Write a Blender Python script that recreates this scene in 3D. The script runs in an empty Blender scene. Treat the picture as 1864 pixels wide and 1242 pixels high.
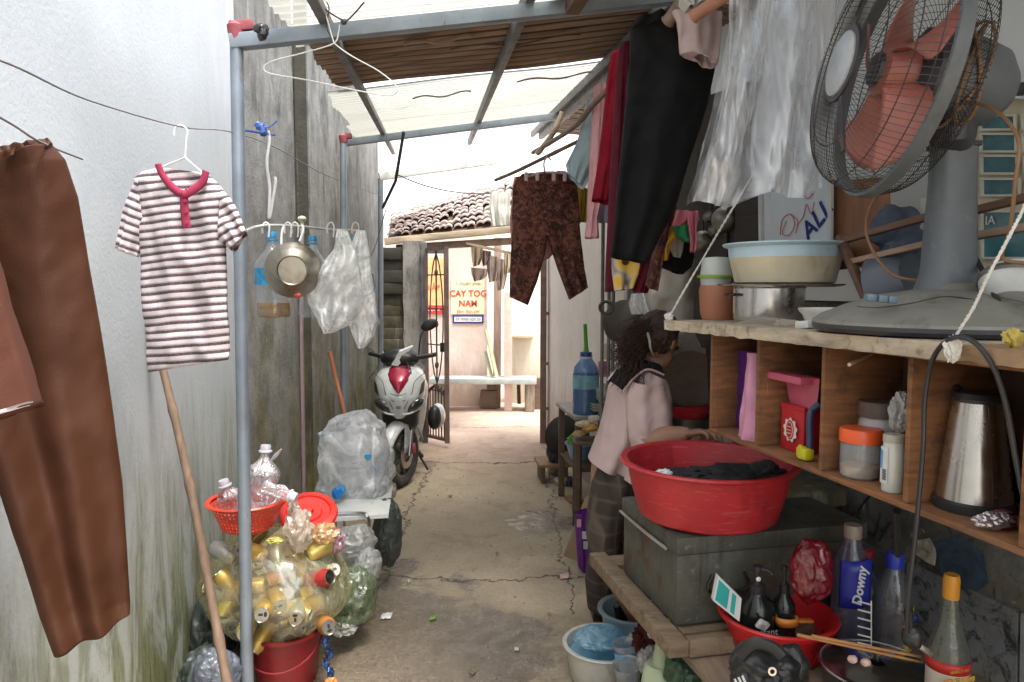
import bpy, bmesh, math, random
from mathutils import Vector, Matrix, Euler, noise
R = math.radians
rnd = random.Random(7)
F = 1300.0; CAMZ = 1.55
TH = math.atan(96 / F); CT, ST = math.cos(TH), math.sin(TH)
scene = bpy.context.scene
col = scene.collection

def ray(px, py):
    r = (px - 932) / F; u = -(py - 621) / F
    return Vector((r, CT + u * ST, -ST + u * CT))
def P(px, py, D):
    d = ray(px, py); d = d * (D / d.y)
    return Vector((d.x, d.y, d.z + CAMZ))
def G(px, py, z=0.0):
    d = ray(px, py); t = (z - CAMZ) / d.z
    return Vector((d.x * t, d.y * t, z))
def K(D): return D / F

# ------------------------------------------------------------------ objects
ROOTM = {}
def tag(o, label=None, cat=None, group=None, kind=None):
    if label: o['label'] = label
    if cat: o['category'] = cat
    if group: o['group'] = group
    if kind: o['kind'] = kind
    return o
def thing(name, label, cat, loc=(0, 0, 0), rz=0, group=None):
    o = bpy.data.objects.new(name, None); col.objects.link(o)
    o.empty_display_size = .05
    o.location = loc; o.rotation_euler = (0, 0, rz)
    ROOTM[o.name] = Matrix.Translation(Vector(loc)) @ Matrix.Rotation(rz, 4, 'Z')
    return tag(o, label, cat, group)
def dup(root, loc, rz=None, label=None, group=None, rot=None, scale=None):
    r = root.copy(); col.objects.link(r); r.location = loc
    if rz is not None: r.rotation_euler = (0, 0, rz)
    if rot is not None: r.rotation_euler = rot
    if scale: r.scale = scale
    if label: r['label'] = label
    if group: r['group'] = group
    for ch in list(root.children):
        c = ch.copy(); col.objects.link(c); c.parent = r
        for g in ch.children:
            d = g.copy(); col.objects.link(d); d.parent = c
    return r

class MB:
    def __init__(s): s.bm = bmesh.new(); s.mi = 0
    def face(s, vs):
        try:
            f = s.bm.faces.new(vs); f.material_index = s.mi; return f
        except ValueError: return None
    def v(s, p): return s.bm.verts.new(p)
    def box(s, c, size, rot=None, bev=0.0, taper=1.0):
        hx, hy, hz = size[0] / 2, size[1] / 2, size[2] / 2
        b2 = bmesh.new(); bmesh.ops.create_cube(b2, size=1)
        for v in b2.verts:
            k = taper if v.co.z > 0 else 1
            v.co = Vector((v.co.x * size[0] * k, v.co.y * size[1] * k, v.co.z * size[2]))
        if bev > 0:
            bmesh.ops.bevel(b2, geom=list(b2.edges), offset=bev, segments=2, affect='EDGES', profile=.6)
        Mx = rot if isinstance(rot, Matrix) else (Euler(rot).to_matrix() if rot else Matrix.Identity(3))
        mp = {}
        for v in b2.verts: mp[v.index] = s.v(Mx @ v.co + Vector(c))
        for f in b2.faces: s.face([mp[v.index] for v in f.verts])
        b2.free(); return s
    def beam(s, a, b, w, h, up=(0, 0, 1), bev=0.0):
        a = Vector(a); b = Vector(b); d = (b - a); L = d.length; d.normalize()
        x = d.cross(Vector(up))
        if x.length < 1e-4: x = d.cross(Vector((1, 0, 0)))
        x.normalize(); z = x.cross(d)
        Mx = Matrix((x, d, z)).transposed()
        return s.box((a + b) / 2, (w, L, h), Mx, bev)
    def rings(s, rs, cap0=True, cap1=True, closed=False):
        vv = [[s.v(p) for p in r] for r in rs]; n = len(rs[0])
        m = len(vv)
        for i in range(m if closed else m - 1):
            a, b = vv[i], vv[(i + 1) % m]
            for j in range(n):
                s.face([a[j], a[(j + 1) % n], b[(j + 1) % n], b[j]])
        if not closed:
            if cap0: s.face(list(reversed(vv[0])))
            if cap1: s.face(vv[-1])
        return s
    def tube(s, pts, r, n=8, closed=False, cap=True, sx=1.0):
        pts = [Vector(p) for p in pts]; m = len(pts)
        rr = r if isinstance(r, (list, tuple)) else [r] * m
        rs = []; prev = None
        for i, p in enumerate(pts):
            if closed: t = pts[(i + 1) % m] - pts[i - 1]
            else: t = pts[min(i + 1, m - 1)] - pts[max(i - 1, 0)]
            t.normalize()
            if prev is None:
                x = t.cross(Vector((0, 0, 1)))
                if x.length < 1e-3: x = t.cross(Vector((0, 1, 0)))
            else: x = prev - t * prev.dot(t)
            x.normalize(); prev = x; y = t.cross(x)
            rs.append([p + (x * math.cos(2 * math.pi * j / n) * sx + y * math.sin(2 * math.pi * j / n)) * rr[i] for j in range(n)])
        return s.rings(rs, cap, cap, closed)
    def lathe(s, prof, c=(0, 0, 0), n=28, M=None, sx=1.0, sy=1.0, cap0=False, cap1=False, wob=0.0, flute=None):
        c = Vector(c); M = M or Matrix.Identity(3); rs = []
        for r, z in prof:
            ring = []
            for j in range(n):
                t = 2 * math.pi * j / n; q = r
                if wob: q = r * (1 + wob * noise.noise(Vector((math.cos(t) * 2, math.sin(t) * 2, z * 9 + c.x * 5))))
                if flute: q *= 1 + flute[1] * math.cos(flute[0] * t)
                ring.append(M @ Vector((q * math.cos(t) * sx, q * math.sin(t) * sy, z)) + c)
            rs.append(ring)
        return s.rings(rs, cap0, cap1)
    def grid(s, f, nu, nv, cu=False):
        vv = [[s.v(f(i / nu, j / nv)) for j in range(nv + 1)] for i in range(nu + (0 if cu else 1))]
        m = len(vv)
        for i in range(m if cu else m - 1):
            for j in range(nv):
                s.face([vv[i][j], vv[(i + 1) % m][j], vv[(i + 1) % m][j + 1], vv[i][j + 1]])
        return s
    def prism(s, poly, d):
        a = [s.v(Vector(p)) for p in poly]; b = [s.v(Vector(p) + Vector(d)) for p in poly]
        s.face(a); s.face(list(reversed(b))); n = len(a)
        for i in range(n): s.face([a[i], b[i], b[(i + 1) % n], a[(i + 1) % n]])
        return s
    def blob(s, c, r, amp=.1, sc=3.0, sub=4, seed=0, M=None, fn=None):
        b2 = bmesh.new(); bmesh.ops.create_icosphere(b2, subdivisions=sub, radius=1)
        c = Vector(c); r = Vector(r) if not isinstance(r, (int, float)) else Vector((r, r, r)); mp = {}
        for v in b2.verts:
            p = v.co.copy(); d = noise.noise(p * sc + Vector((seed * 3.1, seed * 1.7, 0))) * amp
            d += (.25 - abs(noise.noise(p * sc * 1.9 + Vector((seed, 9, 4))))) * amp * .8 + (.2 - abs(noise.noise(p * sc * 4.2 + Vector((7, seed, 4))))) * amp * .12
            q = p * (1 + d); q = Vector((q.x * r.x, q.y * r.y, q.z * r.z))
            if fn: q = fn(q)
            if M: q = M @ q
            mp[v.index] = s.v(q + c)
        for f in b2.faces: s.face([mp[v.index] for v in f.verts])
        b2.free(); return s
    def xf(s, fn):
        for v in s.bm.verts: v.co = fn(v.co)
        return s
    def build(s, name, mat, parent=None, world=True, smooth=True, ang=38, solid=0.0, origin=None, weld=False):
        bm = s.bm
        if weld: bmesh.ops.remove_doubles(bm, verts=bm.verts, dist=1e-4)
        bmesh.ops.recalc_face_normals(bm, faces=bm.faces)
        me = bpy.data.meshes.new(name)
        o = bpy.data.objects.new(name, me); col.objects.link(o)
        if parent is not None:
            o.parent = parent
            if world:
                Mi = ROOTM[parent.name].inverted()
                bmesh.ops.transform(bm, matrix=Mi, verts=bm.verts)
            ROOTM[o.name] = ROOTM[parent.name]
        else:
            if origin is None:
                xs = [v.co for v in bm.verts]
                origin = Vector(((min(p.x for p in xs) + max(p.x for p in xs)) / 2, (min(p.y for p in xs) + max(p.y for p in xs)) / 2, min(p.z for p in xs)))
            origin = Vector(origin)
            bmesh.ops.translate(bm, vec=-origin, verts=bm.verts); o.location = origin
            ROOTM[o.name] = Matrix.Translation(origin)
        bm.to_mesh(me); bm.free()
        for m in (mat if isinstance(mat, (list, tuple)) else [mat]): me.materials.append(m)
        if smooth:
            for p in me.polygons: p.use_smooth = True
            me.set_sharp_from_angle(angle=R(ang))
        if solid:
            md = o.modifiers.new('thickness', 'SOLIDIFY'); md.thickness = solid; md.offset = 0
        return o

def spline(pts, n=8):
    pts = [Vector(p) for p in pts]; out = []
    for i in range(len(pts) - 1):
        p0 = pts[max(i - 1, 0)]; p1 = pts[i]; p2 = pts[i + 1]; p3 = pts[min(i + 2, len(pts) - 1)]
        for k in range(n):
            t = k / n
            out.append(.5 * ((2 * p1) + (p2 - p0) * t + (2 * p0 - 5 * p1 + 4 * p2 - p3) * t * t + (3 * p1 - p0 - 3 * p2 + p3) * t ** 3))
    out.append(pts[-1]); return out
def interp(rows, n):
    out = []
    m = len(rows) - 1
    for i in range(n + 1):
        x = i / n * m; k = min(int(x), m - 1); f = x - k
        f2 = f
        out.append([a + (b - a) * f2 for a, b in zip(rows[k], rows[k + 1])])
    return out

def cloth(mb, rows, D, hd=.02, fold=.008, n=56, m=40, seed=0, kf=(3, 7, 13), grow=.35, crump=.006, dshift=0.0, pw=.75, cap0=False, cap1=False, tw=0.0):
    """tube of cloth; a row is (Lx, Ly, Rx, Ry) in picture units at distance D (or (.., D2) for the right end)"""
    rs = []
    for i, r in enumerate(interp(rows, m)):
        v = i / m
        D0 = D + dshift * v
        D1 = (r[4] if len(r) > 4 else D) + dshift * v
        a = P(r[0], r[1], D0); b = P(r[2], r[3], D1)
        c = (a + b) / 2; w = (b - a) / 2
        nn = Vector((w.y, -w.x, 0)); nn.normalize()
        ring = []
        for j in range(n):
            t = 2 * math.pi * j / n
            ct, st = math.cos(t), math.sin(t)
            g = grow + (1 - grow) * v
            s = 1 if st >= 0 else -1
            d = hd * s * abs(st) ** pw
            x = ct
            ph = seed * 1.7
            f = fold * g * (math.sin(kf[0] * x * 2.2 + ph + v * 1.3) + .7 * math.sin(kf[1] * x * 1.7 + ph * 2 + v * 2.1 + s) + .4 * math.sin(kf[2] * x + ph * 3 - v * 3))
            q = c + w * x + nn * d
            f += crump * noise.noise(q * 9 + Vector((seed, 0, 0))) * 2 + crump * .6 * noise.noise(q * 26 + Vector((0, seed, 0))) + crump * 2.2 * (.22 - abs(noise.noise(Vector((q.x * 11 + q.z * 3, q.y * 11, q.z * 5 + seed))))) + crump * .9 * (.2 - abs(noise.noise(Vector((q.x * 24 - q.z * 9, q.y * 24, q.z * 13 + seed)))))
            ring.append(q + nn * f * (1 if abs(st) > .02 else .6) * 1.0)
        rs.append(ring)
    mb.rings(rs, cap0, cap1)
    return mb

# ------------------------------------------------------------------ materials
MATS = {}
class NT:
    def __init__(s, name):
        s.m = bpy.data.materials.new(name); s.m.use_nodes = True
        s.t = s.m.node_tree; s.n = s.t.nodes; s.l = s.t.links
        s.b = s.n['Principled BSDF']; s.out = s.n['Material Output']
        MATS[name] = s.m
    def add(s, typ, **kw):
        n = s.n.new(typ)
        for k, v in kw.items():
            if k in n.inputs.keys() if isinstance(k, str) else False: n.inputs[k].default_value = v
            else: setattr(n, k, v)
        return n
    def link(s, a, b): s.l.new(a, b)
    def coord(s, stretch=(1, 1, 1), which='Object', rot=(0, 0, 0)):
        tc = s.n.new('ShaderNodeTexCoord'); mp = s.n.new('ShaderNodeMapping')
        mp.inputs['Scale'].default_value = stretch; mp.inputs['Rotation'].default_value = rot
        s.link(tc.outputs[which], mp.inputs['Vector']); return mp.outputs['Vector']
    def noise(s, vec, scale, detail=6, rough=.6, dist=0.0):
        n = s.n.new('ShaderNodeTexNoise'); n.inputs['Scale'].default_value = scale; n.inputs['Detail'].default_value = detail
        n.inputs['Roughness'].default_value = rough; n.inputs['Distortion'].default_value = dist
        s.link(vec, n.inputs['Vector']); return n.outputs['Fac']
    def ramp(s, fac, stops, const=False):
        r = s.n.new('ShaderNodeValToRGB'); e = r.color_ramp.elements
        if const: r.color_ramp.interpolation = 'CONSTANT'
        while len(e) < len(stops): e.new(.5)
        for k, (p, c) in enumerate(stops):
            e[k].position = p
            c = (c, c, c) if isinstance(c, (int, float)) else c
            e[k].color = (*c[:3], 1)
        s.link(fac, r.inputs['Fac']); return r.outputs['Color']
    def mix(s, fac, a, b, mode='MIX'):
        n = s.n.new('ShaderNodeMix'); n.data_type = 'RGBA'; n.blend_type = mode
        for sock, val in ((n.inputs[0], fac), (n.inputs[6], a), (n.inputs[7], b)):
            if hasattr(val, 'is_linked') or hasattr(val, 'links'): s.link(val, sock)
            elif isinstance(val, (int, float)): sock.default_value = val
            else: sock.default_value = (*val[:3], 1)
        return n.outputs[2]
    def math(s, op, a, b=None, clamp=False):
        n = s.n.new('ShaderNodeMath'); n.operation = op; n.use_clamp = clamp
        for k, val in enumerate((a, b)):
            if val is None: continue
            if hasattr(val, 'links'): s.link(val, n.inputs[k])
            else: n.inputs[k].default_value = val
        return n.outputs[0]
    def bump(s, fac, st=.3, dist=.01):
        n = s.n.new('ShaderNodeBump'); n.inputs['Strength'].default_value = st; n.inputs['Distance'].default_value = dist
        s.link(fac, n.inputs['Height']); s.link(n.outputs['Normal'], s.b.inputs['Normal']); return n.outputs['Normal']
    def base(s, c):
        if hasattr(c, 'links'): s.link(c, s.b.inputs['Base Color'])
        else: s.b.inputs['Base Color'].default_value = (*c[:3], 1)
    def rough(s, c):
        if hasattr(c, 'links'): s.link(c, s.b.inputs['Roughness'])
        else: s.b.inputs['Roughness'].default_value = c

def M(name, c, rough=.6, metal=0.0, var=.18, scale=9, bump=0.0, bscale=60, bdist=.004, spec=.5, stretch=(1, 1, 1), c2=None, coat=0.0, sheen=0.0, dirt=0.0, dirtc=(.06, .05, .04)):
    if name in MATS: return MATS[name]
    t = NT(name); v = t.coord(stretch)
    n = t.noise(v, scale)
    ca = tuple(x * (1 - var) for x in c); cb = c2 or tuple(min(1, x * (1 + var)) for x in c)
    cc = t.ramp(n, [(.3, ca), (.7, cb)])
    if dirt:
        d = t.ramp(t.noise(v, scale * .6, 8, .7, .6), [(.5, 0), (.72, dirt)])
        cc = t.mix(d, cc, dirtc)
    t.base(cc)
    rr = t.ramp(t.noise(v, scale * 2.2), [(.3, max(0, rough - .1)), (.7, min(1, rough + .1))]); t.rough(rr)
    t.b.inputs['Metallic'].default_value = metal; t.b.inputs['Specular IOR Level'].default_value = spec
    t.b.inputs['Coat Weight'].default_value = coat; t.b.inputs['Sheen Weight'].default_value = sheen
    if bump: t.bump(t.noise(v, bscale, 5), bump, bdist)
    return t.m
def plastic(name, c, rough=.35, **k): return M(name, c, rough, var=k.pop('var', .08), scale=k.pop('scale', 14), bump=k.pop('bump', .06), bscale=40, dirt=k.pop('dirt', .12), **k)
def fabric(name, c, var=.12, **k): return M(name, c, .9, var=var, scale=k.pop('scale', 12), bump=.35, bscale=k.pop('bscale', 260), bdist=.002, sheen=.0, spec=.2, **k)
def wood(name, c, var=.3, **k): return M(name, c, k.pop('rough', .65), var=var, scale=k.pop('scale', 4), stretch=k.pop('stretch', (1, 1, 12)), bump=.25, bscale=14, dirt=k.pop('dirt', .3), **k)
def metalm(name, c=(.6, .6, .62), rough=.28, **k): return M(name, c, rough, 1.0, var=k.pop('var', .2), scale=6, dirt=k.pop('dirt', .0), **k)
def film(name, tint=(.92, .94, .97), lo=.12, hi=.75, scale=9, white=(.85, .87, .9), gl=.14, tintT=None, bump=.8, bs=14, stretch=(1, 1, 1), det=5, gr=.16):
    """thin crinkled polythene"""
    if name in MATS: return MATS[name]
    t = NT(name); v = t.coord(stretch)
    tr = t.n.new('ShaderNodeBsdfTransparent'); tr.inputs['Color'].default_value = (*tint, 1)
    df = t.n.new('ShaderNodeBsdfDiffuse'); df.inputs['Color'].default_value = (*white, 1)
    tl = t.n.new('ShaderNodeBsdfTranslucent'); tl.inputs['Color'].default_value = (*white, 1)
    g = t.n.new('ShaderNodeBsdfGlossy'); g.inputs['Roughness'].default_value = gr; g.inputs['Color'].default_value = (.9, .9, .9, 1)
    bn = t.n.new('ShaderNodeBump'); bn.inputs['Strength'].default_value = bump; bn.inputs['Distance'].default_value = .02
    nz = t.noise(v, bs, det, .55, 1.2); t.link(nz, bn.inputs['Height'])
    for x in (g, df): t.link(bn.outputs[0], x.inputs['Normal'])
    def ms(f, a, b):
        n = t.n.new('ShaderNodeMixShader')
        if hasattr(f, 'links'): t.link(f, n.inputs[0])
        else: n.inputs[0].default_value = f
        t.link(a, n.inputs[1]); t.link(b, n.inputs[2]); return n.outputs[0]
    a = ms(.45, df.outputs[0], tl.outputs[0]); a = ms(gl, a, g.outputs[0])
    nr = t.noise(v, scale, det, .6, 1.5)
    rid = t.math('ABSOLUTE', t.math('SUBTRACT', nr, .5))
    f = t.ramp(rid, [(0.0, hi), (.06, (lo + hi) / 2), (.16, lo)])
    lw = t.n.new('ShaderNodeLayerWeight'); lw.inputs['Blend'].default_value = .12
    f2 = t.math('MAXIMUM', f, t.math('MULTIPLY', lw.outputs['Facing'], hi))
    s = ms(f2, tr.outputs[0], a); t.link(s, t.out.inputs['Surface']); return t.m
def clear(name, tint=(.9, .94, .97), body=.1, white=(.7, .75, .8), rough=.08):
    """clear thin bottle plastic or glass"""
    if name in MATS: return MATS[name]
    t = NT(name); v = t.coord()
    tr = t.n.new('ShaderNodeBsdfTransparent'); tr.inputs['Color'].default_value = (*tint, 1)
    g = t.n.new('ShaderNodeBsdfGlossy'); g.inputs['Roughness'].default_value = rough
    df = t.n.new('ShaderNodeBsdfDiffuse'); df.inputs['Color'].default_value = (*white, 1)
    bn = t.n.new('ShaderNodeBump'); bn.inputs['Strength'].default_value = .3; bn.inputs['Distance'].default_value = .01
    t.link(t.noise(v, 30, 3), bn.inputs['Height']); t.link(bn.outputs[0], g.inputs['Normal'])
    m1 = t.n.new('ShaderNodeMixShader'); m1.inputs[0].default_value = body
    t.link(tr.outputs[0], m1.inputs[1]); t.link(df.outputs[0], m1.inputs[2])
    lw = t.n.new('ShaderNodeLayerWeight'); lw.inputs['Blend'].default_value = .35
    f = t.ramp(lw.outputs['Facing'], [(0, .06), (.6, .2), (1, .85)])
    m2 = t.n.new('ShaderNodeMixShader'); t.link(f, m2.inputs[0]); t.link(m1.outputs[0], m2.inputs[1]); t.link(g.outputs[0], m2.inputs[2])
    t.link(m2.outputs[0], t.out.inputs['Surface']); return t.m

def text(name, body, size, loc, right, up, mat, parent, depth=.0006, align='CENTER', sx=1.0, shear=0.0, bold=0.0):
    cu = bpy.data.curves.new(name, 'FONT'); cu.body = body; cu.size = size; cu.align_x = align; cu.align_y = 'CENTER'
    cu.extrude = depth; cu.shear = shear; cu.offset = bold; cu.resolution_u = 3
    to = bpy.data.objects.new(name, cu); col.objects.link(to)
    dg = bpy.context.evaluated_depsgraph_get(); dg.update()
    me = bpy.data.meshes.new_from_object(to.evaluated_get(dg))
    bpy.data.objects.remove(to)
    r = Vector(right).normalized(); u = Vector(up); u = (u - r * u.dot(r)).normalized(); nn = r.cross(u)
    M4 = Matrix((r * sx, u, nn)).transposed().to_4x4(); M4.translation = Vector(loc)
    me.transform(ROOTM[parent.name].inverted() @ M4)
    me.materials.clear(); me.materials.append(mat)
    o = bpy.data.objects.new(name, me); col.objects.link(o); o.parent = parent
    ROOTM[o.name] = ROOTM[parent.name]; return o
# ------------------------------------------------------------------ world, sun, camera
w = bpy.data.worlds.new("World"); scene.world = w; w.use_nodes = True
wt = w.node_tree; bg = wt.nodes['Background']
sky = wt.nodes.new('ShaderNodeTexSky'); sky.sky_type = 'NISHITA'; sky.sun_disc = False
SUN_EL, SUN_ROT = R(70), R(138)
sky.sun_elevation = SUN_EL; sky.sun_rotation = SUN_ROT; sky.dust_density = 3.0; sky.air_density = 1.0
hs = wt.nodes.new('ShaderNodeHueSaturation'); hs.inputs['Saturation'].default_value = .22
wt.links.new(sky.outputs[0], hs.inputs['Color']); wt.links.new(hs.outputs[0], bg.inputs['Color'])
bg.inputs['Strength'].default_value = .15
sl = bpy.data.lights.new('sun', 'SUN'); sl.energy = 1.3; sl.angle = R(14); sl.color = (1, .97, .92)
so = bpy.data.objects.new('sun', sl); col.objects.link(so)
sd = Vector((math.sin(SUN_ROT) * math.cos(SUN_EL), math.cos(SUN_ROT) * math.cos(SUN_EL), math.sin(SUN_EL)))
so.rotation_euler = (-sd).to_track_quat('-Z', 'Y').to_euler(); so.location = sd * 20
cam = bpy.data.cameras.new('camera'); co = bpy.data.objects.new('camera', cam); col.objects.link(co)
cam.sensor_width = 36; cam.lens = 36 * F / 1864; cam.clip_start = .02; cam.clip_end = 400
co.location = (0, 0, CAMZ); co.rotation_euler = (R(90) - TH, 0, 0)
scene.camera = co
vs = scene.view_settings; vs.view_transform = 'Standard'; vs.look = 'None'; vs.gamma = 1; vs.exposure = 2.05
scene.cycles.max_bounces = 9; scene.cycles.transparent_max_bounces = 24; scene.cycles.diffuse_bounces = 4
scene.cycles.caustics_reflective = False; scene.cycles.caustics_refractive = False
scene.cycles.use_denoising = True; scene.cycles.sample_clamp_indirect = 6

# ------------------------------------------------------------------ setting materials
def mat_ground():
    t = NT('ground_concrete'); v = t.coord()
    big = t.noise(v, .9, 8, .65, .5); med = t.noise(v, 5, 8, .7, .3); fin = t.noise(v, 45, 6, .7)
    c = t.ramp(big, [(.3, (.31, .25, .175)), (.5, (.41, .34, .245)), (.7, (.5, .42, .315))])
    c = t.mix(.5, c, t.ramp(med, [(.25, (.2, .145, .09)), (.55, (.43, .335, .22)), (.8, (.55, .45, .32))]))
    c = t.mix(.28, c, t.ramp(fin, [(.3, (.12, .1, .075)), (.7, (.5, .43, .33))]))
    sep = t.n.new('ShaderNodeSeparateXYZ'); t.link(v, sep.inputs[0])
    far = t.ramp(t.math('MULTIPLY', sep.outputs[1], .1), [(.56, 0), (.66, 1)])
    pink = t.ramp(med, [(.3, (.36, .25, .19)), (.7, (.52, .38, .3))])
    c = t.mix(t.math('MULTIPLY', far, .85), c, pink)
    # moss along the left wall
    # wet stains
    wet = None
    for (px, py, r) in ((720, 1170, .42), (800, 1165, .34), (700, 1130, .34), (660, 1090, .16), (985, 950, .17), (690, 1060, .12), (760, 1230, .45), (1050, 955, .12), (660, 1200, .3), (870, 1200, .22), (940, 1150, .12), (850, 1060, .05), (720, 1040, .1)):
        g = G(px, py)
        vd = t.n.new('ShaderNodeVectorMath'); vd.operation = 'DISTANCE'; t.link(v, vd.inputs[0]); vd.inputs[1].default_value = (g.x, g.y, 0)
        d = t.math('SUBTRACT', t.math('ADD', vd.outputs['Value'], t.math('MULTIPLY', t.math('SUBTRACT', t.noise(v, 6, 6, .7, .4), .5), .75)), r)
        mk = t.ramp(d, [(0, 1), (.09, 0)])
        wet = mk if wet is None else t.math('MAXIMUM', wet, mk)
    c = t.mix(t.math('MULTIPLY', wet, .75), c, t.ramp(fin, [(.35, (.05, .035, .025)), (.65, (.16, .12, .085))]))
    c = t.mix(t.ramp(t.noise(v, 3.1, 8, .75, .6), [(.54, 0), (.7, .5)]), c, (.13, .095, .06)); c = t.mix(t.ramp(t.noise(v, 130, 2, .5), [(.66, 0), (.7, .5)]), c, (.09, .07, .05)); c = t.mix(t.ramp(t.noise(v, 95, 2, .5), [(.68, 0), (.72, .6)]), c, (.62, .56, .47))
    # cracks
    ns = t.noise(v, 2.2, 7, .7); ns2 = t.noise(v, 9, 4)
    crack = None
    def line(axis, c0, width, wob, lo, hi):
        nonlocal crack
        a = sep.outputs[1 - axis]; b = sep.outputs[axis]
        off = t.math('ADD', t.math('MULTIPLY', t.math('SUBTRACT', ns, .5), wob), t.math('MULTIPLY', t.math('SUBTRACT', ns2, .5), wob * .25))
        d = t.math('ABSOLUTE', t.math('SUBTRACT', t.math('SUBTRACT', a, c0), off))
        m = t.ramp(d, [(0, 1), (width * .55, .9), (width, 0)])
        m = t.math('MULTIPLY', m, t.math('MULTIPLY', t.math('GREATER_THAN', b, lo), t.math('LESS_THAN', b, hi)))
        crack = m if crack is None else t.math('MAXIMUM', crack, m)
    line(0, 6.25, .016, .5, -1.2, .45); line(0, 3.72, .011, .4, -.75, .55); line(0, 4.85, .007, .5, .1, .7)
    line(1, -.73, .009, .45, 3.5, 6.2); line(1, .3, .007, .4, 3.3, 6.0); line(0, 7.9, .01, .3, -1.2, .5)
    c = t.mix(t.math('MULTIPLY', crack, .88), c, (.03, .025, .02))
    t.base(c)
    rg = t.mix(wet, t.ramp(med, [(.3, .75), (.7, .95)]), t.ramp(t.noise(v, 14, 4), [(.4, .12), (.6, .5)])); t.rough(rg)
    h = t.math('SUBTRACT', t.math('ADD', t.math('MULTIPLY', med, .6), t.math('MULTIPLY', fin, .35)), t.math('MULTIPLY', crack, .8))
    t.bump(h, .55, .02); return t.m
def mat_plaster():
    t = NT('white_plaster'); v = t.coord()
    sep = t.n.new('ShaderNodeSeparateXYZ'); t.link(v, sep.inputs[0])
    vs_ = t.coord((1.6, 1.6, .3)); st = t.noise(vs_, 3.0, 8, .7, .8); st2 = t.noise(t.coord((6, 6, .9)), 3, 6, .72, .6)
    big = t.noise(v, 1.3, 6, .6); fin = t.noise(v, 60, 5, .65); mid = t.noise(v, 7, 6, .65)
    c = t.ramp(big, [(.3, (.445, .475, .495)), (.7, (.565, .59, .605))])
    c = t.mix(t.ramp(st, [(.45, 0), (.75, .5)]), c, (.47, .51, .55))
    # grime near the far end of the wall
    ye = t.ramp(t.math('MULTIPLY', sep.outputs[1], .25), [(.72, 0), (1.0, 1)])
    c = t.mix(t.math('MULTIPLY', ye, t.ramp(st2, [(.3, .15), (.65, .8)])), c, (.36, .37, .38))
    lowz = t.ramp(t.math('ADD', t.math('MULTIPLY', sep.outputs[2], .5), t.math('MULTIPLY', t.math('SUBTRACT', st, .5), .55)), [(.12, 1), (.58, 0)])
    c = t.mix(t.math('MULTIPLY', lowz, .75), c, (.36, .38, .31))
    moss = t.math('MULTIPLY', t.ramp(t.math('ADD', t.math('MULTIPLY', sep.outputs[2], .55), t.math('MULTIPLY', t.math('SUBTRACT', st2, .5), .5)), [(.1, 1), (.62, 0)]), t.ramp(t.noise(t.coord((3.2, 3.2, .9)), 2.1, 7, .7, .5), [(.41, 0), (.53, 1)]))
    c = t.mix(t.math('MULTIPLY', moss, .85), c, t.ramp(st2, [(.3, (.05, .065, .02)), (.7, (.21, .215, .03))]))
    dk = t.math('MULTIPLY', moss, t.ramp(t.noise(t.coord((8, 8, 1.6)), 3, 6, .75), [(.52, 0), (.64, .8)]))
    c = t.mix(dk, c, (.06, .068, .05))
    t.base(c); t.rough(.85)
    t.bump(t.math('ADD', t.math('MULTIPLY', fin, .6), t.math('MULTIPLY', mid, .35)), .3, .008); return t.m
def mat_concrete(name='old_concrete', a=(.05, .049, .045), b=(.29, .285, .27), moss=.7, sc=1.0):
    t = NT(name); v = t.coord()
    sep = t.n.new('ShaderNodeSeparateXYZ'); t.link(v, sep.inputs[0])
    st = t.noise(t.coord((1.7, 1.7, .5)), 2.0 * sc, 9, .7, .6); st2 = t.noise(t.coord((2.6, 2.6, .8)), 2.2 * sc, 8, .7, .5)
    mid = t.noise(v, 5, 8, .7); fin = t.noise(v, 50, 5, .7)
    c = t.ramp(st, [(.25, a), (.5, tuple((x + y) / 2 for x, y in zip(a, b))), (.75, b)])
    c = t.mix(.5, c, t.ramp(mid, [(.3, a), (.7, b)]))
    c = t.mix(t.ramp(st2, [(.5, 0), (.68, .85)]), c, (.045, .044, .038))
    c = t.mix(t.ramp(t.noise(t.coord((4, 4, .4)), 2, 7, .65, .5), [(.6, 0), (.72, .5)]), c, (.5, .5, .48))
    ml = t.math('MULTIPLY', t.ramp(t.math('ADD', t.math('MULTIPLY', sep.outputs[2], .42), t.math('MULTIPLY', t.math('SUBTRACT', st, .5), .6)), [(.2, 1), (.75, 0)]), t.ramp(st2, [(.38, 0), (.6, 1)]))
    c = t.mix(t.math('MULTIPLY', ml, moss), c, t.ramp(mid, [(.35, (.07, .075, .02)), (.65, (.25, .21, .09))]))
    t.base(c); t.rough(.9); t.bump(t.math('ADD', mid, t.math('MULTIPLY', fin, .5)), .5, .015); return t.m
def mat_pink(name='pink_plaster', a=(.56, .44, .38), b=(.72, .6, .53), stain=(.3, .2, .14)):
    t = NT(name); v = t.coord(); n = t.noise(v, 2.5, 7, .65); st = t.noise(t.coord((4, 4, .7)), 2.5, 8, .7, .5)
    sep = t.n.new('ShaderNodeSeparateXYZ'); t.link(v, sep.inputs[0])
    c = t.ramp(n, [(.3, a), (.7, b)])
    low = t.ramp(t.math('ADD', sep.outputs[2], t.math('MULTIPLY', t.math('SUBTRACT', st, .5), 1.2)), [(.1, 1), (.75, 0)])
    c = t.mix(t.math('MULTIPLY', low, .75), c, stain); c = t.mix(t.ramp(st, [(.6, 0), (.74, .55)]), c, stain)
    t.base(c); t.rough(.85); t.bump(t.noise(v, 20, 6), .35, .01); return t.m
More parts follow.
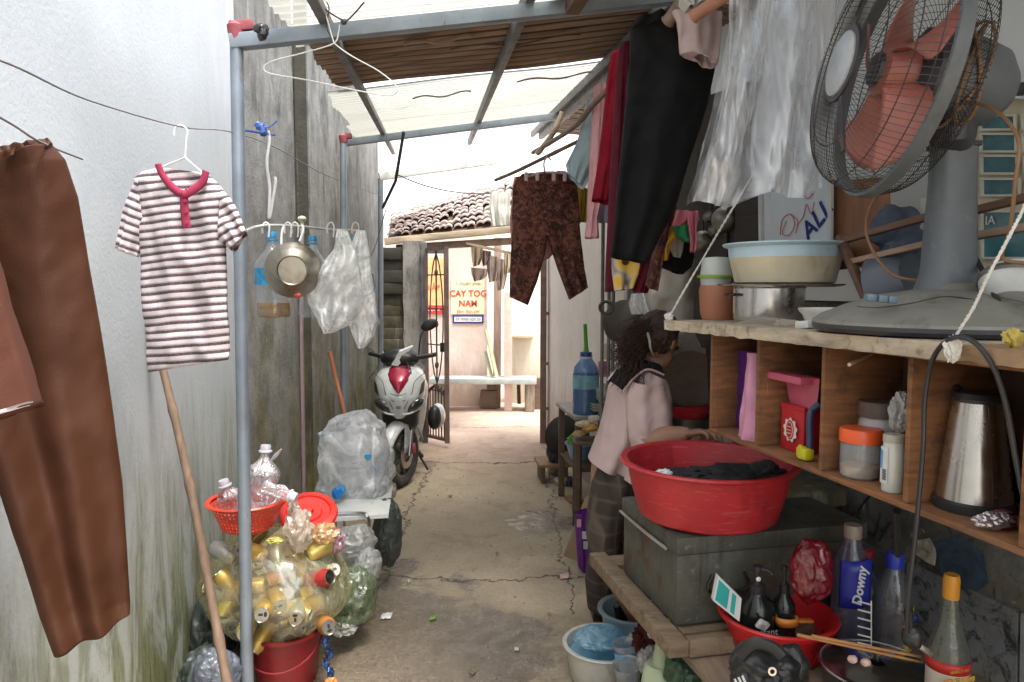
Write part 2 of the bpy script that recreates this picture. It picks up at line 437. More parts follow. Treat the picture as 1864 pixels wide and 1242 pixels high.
def mat_tile_wall():
    t = NT('stained_wall'); v = t.coord(); n = t.noise(v, 5, 8, .72, .6); n2 = t.noise(v, 16, 7, .75, .8); n3 = t.noise(v, 2.1, 4, .6)
    c = t.ramp(n, [(.3, (.028, .028, .024)), (.5, (.085, .083, .074)), (.7, (.2, .197, .18))])
    c = t.mix(t.ramp(n3, [(.52, 0), (.6, .8)]), c, t.ramp(n2, [(.35, (.05, .08, .1)), (.5, (.16, .13, .08)), (.65, (.08, .09, .05))]))
    c = t.mix(t.ramp(n2, [(.56, 0), (.62, .85)]), c, (.03, .03, .03)); c = t.mix(t.ramp(t.noise(v, 9, 6, .7, 1.), [(.62, 0), (.68, .6)]), c, (.5, .48, .42))
    t.base(c); t.rough(.7); t.bump(n2, .5, .01); return t.m
def mat_roof(name, colr, transl, rib=True):
    t = NT(name); v = t.coord((1, 1, 1)); n = t.noise(v, 3, 7, .65); st = t.noise(t.coord((.6, 7, 2)), 3, 7, .7, .5)
    c = t.ramp(n, [(.3, tuple(x * .88 for x in colr)), (.7, colr)])
    c = t.mix(t.ramp(st, [(.58, 0), (.72, .7)]), c, tuple(x * .32 * y for x, y in zip(colr, (1.1, .95, .6))))
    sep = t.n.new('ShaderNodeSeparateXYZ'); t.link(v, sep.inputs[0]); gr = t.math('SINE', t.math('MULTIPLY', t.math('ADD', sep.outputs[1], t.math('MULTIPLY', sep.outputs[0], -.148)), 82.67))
    c = t.mix(t.ramp(gr, [(.62, 0), (.96, 1)]), c, tuple(x * .07 * y for x, y in zip(colr, (1.1, 1.0, .75))))  # dark rib lines in the colour stand in for corrugation shading
    d = t.n.new('ShaderNodeBsdfDiffuse'); tl = t.n.new('ShaderNodeBsdfTranslucent'); tr = t.n.new('ShaderNodeBsdfTransparent')
    t.link(c, d.inputs[0]); t.link(c, tl.inputs[0]); tr.inputs[0].default_value = (.9, .9, .84, 1)
    m1 = t.n.new('ShaderNodeMixShader'); m1.inputs[0].default_value = transl; t.link(d.outputs[0], m1.inputs[1]); t.link(tl.outputs[0], m1.inputs[2])
    m2 = t.n.new('ShaderNodeMixShader'); t.link(t.math('SUBTRACT', .42, t.math('MULTIPLY', t.ramp(gr, [(.5, 0), (.9, 1)]), .41)), m2.inputs[0]); t.link(m1.outputs[0], m2.inputs[1]); t.link(tr.outputs[0], m2.inputs[2])
    t.link(m2.outputs[0], t.out.inputs['Surface']); return t.m
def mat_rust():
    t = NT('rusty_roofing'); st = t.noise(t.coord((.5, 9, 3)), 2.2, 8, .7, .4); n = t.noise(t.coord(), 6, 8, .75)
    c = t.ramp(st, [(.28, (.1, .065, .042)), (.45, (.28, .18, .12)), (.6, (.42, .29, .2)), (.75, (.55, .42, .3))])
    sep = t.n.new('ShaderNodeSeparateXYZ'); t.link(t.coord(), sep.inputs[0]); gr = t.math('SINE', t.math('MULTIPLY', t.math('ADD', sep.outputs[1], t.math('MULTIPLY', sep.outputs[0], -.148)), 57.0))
    c = t.mix(t.ramp(gr, [(.0, 0), (.6, .92)]), c, (.035, .022, .014)); c = t.mix(t.ramp(n, [(.6, 0), (.75, .6)]), c, (.05, .035, .025)); t.base(c); t.rough(.85); t.bump(n, .4, .01); return t.m  # dark stripes painted along the corrugation as its shading; random blotches are rust

steel = M('galvanised_steel', (.24, .28, .325), .5, .35, var=.2, scale=6, bump=.1, bscale=30, dirt=.35, dirtc=(.2, .17, .14))
steel_dk = M('weathered_steel', (.2, .2, .2), .6, .4, var=.3, scale=9, bump=.15, dirt=.5, dirtc=(.1, .06, .04))
red_paint = M('red_rag_paint', (.3, .07, .08), .75, var=.3, scale=30, bump=.3)
plaster = mat_plaster(); conc = mat_concrete(); pink = mat_pink(); ground_m = mat_ground()
conc_dk = mat_concrete('dark_concrete', (.02, .019, .015), (.075, .068, .05), .8)  # darker concrete for pier end, stacked blocks, kitchen wall end and counter
cream = mat_pink('cream_plaster', (.6, .55, .44), (.72, .68, .56), (.36, .28, .18)); white_w = mat_pink('chalky_plaster', (.66, .62, .58), (.8, .77, .73), (.36, .24, .17))
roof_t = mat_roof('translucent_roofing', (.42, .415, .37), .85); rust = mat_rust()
dark_wood = wood('dark_timber', (.12, .075, .045)); mid_wood = wood('brown_timber', (.26, .155, .085)); pale_wood = wood('pale_timber', (.5, .4, .28), dirt=.45)
bamboo = wood('dry_bamboo', (.2, .13, .088), stretch=(8, 8, 1), scale=5, dirt=.4)
wire_w = M('white_wire', (.75, .75, .72), .4); wire_d = M('dark_wire', (.06, .05, .05), .5); black = M('black_plastic', (.02, .02, .022), .4, var=.3, bump=.05, bscale=80)

# ------------------------------------------------------------------ ground
def gz(u, v_): return 0
g_ = MB(); g_.grid(lambda u, v: Vector((-30 + 60 * u, -20 + 80 * v, 0)), 60, 80)
tag(g_.build('ground', ground_m, origin=(0, 0, 0)), kind='structure')

# ------------------------------------------------------------------ walls
def wall(name, label, pts, z0, z1, thick, mat, cat='wall', amp=.006, seg=.12):
    """pts: plan polyline of the seen face; the body goes to its left if thick > 0"""
    mb = MB()
    pts = [Vector((p[0], p[1], 0)) for p in pts]
    for i in range(len(pts) - 1):
        a, b = pts[i], pts[i + 1]; d = (b - a); L = d.length; d.normalize(); n = Vector((-d.y, d.x, 0))
        nu = max(1, int(L / seg)); nz = max(1, int((z1 - z0) / seg))
        def f(u, v):
            p = a + (b - a) * u; q = Vector((p.x, p.y, z0 + (z1 - z0) * v))
            e = 1 if 0 < u < 1 else 0
            return q + n * (noise.noise(q * 1.7) * amp + noise.noise(q * 6) * amp * .4) * e
        mb.grid(f, nu, nz)
        mb.grid(lambda u, v: (a + (b - a) * u) + n * thick + Vector((0, 0, z0 + (z1 - z0) * v)), 1, 1)
        mb.grid(lambda u, v: (a + (b - a) * u) + n * thick * v + Vector((0, 0, z1)), nu, 1)
        mb.grid(lambda u, v: a + n * thick * u + Vector((0, 0, z0 + (z1 - z0) * v)), 1, 1)
        mb.grid(lambda u, v: b + n * thick * u + Vector((0, 0, z0 + (z1 - z0) * v)), 1, 1)
    return tag(mb.build(name, mat, origin=(0, 0, 0), ang=60), label, cat)
LWX = lambda D: -.92 - .148 * D
wall('plaster_wall', 'tall pale bluish plaster wall on the left with green moss streaks low down', [(LWX(-2.5), -2.5), (LWX(4.0), 4.0)], 0, 4.4, .2, plaster)
wall('concrete_wall', 'old grey concrete wall behind the hanging water bottles', [(-1.545, 4.004), (-1.47, 4.9)], 0, 4.4, .2, conc)
wall('concrete_pilaster', 'dark concrete pier end between the two grey wall stretches', [(-1.46, 4.904), (-1.385, 4.92)], 0, 4.4, .25, conc_dk)
wall('concrete_wall', 'streaked grey concrete wall beside the parked scooter', [(-1.375, 4.924), (-1.31, 7.1)], 0, 3.32, .25, mat_concrete('streaked_concrete', (.055, .054, .045), (.34, .335, .32), 1.0, 1.3))
wall('plaster_wall', 'chalky white wall with brown stains right of the iron gate', [(.74, 4.72), (.345, 7.2)], 0, 2.45, -.2, white_w)
wall('kitchen_wall', 'grimy grey kitchen wall behind the hanging shelf, with mould and scribbles', [(2.25, -1.7), (.92, 3.4)], 0, 1.5, -.2, mat_tile_wall())
wall('house_wall', 'pale bluish wall above the fan at the upper right', [(2.255, -1.7), (.925, 3.4)], 1.505, 3.0, -.2, M('pale_blue_wall', (.74, .79, .8), .85, var=.06, scale=3, bump=.15, bscale=20))
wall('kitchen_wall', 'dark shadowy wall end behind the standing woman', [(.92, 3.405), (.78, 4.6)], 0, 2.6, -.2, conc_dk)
# pier of the grey shutter
b = MB(); b.box((.79, 4.66, 1.2), (.1, .12, 2.4), bev=.01); tag(b.build('door_post', M('grey_post_paint', (.36, .34, .33), .7, var=.2, dirt=.3)), 'grey upright post of the kitchen doorway behind the water bottle', 'post')
for k, px in enumerate((1098, 1110, 1118)):
    a_ = P(px, 400, 4.4); b = MB(); b.tube([(a_.x, a_.y, .3), (a_.x, a_.y, 2.2)], .011, 8); b.box((a_.x, a_.y, .28), (.05, .05, .04), bev=.005)
    tag(b.build('water_pipe', steel_dk), 'thin upright metal pipe on the kitchen wall left of the woman', 'pipe', 'upright pipes by the kitchen doorway')

# ------------------------------------------------------------------ lean-to roof
RO = P(430, 50, 2.55); RU = Vector((-.109, 1, .08)); RV = Vector((1, .148, .155))
RN = RU.cross(RV).normalized()
def roof_ab(px, py):
    d = ray(px, py); o = Vector((0, 0, CAMZ)); t = (RO - o).dot(RN) / d.dot(RN); q = o + d * t - RO
    # solve q = a RU + b RV in x, y
    det = RU.x * RV.y - RU.y * RV.x
    return ((q.x * RV.y - q.y * RV.x) / det, (RU.x * q.y - RU.y * q.x) / det)
bL = roof_ab(545, 85)[1]; bR = (roof_ab(1110, 120)[1] + roof_ab(960, 243)[1]) / 2
print('ROOF', roof_ab(545, 85), roof_ab(690, 290), roof_ab(800, 65), roof_ab(800, 157), roof_ab(800, 235), 'purlins', roof_ab(563, 0), roof_ab(708, 250), roof_ab(965, 0), roof_ab(860, 235), roof_ab(1110, 120), roof_ab(905, 290))
rf = thing('lean_to_roof', 'patched corrugated lean-to roof of milky and rusty sheets over the alley', 'roof', RO)
def rp(a, b, h=0): return RO + RU * a + RV * b + Vector((0, 0, h))
def sheet(a0, a1, b0, b1, mat, seed, dz=0.0, per=.0748):
    mb = MB(); nu = int((a1 - a0) / .0126); nv = 14
    def f(u, v):
        a = a0 + (a1 - a0) * u; b_ = b0 + (b1 - b0) * v + (.03 * noise.noise(Vector((a * 3, seed, 0))) if v in (0, 1) else 0)
        return rp(a, b_, .035 + dz + .009 * math.sin(a / per * 2 * math.pi) + .02 * noise.noise(Vector((a * .8, b_ * 1.2, seed))))
    mb.grid(f, nu, nv)
    return mb.build('roofing_sheet', mat, rf, ang=180)
aB0 = roof_ab(800, 66)[0]; aB1 = roof_ab(800, 157)[0]
sheet(-.42, aB0 + .03, bL - .02, bR + .1, roof_t, 1)
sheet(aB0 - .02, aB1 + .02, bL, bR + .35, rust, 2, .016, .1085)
sheet(aB1 - .02, aB1 + 1.3, bL - .06, bR + .05, roof_t, 3)
sheet(aB1 + 1.26, aB1 + 2.3, bL - .1, bR + .05, roof_t, 4, .014)
# loose dark scraps lying on the milky sheets, seen through them as patches
for (a, b_, la, lb) in ((aB1 + .35, .55, .03, .35), (aB1 + .2, bR - .45, .04, .5), (aB0 + .12, .55, .06, .3), (aB0 + .3, .75, .03, .6)):
    mb = MB(); mb.grid(lambda u, v: rp(a + la * .6 * (u - .5) + .006 * noise.noise(Vector((v * 4, a, 0))), b_ + lb * v, .012 + .01 * math.sin(v * 9)), 2, 12)
    mb.build('roof_scrap', dark_wood if rnd.random() < .5 else mid_wood, rf, solid=.006)
for nm, (px, py) in (('l', (640, 130)), ('m', (912, 118)), ('r', (1010, 205))):
    bb = roof_ab(px, py)[1]; mb = MB(); mb.beam(rp(-.42, bb, 0), rp(aB1 + 2.9, bb, 0), .035, .05, RV.cross(RU), .003); mb.build('purlin', steel_dk, rf)
bA = MB(); bA.beam(rp(0, -.02, -.05), rp(0, bR + .3, -.05), .05, .05, bev=.004); bA.build('cross_beam', steel, rf)
a2 = roof_ab(625, 248)[0]
bA = MB(); bA.beam(rp(a2, .0, -.05), rp(a2, bR + .1, -.05), .05, .05, bev=.004); bA.build('cross_beam', steel, rf)
bA = MB(); q0 = P(628, 246, 5.3); bA.tube([P(735, 240, 5.0), P(720, 330, 5.2), P(697, 378, 5.5)], .012); bA.build('brace', wire_d, rf)
def post(px0, py0, px1, D, label, wid=.045, cap=True):
    top = P(px0, py0, D); x0 = P(px1, 1000, D).x
    t = thing('roof_post', label, 'post', (x0, D, 0))
    mb = MB(); mb.tube([(x0, D, 0), (x0 + (top.x - x0) * .5, D, top.z * .5), top], wid / 2, 14); mb.build('pole', steel, t)
    mb = MB(); mb.tube([(x0, D, 0), (x0, D, .012)], wid * 1.1, 14); mb.build('foot_plate', steel_dk, t)
    if cap:
        mb = MB(); mb.tube([top - Vector((0, 0, .05)), top - Vector((0, 0, .02)), top, top + Vector((0, 0, .012))], [wid * .56, wid * .66, wid * .7, wid * .5], 12)
        mb.beam(top - Vector((.02, 0, .005)), top + Vector((.06, .01, .004)), .05, .035, bev=.006); mb.build('red_cap', red_paint, t)
    return t
post(430, 48, 443, 2.55, 'near grey steel roof post with a red wrapped top beside the striped shirt')
post(625, 248, 628, 5.3, 'slim grey steel roof post with a red top behind the hanging plastic bags', .05)
post(693, 325, 695, 6.6, 'grey steel roof post next to the scooter at the corner of the far gateway', .05, False)
# low eaves beam beyond
bm_ = MB(); bm_.beam(P(690, 322, 6.6), P(905, 292, 7.0), .06, .07, bev=.004); tag(bm_.build('eaves_beam', M('white_beam_paint', (.7, .68, .64), .7, var=.1, dirt=.3)), 'whitish beam across the far end of the alley roof', 'beam')
# clamp bundle on the first beam
mb = MB(); c_ = P(481, 52, 2.5)
for k in range(5): mb.blob(c_ + Vector((rnd.uniform(-.012, .012), -.02 + rnd.uniform(-.01, .01), rnd.uniform(-.035, .02))), (.016, .016, .018), .4, 2, 2, k)
tag(mb.build('rag_knot', black), 'dark knotted rag tied round the near roof beam', 'rag')

# dark shack roof on the right: boards on rafters
sr = thing('shack_roof', 'dark lath underside of the neighbouring shack roof at the right', 'roof', P(1010, 250, 5.5))
def sp(u, v):  # u along the alley from near to far, v to the right
    return rp(.2 + u * 3.9, bR + .06 + v * 1.9, -.02 - .42 * v)
mb = MB()
for k in range(64):
    u0 = k / 64; mb.mi = 0
    a = sp(u0 + .002, 0); b_ = sp(u0 + .002, 1); c = sp(u0 + .0135 + .002 * rnd.random(), 1); d = sp(u0 + .0135, 0)
    h = Vector((0, 0, .012 + .01 * rnd.random())); mb.prism([a + h, b_ + h, c + h, d + h], (0, 0, .014))
mb.build('boarding', wood('shack_boards', (.14, .1, .075), stretch=(1, 9, 1)), sr)
mb = MB(); mb.grid(lambda u, v: sp(u, v) + Vector((0, 0, .05)), 8, 4); mb.build('roofing_felt', M('roofing_felt', (.06, .055, .05), .9), sr, solid=.01)
for v_ in (.0, .3, .62, .98):
    mb = MB(); mb.beam(sp(0, v_) - Vector((0, 0, .03)), sp(1, v_) - Vector((0, 0, .03)), .045, .06, bev=.004); mb.build('rafter', mid_wood if v_ else steel_dk, sr)
# eave added above the frame to darken the kitchen side
er = thing('shading_eave', 'unseen brown tin eave added over the kitchen shelf to darken the right side', 'roof', (1.5, 1.2, 2.75))
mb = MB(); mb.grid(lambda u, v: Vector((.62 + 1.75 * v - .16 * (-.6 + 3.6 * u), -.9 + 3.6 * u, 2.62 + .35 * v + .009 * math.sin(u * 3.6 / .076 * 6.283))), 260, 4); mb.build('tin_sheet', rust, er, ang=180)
mb = MB(); mb.beam((.78, -.9, 2.58), (.22, 2.7, 2.58), .05, .06); mb.build('eave_beam', dark_wood, er)
# ------------------------------------------------------------------ far end: gate, pier, tiled roof, pink wall, sign
tiles = M('old_roof_tiles', (.3, .21, .18), .9, var=.5, scale=14, bump=.6, bscale=40, bdist=.02, dirt=.8, dirtc=(.1, .08, .07), c2=(.56, .47, .43))
br = thing('tiled_roof', 'low roof of broken red clay tiles beyond the alley gate', 'roof', (-.6, 7.7, 2.2))
eL, eR = P(706, 432, 7.35), P(945, 404, 7.35); rL, rR = P(712, 396, 8.3), P(945, 326, 8.3)
mb = MB()
for i in range(9):
    for j in range(18):
        u, v = j / 18, i / 9
        p = (eL.lerp(eR, u)).lerp(rL.lerp(rR, u), v); q = (eL.lerp(eR, u + 1 / 18)).lerp(rL.lerp(rR, u + 1 / 18), v)
        s_ = (rL.lerp(rR, u) - eL.lerp(eR, u)) / 9 * 1.25
        jit = Vector((rnd.uniform(-.014, .014), rnd.uniform(-.02, .02), rnd.uniform(-.006, .014)))
        if rnd.random() < .09: continue
        rs = []
        for k in range(4):
            t = k / 3; base_ = p + s_ * t + jit + Vector((0, 0, .03 * (1 - t)))
            rs.append([base_ + (q - p) * (m / 6 * 1.05) + Vector((0, 0, .02 * math.sin(m / 6 * math.pi))) for m in range(7)] + [base_ + (q - p) * (m / 6 * 1.05) + Vector((0, 0, .02 * math.sin(m / 6 * math.pi) - .014)) for m in range(6, -1, -1)])
        mb.rings(rs)
mb.build('tiles', tiles, br)
mb = MB(); mb.grid(lambda u, v: (eL.lerp(eR, u)).lerp(rL.lerp(rR, u), v) - Vector((0, 0, .03)), 4, 4); mb.build('roof_deck', dark_wood, br, solid=.02)
mb = MB(); mb.beam(P(700, 440, 7.3), P(950, 416, 7.3), .06, .07, bev=.008); mb.build('fascia', pale_wood, br)
mb = MB(); mb.beam(P(722, 452, 7.38), P(950, 438, 7.38), .1, .07, bev=.008); mb.build('lintel', M('rotten_lintel', (.26, .19, .15), .85, var=.4, scale=6, bump=.5, bscale=20, dirt=.6), br)
mb = MB(); mb.beam(P(850, 444, 7.35), P(935, 462, 7.35), .22, .02); mb.build('loose_board', pale_wood, br)
# left of the gate: dark stacked recess and stone pier
mb = MB()
for k in range(17):
    z = .0 + k * .115; mb.box((P(718, 500, 7.25).x + rnd.uniform(-.015, .015), 7.3 + rnd.uniform(-.02, .02), z + .055), (.24, .25, .122), (0, 0, rnd.uniform(-.05, .05)), .012)
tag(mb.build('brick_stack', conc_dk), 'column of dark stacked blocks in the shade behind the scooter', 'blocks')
mb = MB()
rs = []
for k in range(24):
    z = k / 23 * 2.02; xl, xr = P(735, 500, 7.2).x, P(772, 500, 7.2).x; wv = .02 * noise.noise(Vector((z * 3, 1, 0)))
    rs.append([Vector((xl + wv + .012 * noise.noise(Vector((z * 9, a, 2))) , 7.15, z)) if a == 0 else Vector((xr + wv, 7.15, z)) if a == 1 else Vector((xr + wv, 7.45, z)) if a == 2 else Vector((xl + wv, 7.45, z)) for a in range(4)])
mb.rings(rs); tag(mb.build('gate_pier', mat_concrete('grey_stone', (.2, .185, .17), (.5, .47, .44), .5, 2)), 'rough grey stone pier left of the iron gate', 'pier')
iron = M('rusty_iron', (.1, .065, .055), .7, .3, var=.4, scale=18, bump=.3, dirt=.5, dirtc=(.2, .1, .06))
post_m = M('brown_gate_paint', (.2, .135, .115), .7, var=.3, scale=10, dirt=.4)
# gate frame
gf = thing('gateway', 'brown iron gateposts with a top bar at the end of the alley', 'gateway', (P(772, 600, 7.2).x, 7.2, 0))
mb = MB(); mb.beam((P(773, 600, 7.1).x, 7.1, 0), (P(773, 600, 7.1).x, 7.1, 2.0), .05, .05, (1, 0, 0), .004); mb.build('gatepost', steel_dk, gf)
mb = MB(); xR = P(989, 600, 7.1).x; mb.beam((xR, 7.1, 0), (xR, 7.1, 1.95), .06, .06, (1, 0, 0), .004)
for z in (.35, .8, 1.3): mb.box((xR + .05, 7.08, z), (.05, .03, .03), bev=.004)
mb.build('gatepost', post_m, gf)
mb = MB(); mb.beam(P(773, 458, 7.1), P(815, 458, 7.1), .05, .04); mb.build('top_bar', steel_dk, gf)
# open gate leaf
gl = thing('gate_leaf', 'open wrought iron gate leaf with pointed arch ornament', 'gate', (P(780, 790, 7.08).x, 7.08, 0))
A0 = Vector((P(777, 600, 7.06).x, 7.06, 0)); A1 = Vector((P(813, 600, 6.85).x, 6.85, 0)); zb, zt = .08, 1.93
def gp(u, z): return A0.lerp(A1, u) + Vector((0, 0, z))
mb = MB(); mb.beam(gp(0, zb), gp(0, zt), .03, .03, (1, 0, 0)); mb.beam(gp(1, zb - .03), gp(1, zt), .045, .045, (1, 0, 0)); mb.beam(gp(0, zt), gp(1, zt), .03, .03); mb.beam(gp(0, zb), gp(1, zb), .03, .03); mb.build('leaf_frame', post_m, gl)
mb = MB()
for z in (.55, 1.0, 1.35, 1.68): mb.tube([gp(0, z), gp(1, z)], .007, 6)
for k in range(1, 7): mb.tube([gp(k / 7, zb), gp(k / 7, .55 + .05 * math.sin(k / 7 * 3.14))], .007, 6)
mb.tube([gp(.5, .6), gp(.5, zt)], .008, 6)
arc = [gp(.5 - .33 * math.sin(t / 12 * math.pi) ** .6, .62 + (zt - .66) * t / 12) for t in range(13)]; mb.tube(arc, .007, 6)
arc = [gp(.5 + .33 * math.sin(t / 12 * math.pi) ** .6, .62 + (zt - .66) * t / 12) for t in range(13)]; mb.tube(arc, .007, 6)
for z in (1.7, 1.2, .8): mb.blob(gp(.5, z), (.02, .02, .035), .1, 2, 2)
mb.tube([gp(0, .52), gp(.4, .6), gp(1, .5)], .016, 6)
mb.build('ironwork', iron, gl)
mb = MB(); mb.box(gp(.8, .98), (.05, .03, .09), bev=.006); mb.build('lock', black, gl)

# far pink wall with the sign
fx = lambda px, D: P(px, 600, D).x
wall('pink_wall', 'pale pink plastered pier beyond the gate carrying a yellow sign', [(fx(886, 9.3), 9.3), (fx(700, 9.3), 9.3)], 0, 2.4, -.25, pink)
wall('pink_wall', 'stained cream wall beyond the gate under the ledge', [(fx(1040, 9.6), 9.6), (fx(926, 9.6), 9.6)], 0, P(940, 608, 9.6).z, -.2, cream)
wall('cream_wall', 'bright cream house wall in the background behind the gate', [(fx(1300, 11.5), 11.5), (fx(600, 11.5), 11.5)], 0, 2.9, -.2, mat_pink('bright_plaster', (.66, .6, .5), (.78, .72, .6), (.5, .4, .3)))
mb = MB(); mb.box(P(947, 612, 9.5), (.36, .24, .035), (0, 0, .03), .006); tag(mb.build('wall_ledge', pale_wood), 'pale wooden ledge on the cream wall past the gate', 'ledge')
bn = thing('stone_bench', 'long grey green slab bench standing beyond the gate', 'bench', (-.1, 9.05, 0))
zt = P(880, 692, 9.0).z
mb = MB(); mb.box((P(880, 692, 9.0).x, 9.0, zt), (1.34, .34, .07), (0, 0, -.02), .01); mb.build('slab', M('green_grey_slab', (.36, .39, .36), .7, var=.15, dirt=.3), bn)
for px in (800, 964): mb = MB(); mb.box((P(px, 692, 9.0).x, 9.0, zt / 2 - .02), (.12, .26, zt - .04), bev=.01); mb.build('bench_leg', mat_concrete('leg_concrete', (.16, .12, .09), (.4, .33, .27), .2), bn)
mb = MB(); mb.box((P(978, 700, 9.1).x, 9.12, .2), (.1, .1, .4)); mb.tube([P(945, 735, 9.2), P(944, 700, 9.2)], .025); tag(mb.build('wood_stub', dark_wood), 'dark timber stub under the slab bench', 'timber')
sg = thing('advert_sign', 'yellow advertisement sheet with red letters on the pink pier', 'sign', P(852, 545, 9.29))
sD = 9.288
sq = lambda x0, y0, x1, y1, D: [P(x0, y1, D), P(x1, y1, D), P(x1, y0, D), P(x0, y0, D)]
mb = MB(); mb.prism(sq(821, 508, 882, 572, sD), (0, .008, 0)); mb.build('sheet', M('yellow_sheet', (.8, .66, .46), .6, var=.06), sg)
mb = MB(); mb.prism(sq(824, 574, 880, 589, sD), (0, .008, 0)); mb.build('blue_band', M('navy_print', (.02, .03, .18), .5), sg)
mb = MB(); mb.prism(sq(827, 577, 877, 586, sD - .004), (0, .003, 0)); mb.build('white_band', M('white_print', (.75, .75, .75), .5), sg)
rp_ = M('red_print', (.62, .06, .02), .5); gp_ = M('grey_print', (.3, .3, .26), .6)
text('lettering', 'CAY TOG', .115, P(852, 535, sD - .004), (1, 0, 0), (0, 0, 1), rp_, sg, .001, sx=.95, bold=.002)
text('lettering', 'NAM', .115, P(852, 553, sD - .004), (1, 0, 0), (0, 0, 1), rp_, sg, .001, sx=.95, bold=.002)
text('lettering', '1 chuẩn phát', .062, P(852, 516, sD - .004), (1, 0, 0), (0, 0, 1), gp_, sg, .001)
text('lettering', 'Slim 8an.cm', .062, P(852, 567, sD - .004), (1, 0, 0), (0, 0, 1), M('ochre_print', (.4, .3, .1), .6), sg, .001)
text('lettering', '02 0000 020.20', .052, P(852, 581.5, sD - .006), (1, 0, 0), (0, 0, 1), M('navy_ink', (.03, .04, .2), .5), sg, .0006)
# red and orange sign glimpsed through the gate
s2 = thing('shop_sign', 'orange and red poster seen through the gate bars', 'sign', P(790, 510, 9.27))
mb = MB(); mb.prism(sq(772, 470, 812, 556, 9.285), (0, .008, 0)); mb.build('poster', M('orange_poster', (.8, .45, .2), .6), s2)
mb = MB(); mb.prism(sq(772, 556, 812, 572, 9.284), (0, .008, 0)); mb.build('red_band', M('red_poster', (.5, .04, .04), .6), s2)
text('lettering', 'LẮP', .09, P(790, 524, 9.28), (1, 0, 0), (0, 0, 1), rp_, s2, .001); text('lettering', 'GỌI LÀ', .05, P(790, 564, 9.28), (1, 0, 0), (0, 0, 1), M('white_print', (0, 0, 0)), s2, .001)
mb = MB(); mb.beam((fx(904, 9.24), 9.24, 0), (fx(907, 9.24), 9.24, 2.2), .14, .1, (1, 0, 0), .012); tag(mb.build('timber_post', wood('grey_timber', (.3, .21, .17), stretch=(9, 9, 1))), 'weathered brown timber post beyond the gate', 'post')
mb = MB(); mb.beam((fx(925, 9.0), 9.0, 0), (fx(925, 9.0), 9.0, 1.5), .09, .1, (1, 0, 0), .008); tag(mb.build('timber_post', M('pink_paint', (.6, .44, .38), .8, var=.12, dirt=.3)), 'pinkish square post beside the cream wall ledge', 'post')
# hanging rags and debris under the far roof
for k, (px, py, wd, hh, c) in enumerate(((868, 466, 22, 40, 'a'), (885, 470, 20, 30, 'b'), (898, 490, 26, 50, 'c'), (912, 500, 22, 60, 'b'), (925, 480, 16, 40, 'a'), (872, 500, 30, 26, 'c'))):
    mb = MB(); cloth(mb, [(px - wd / 2, py - hh / 2, px + wd / 2, py - hh / 2 + 3), (px - wd * .45, py, px + wd * .5, py + 2), (px - wd * .3, py + hh / 2, px + wd * .25, py + hh / 2 - 4)], 8.4, .02, .02, 24, 8, seed=k)
    tag(mb.build('hanging_scrap', {'a': cream, 'b': M('dusty_rag', (.3, .24, .2), .9, var=.3), 'c': M('grey_rag_scrap', (.38, .32, .28), .9, var=.3)}[c]), 'torn scrap dangling under the far tiled roof', 'scrap', 'scraps dangling under the far roof')
# leaning planks
mb = MB(); mb.beam(P(905, 690, 8.9), P(885, 600, 9.1), .05, .015); mb.beam(P(896, 690, 8.95), P(884, 640, 9.1), .04, .015); tag(mb.build('leaning_plank', M('greenish_plank', (.3, .32, .2), .8, var=.2)), 'thin greenish plank leaning by the bench', 'plank')
bw = MB(); bw.box((fx(890, 9.15), 9.2, .12), (.22, .2, .24), bev=.02); bw.box((fx(895, 9.15), 9.15, .3), (.12, .12, .1), bev=.02); tag(bw.build('rubble_pile', dark_wood), 'dark heap of rubble under the slab bench', 'rubble')
mb = MB(); cloth(mb, [(892, 352, 930, 350), (890, 380, 928, 380), (895, 412, 932, 410)], 6.9, .03, .02, 30, 10, seed=4)
tw_ = tag(mb.build('striped_towel', None or M('towel_white', (.78, .76, .7), .9, var=.05)), 'small white towel with pale stripes hanging left of the patterned trousers', 'towel')
t = NT('towel_stripe'); v = t.coord((1, 1, 1)); sp_ = t.n.new('ShaderNodeSeparateXYZ'); t.link(v, sp_.inputs[0])
f = t.math('SINE', t.math('MULTIPLY', sp_.outputs[0], 190)); t.base(t.ramp(f, [(.3, (.8, .78, .72)), (.6, (.55, .5, .3)), (.9, (.75, .75, .74))])); t.rough(.9); tw_.data.materials[0] = t.m
# ------------------------------------------------------------------ left side: lines and laundry
mb = MB(); mb.tube(spline([P(-260, 40, .9), P(0, 110, 1.18), P(160, 182, 1.6), P(330, 231, 2.05), P(418, 240, 2.5), P(500, 268, 3.2), P(600, 322, 4.3), P(692, 356, 6.55)], 10), .0022, 6)
tag(mb.build('clothesline', M('line_grey', (.2, .19, .19), .7)), 'long thin grey clothesline running along the left wall past the posts', 'clothesline')
mb = MB(); mb.tube(spline([P(-300, 60, .9), P(0, 214, 1.2), P(72, 258, 1.3), P(150, 290, 1.62)], 8), .0022, 6)
tag(mb.build('clothesline', MATS['line_grey']), 'short lower line holding the brown trousers', 'clothesline')
brown = fabric('rust_brown_satin', (.056, .02, .0095), var=.1, scale=1.2)
def rough_set(m, v):
    n = m.node_tree.nodes['Principled BSDF']
    for l in list(n.inputs['Roughness'].links): m.node_tree.links.remove(l)
    n.inputs['Roughness'].default_value = v
rough_set(brown, .55)
tr = thing('trousers', 'long rust brown satin trousers hanging on the left wall line', 'trousers', P(60, 1150, 1.33))
mb = MB()
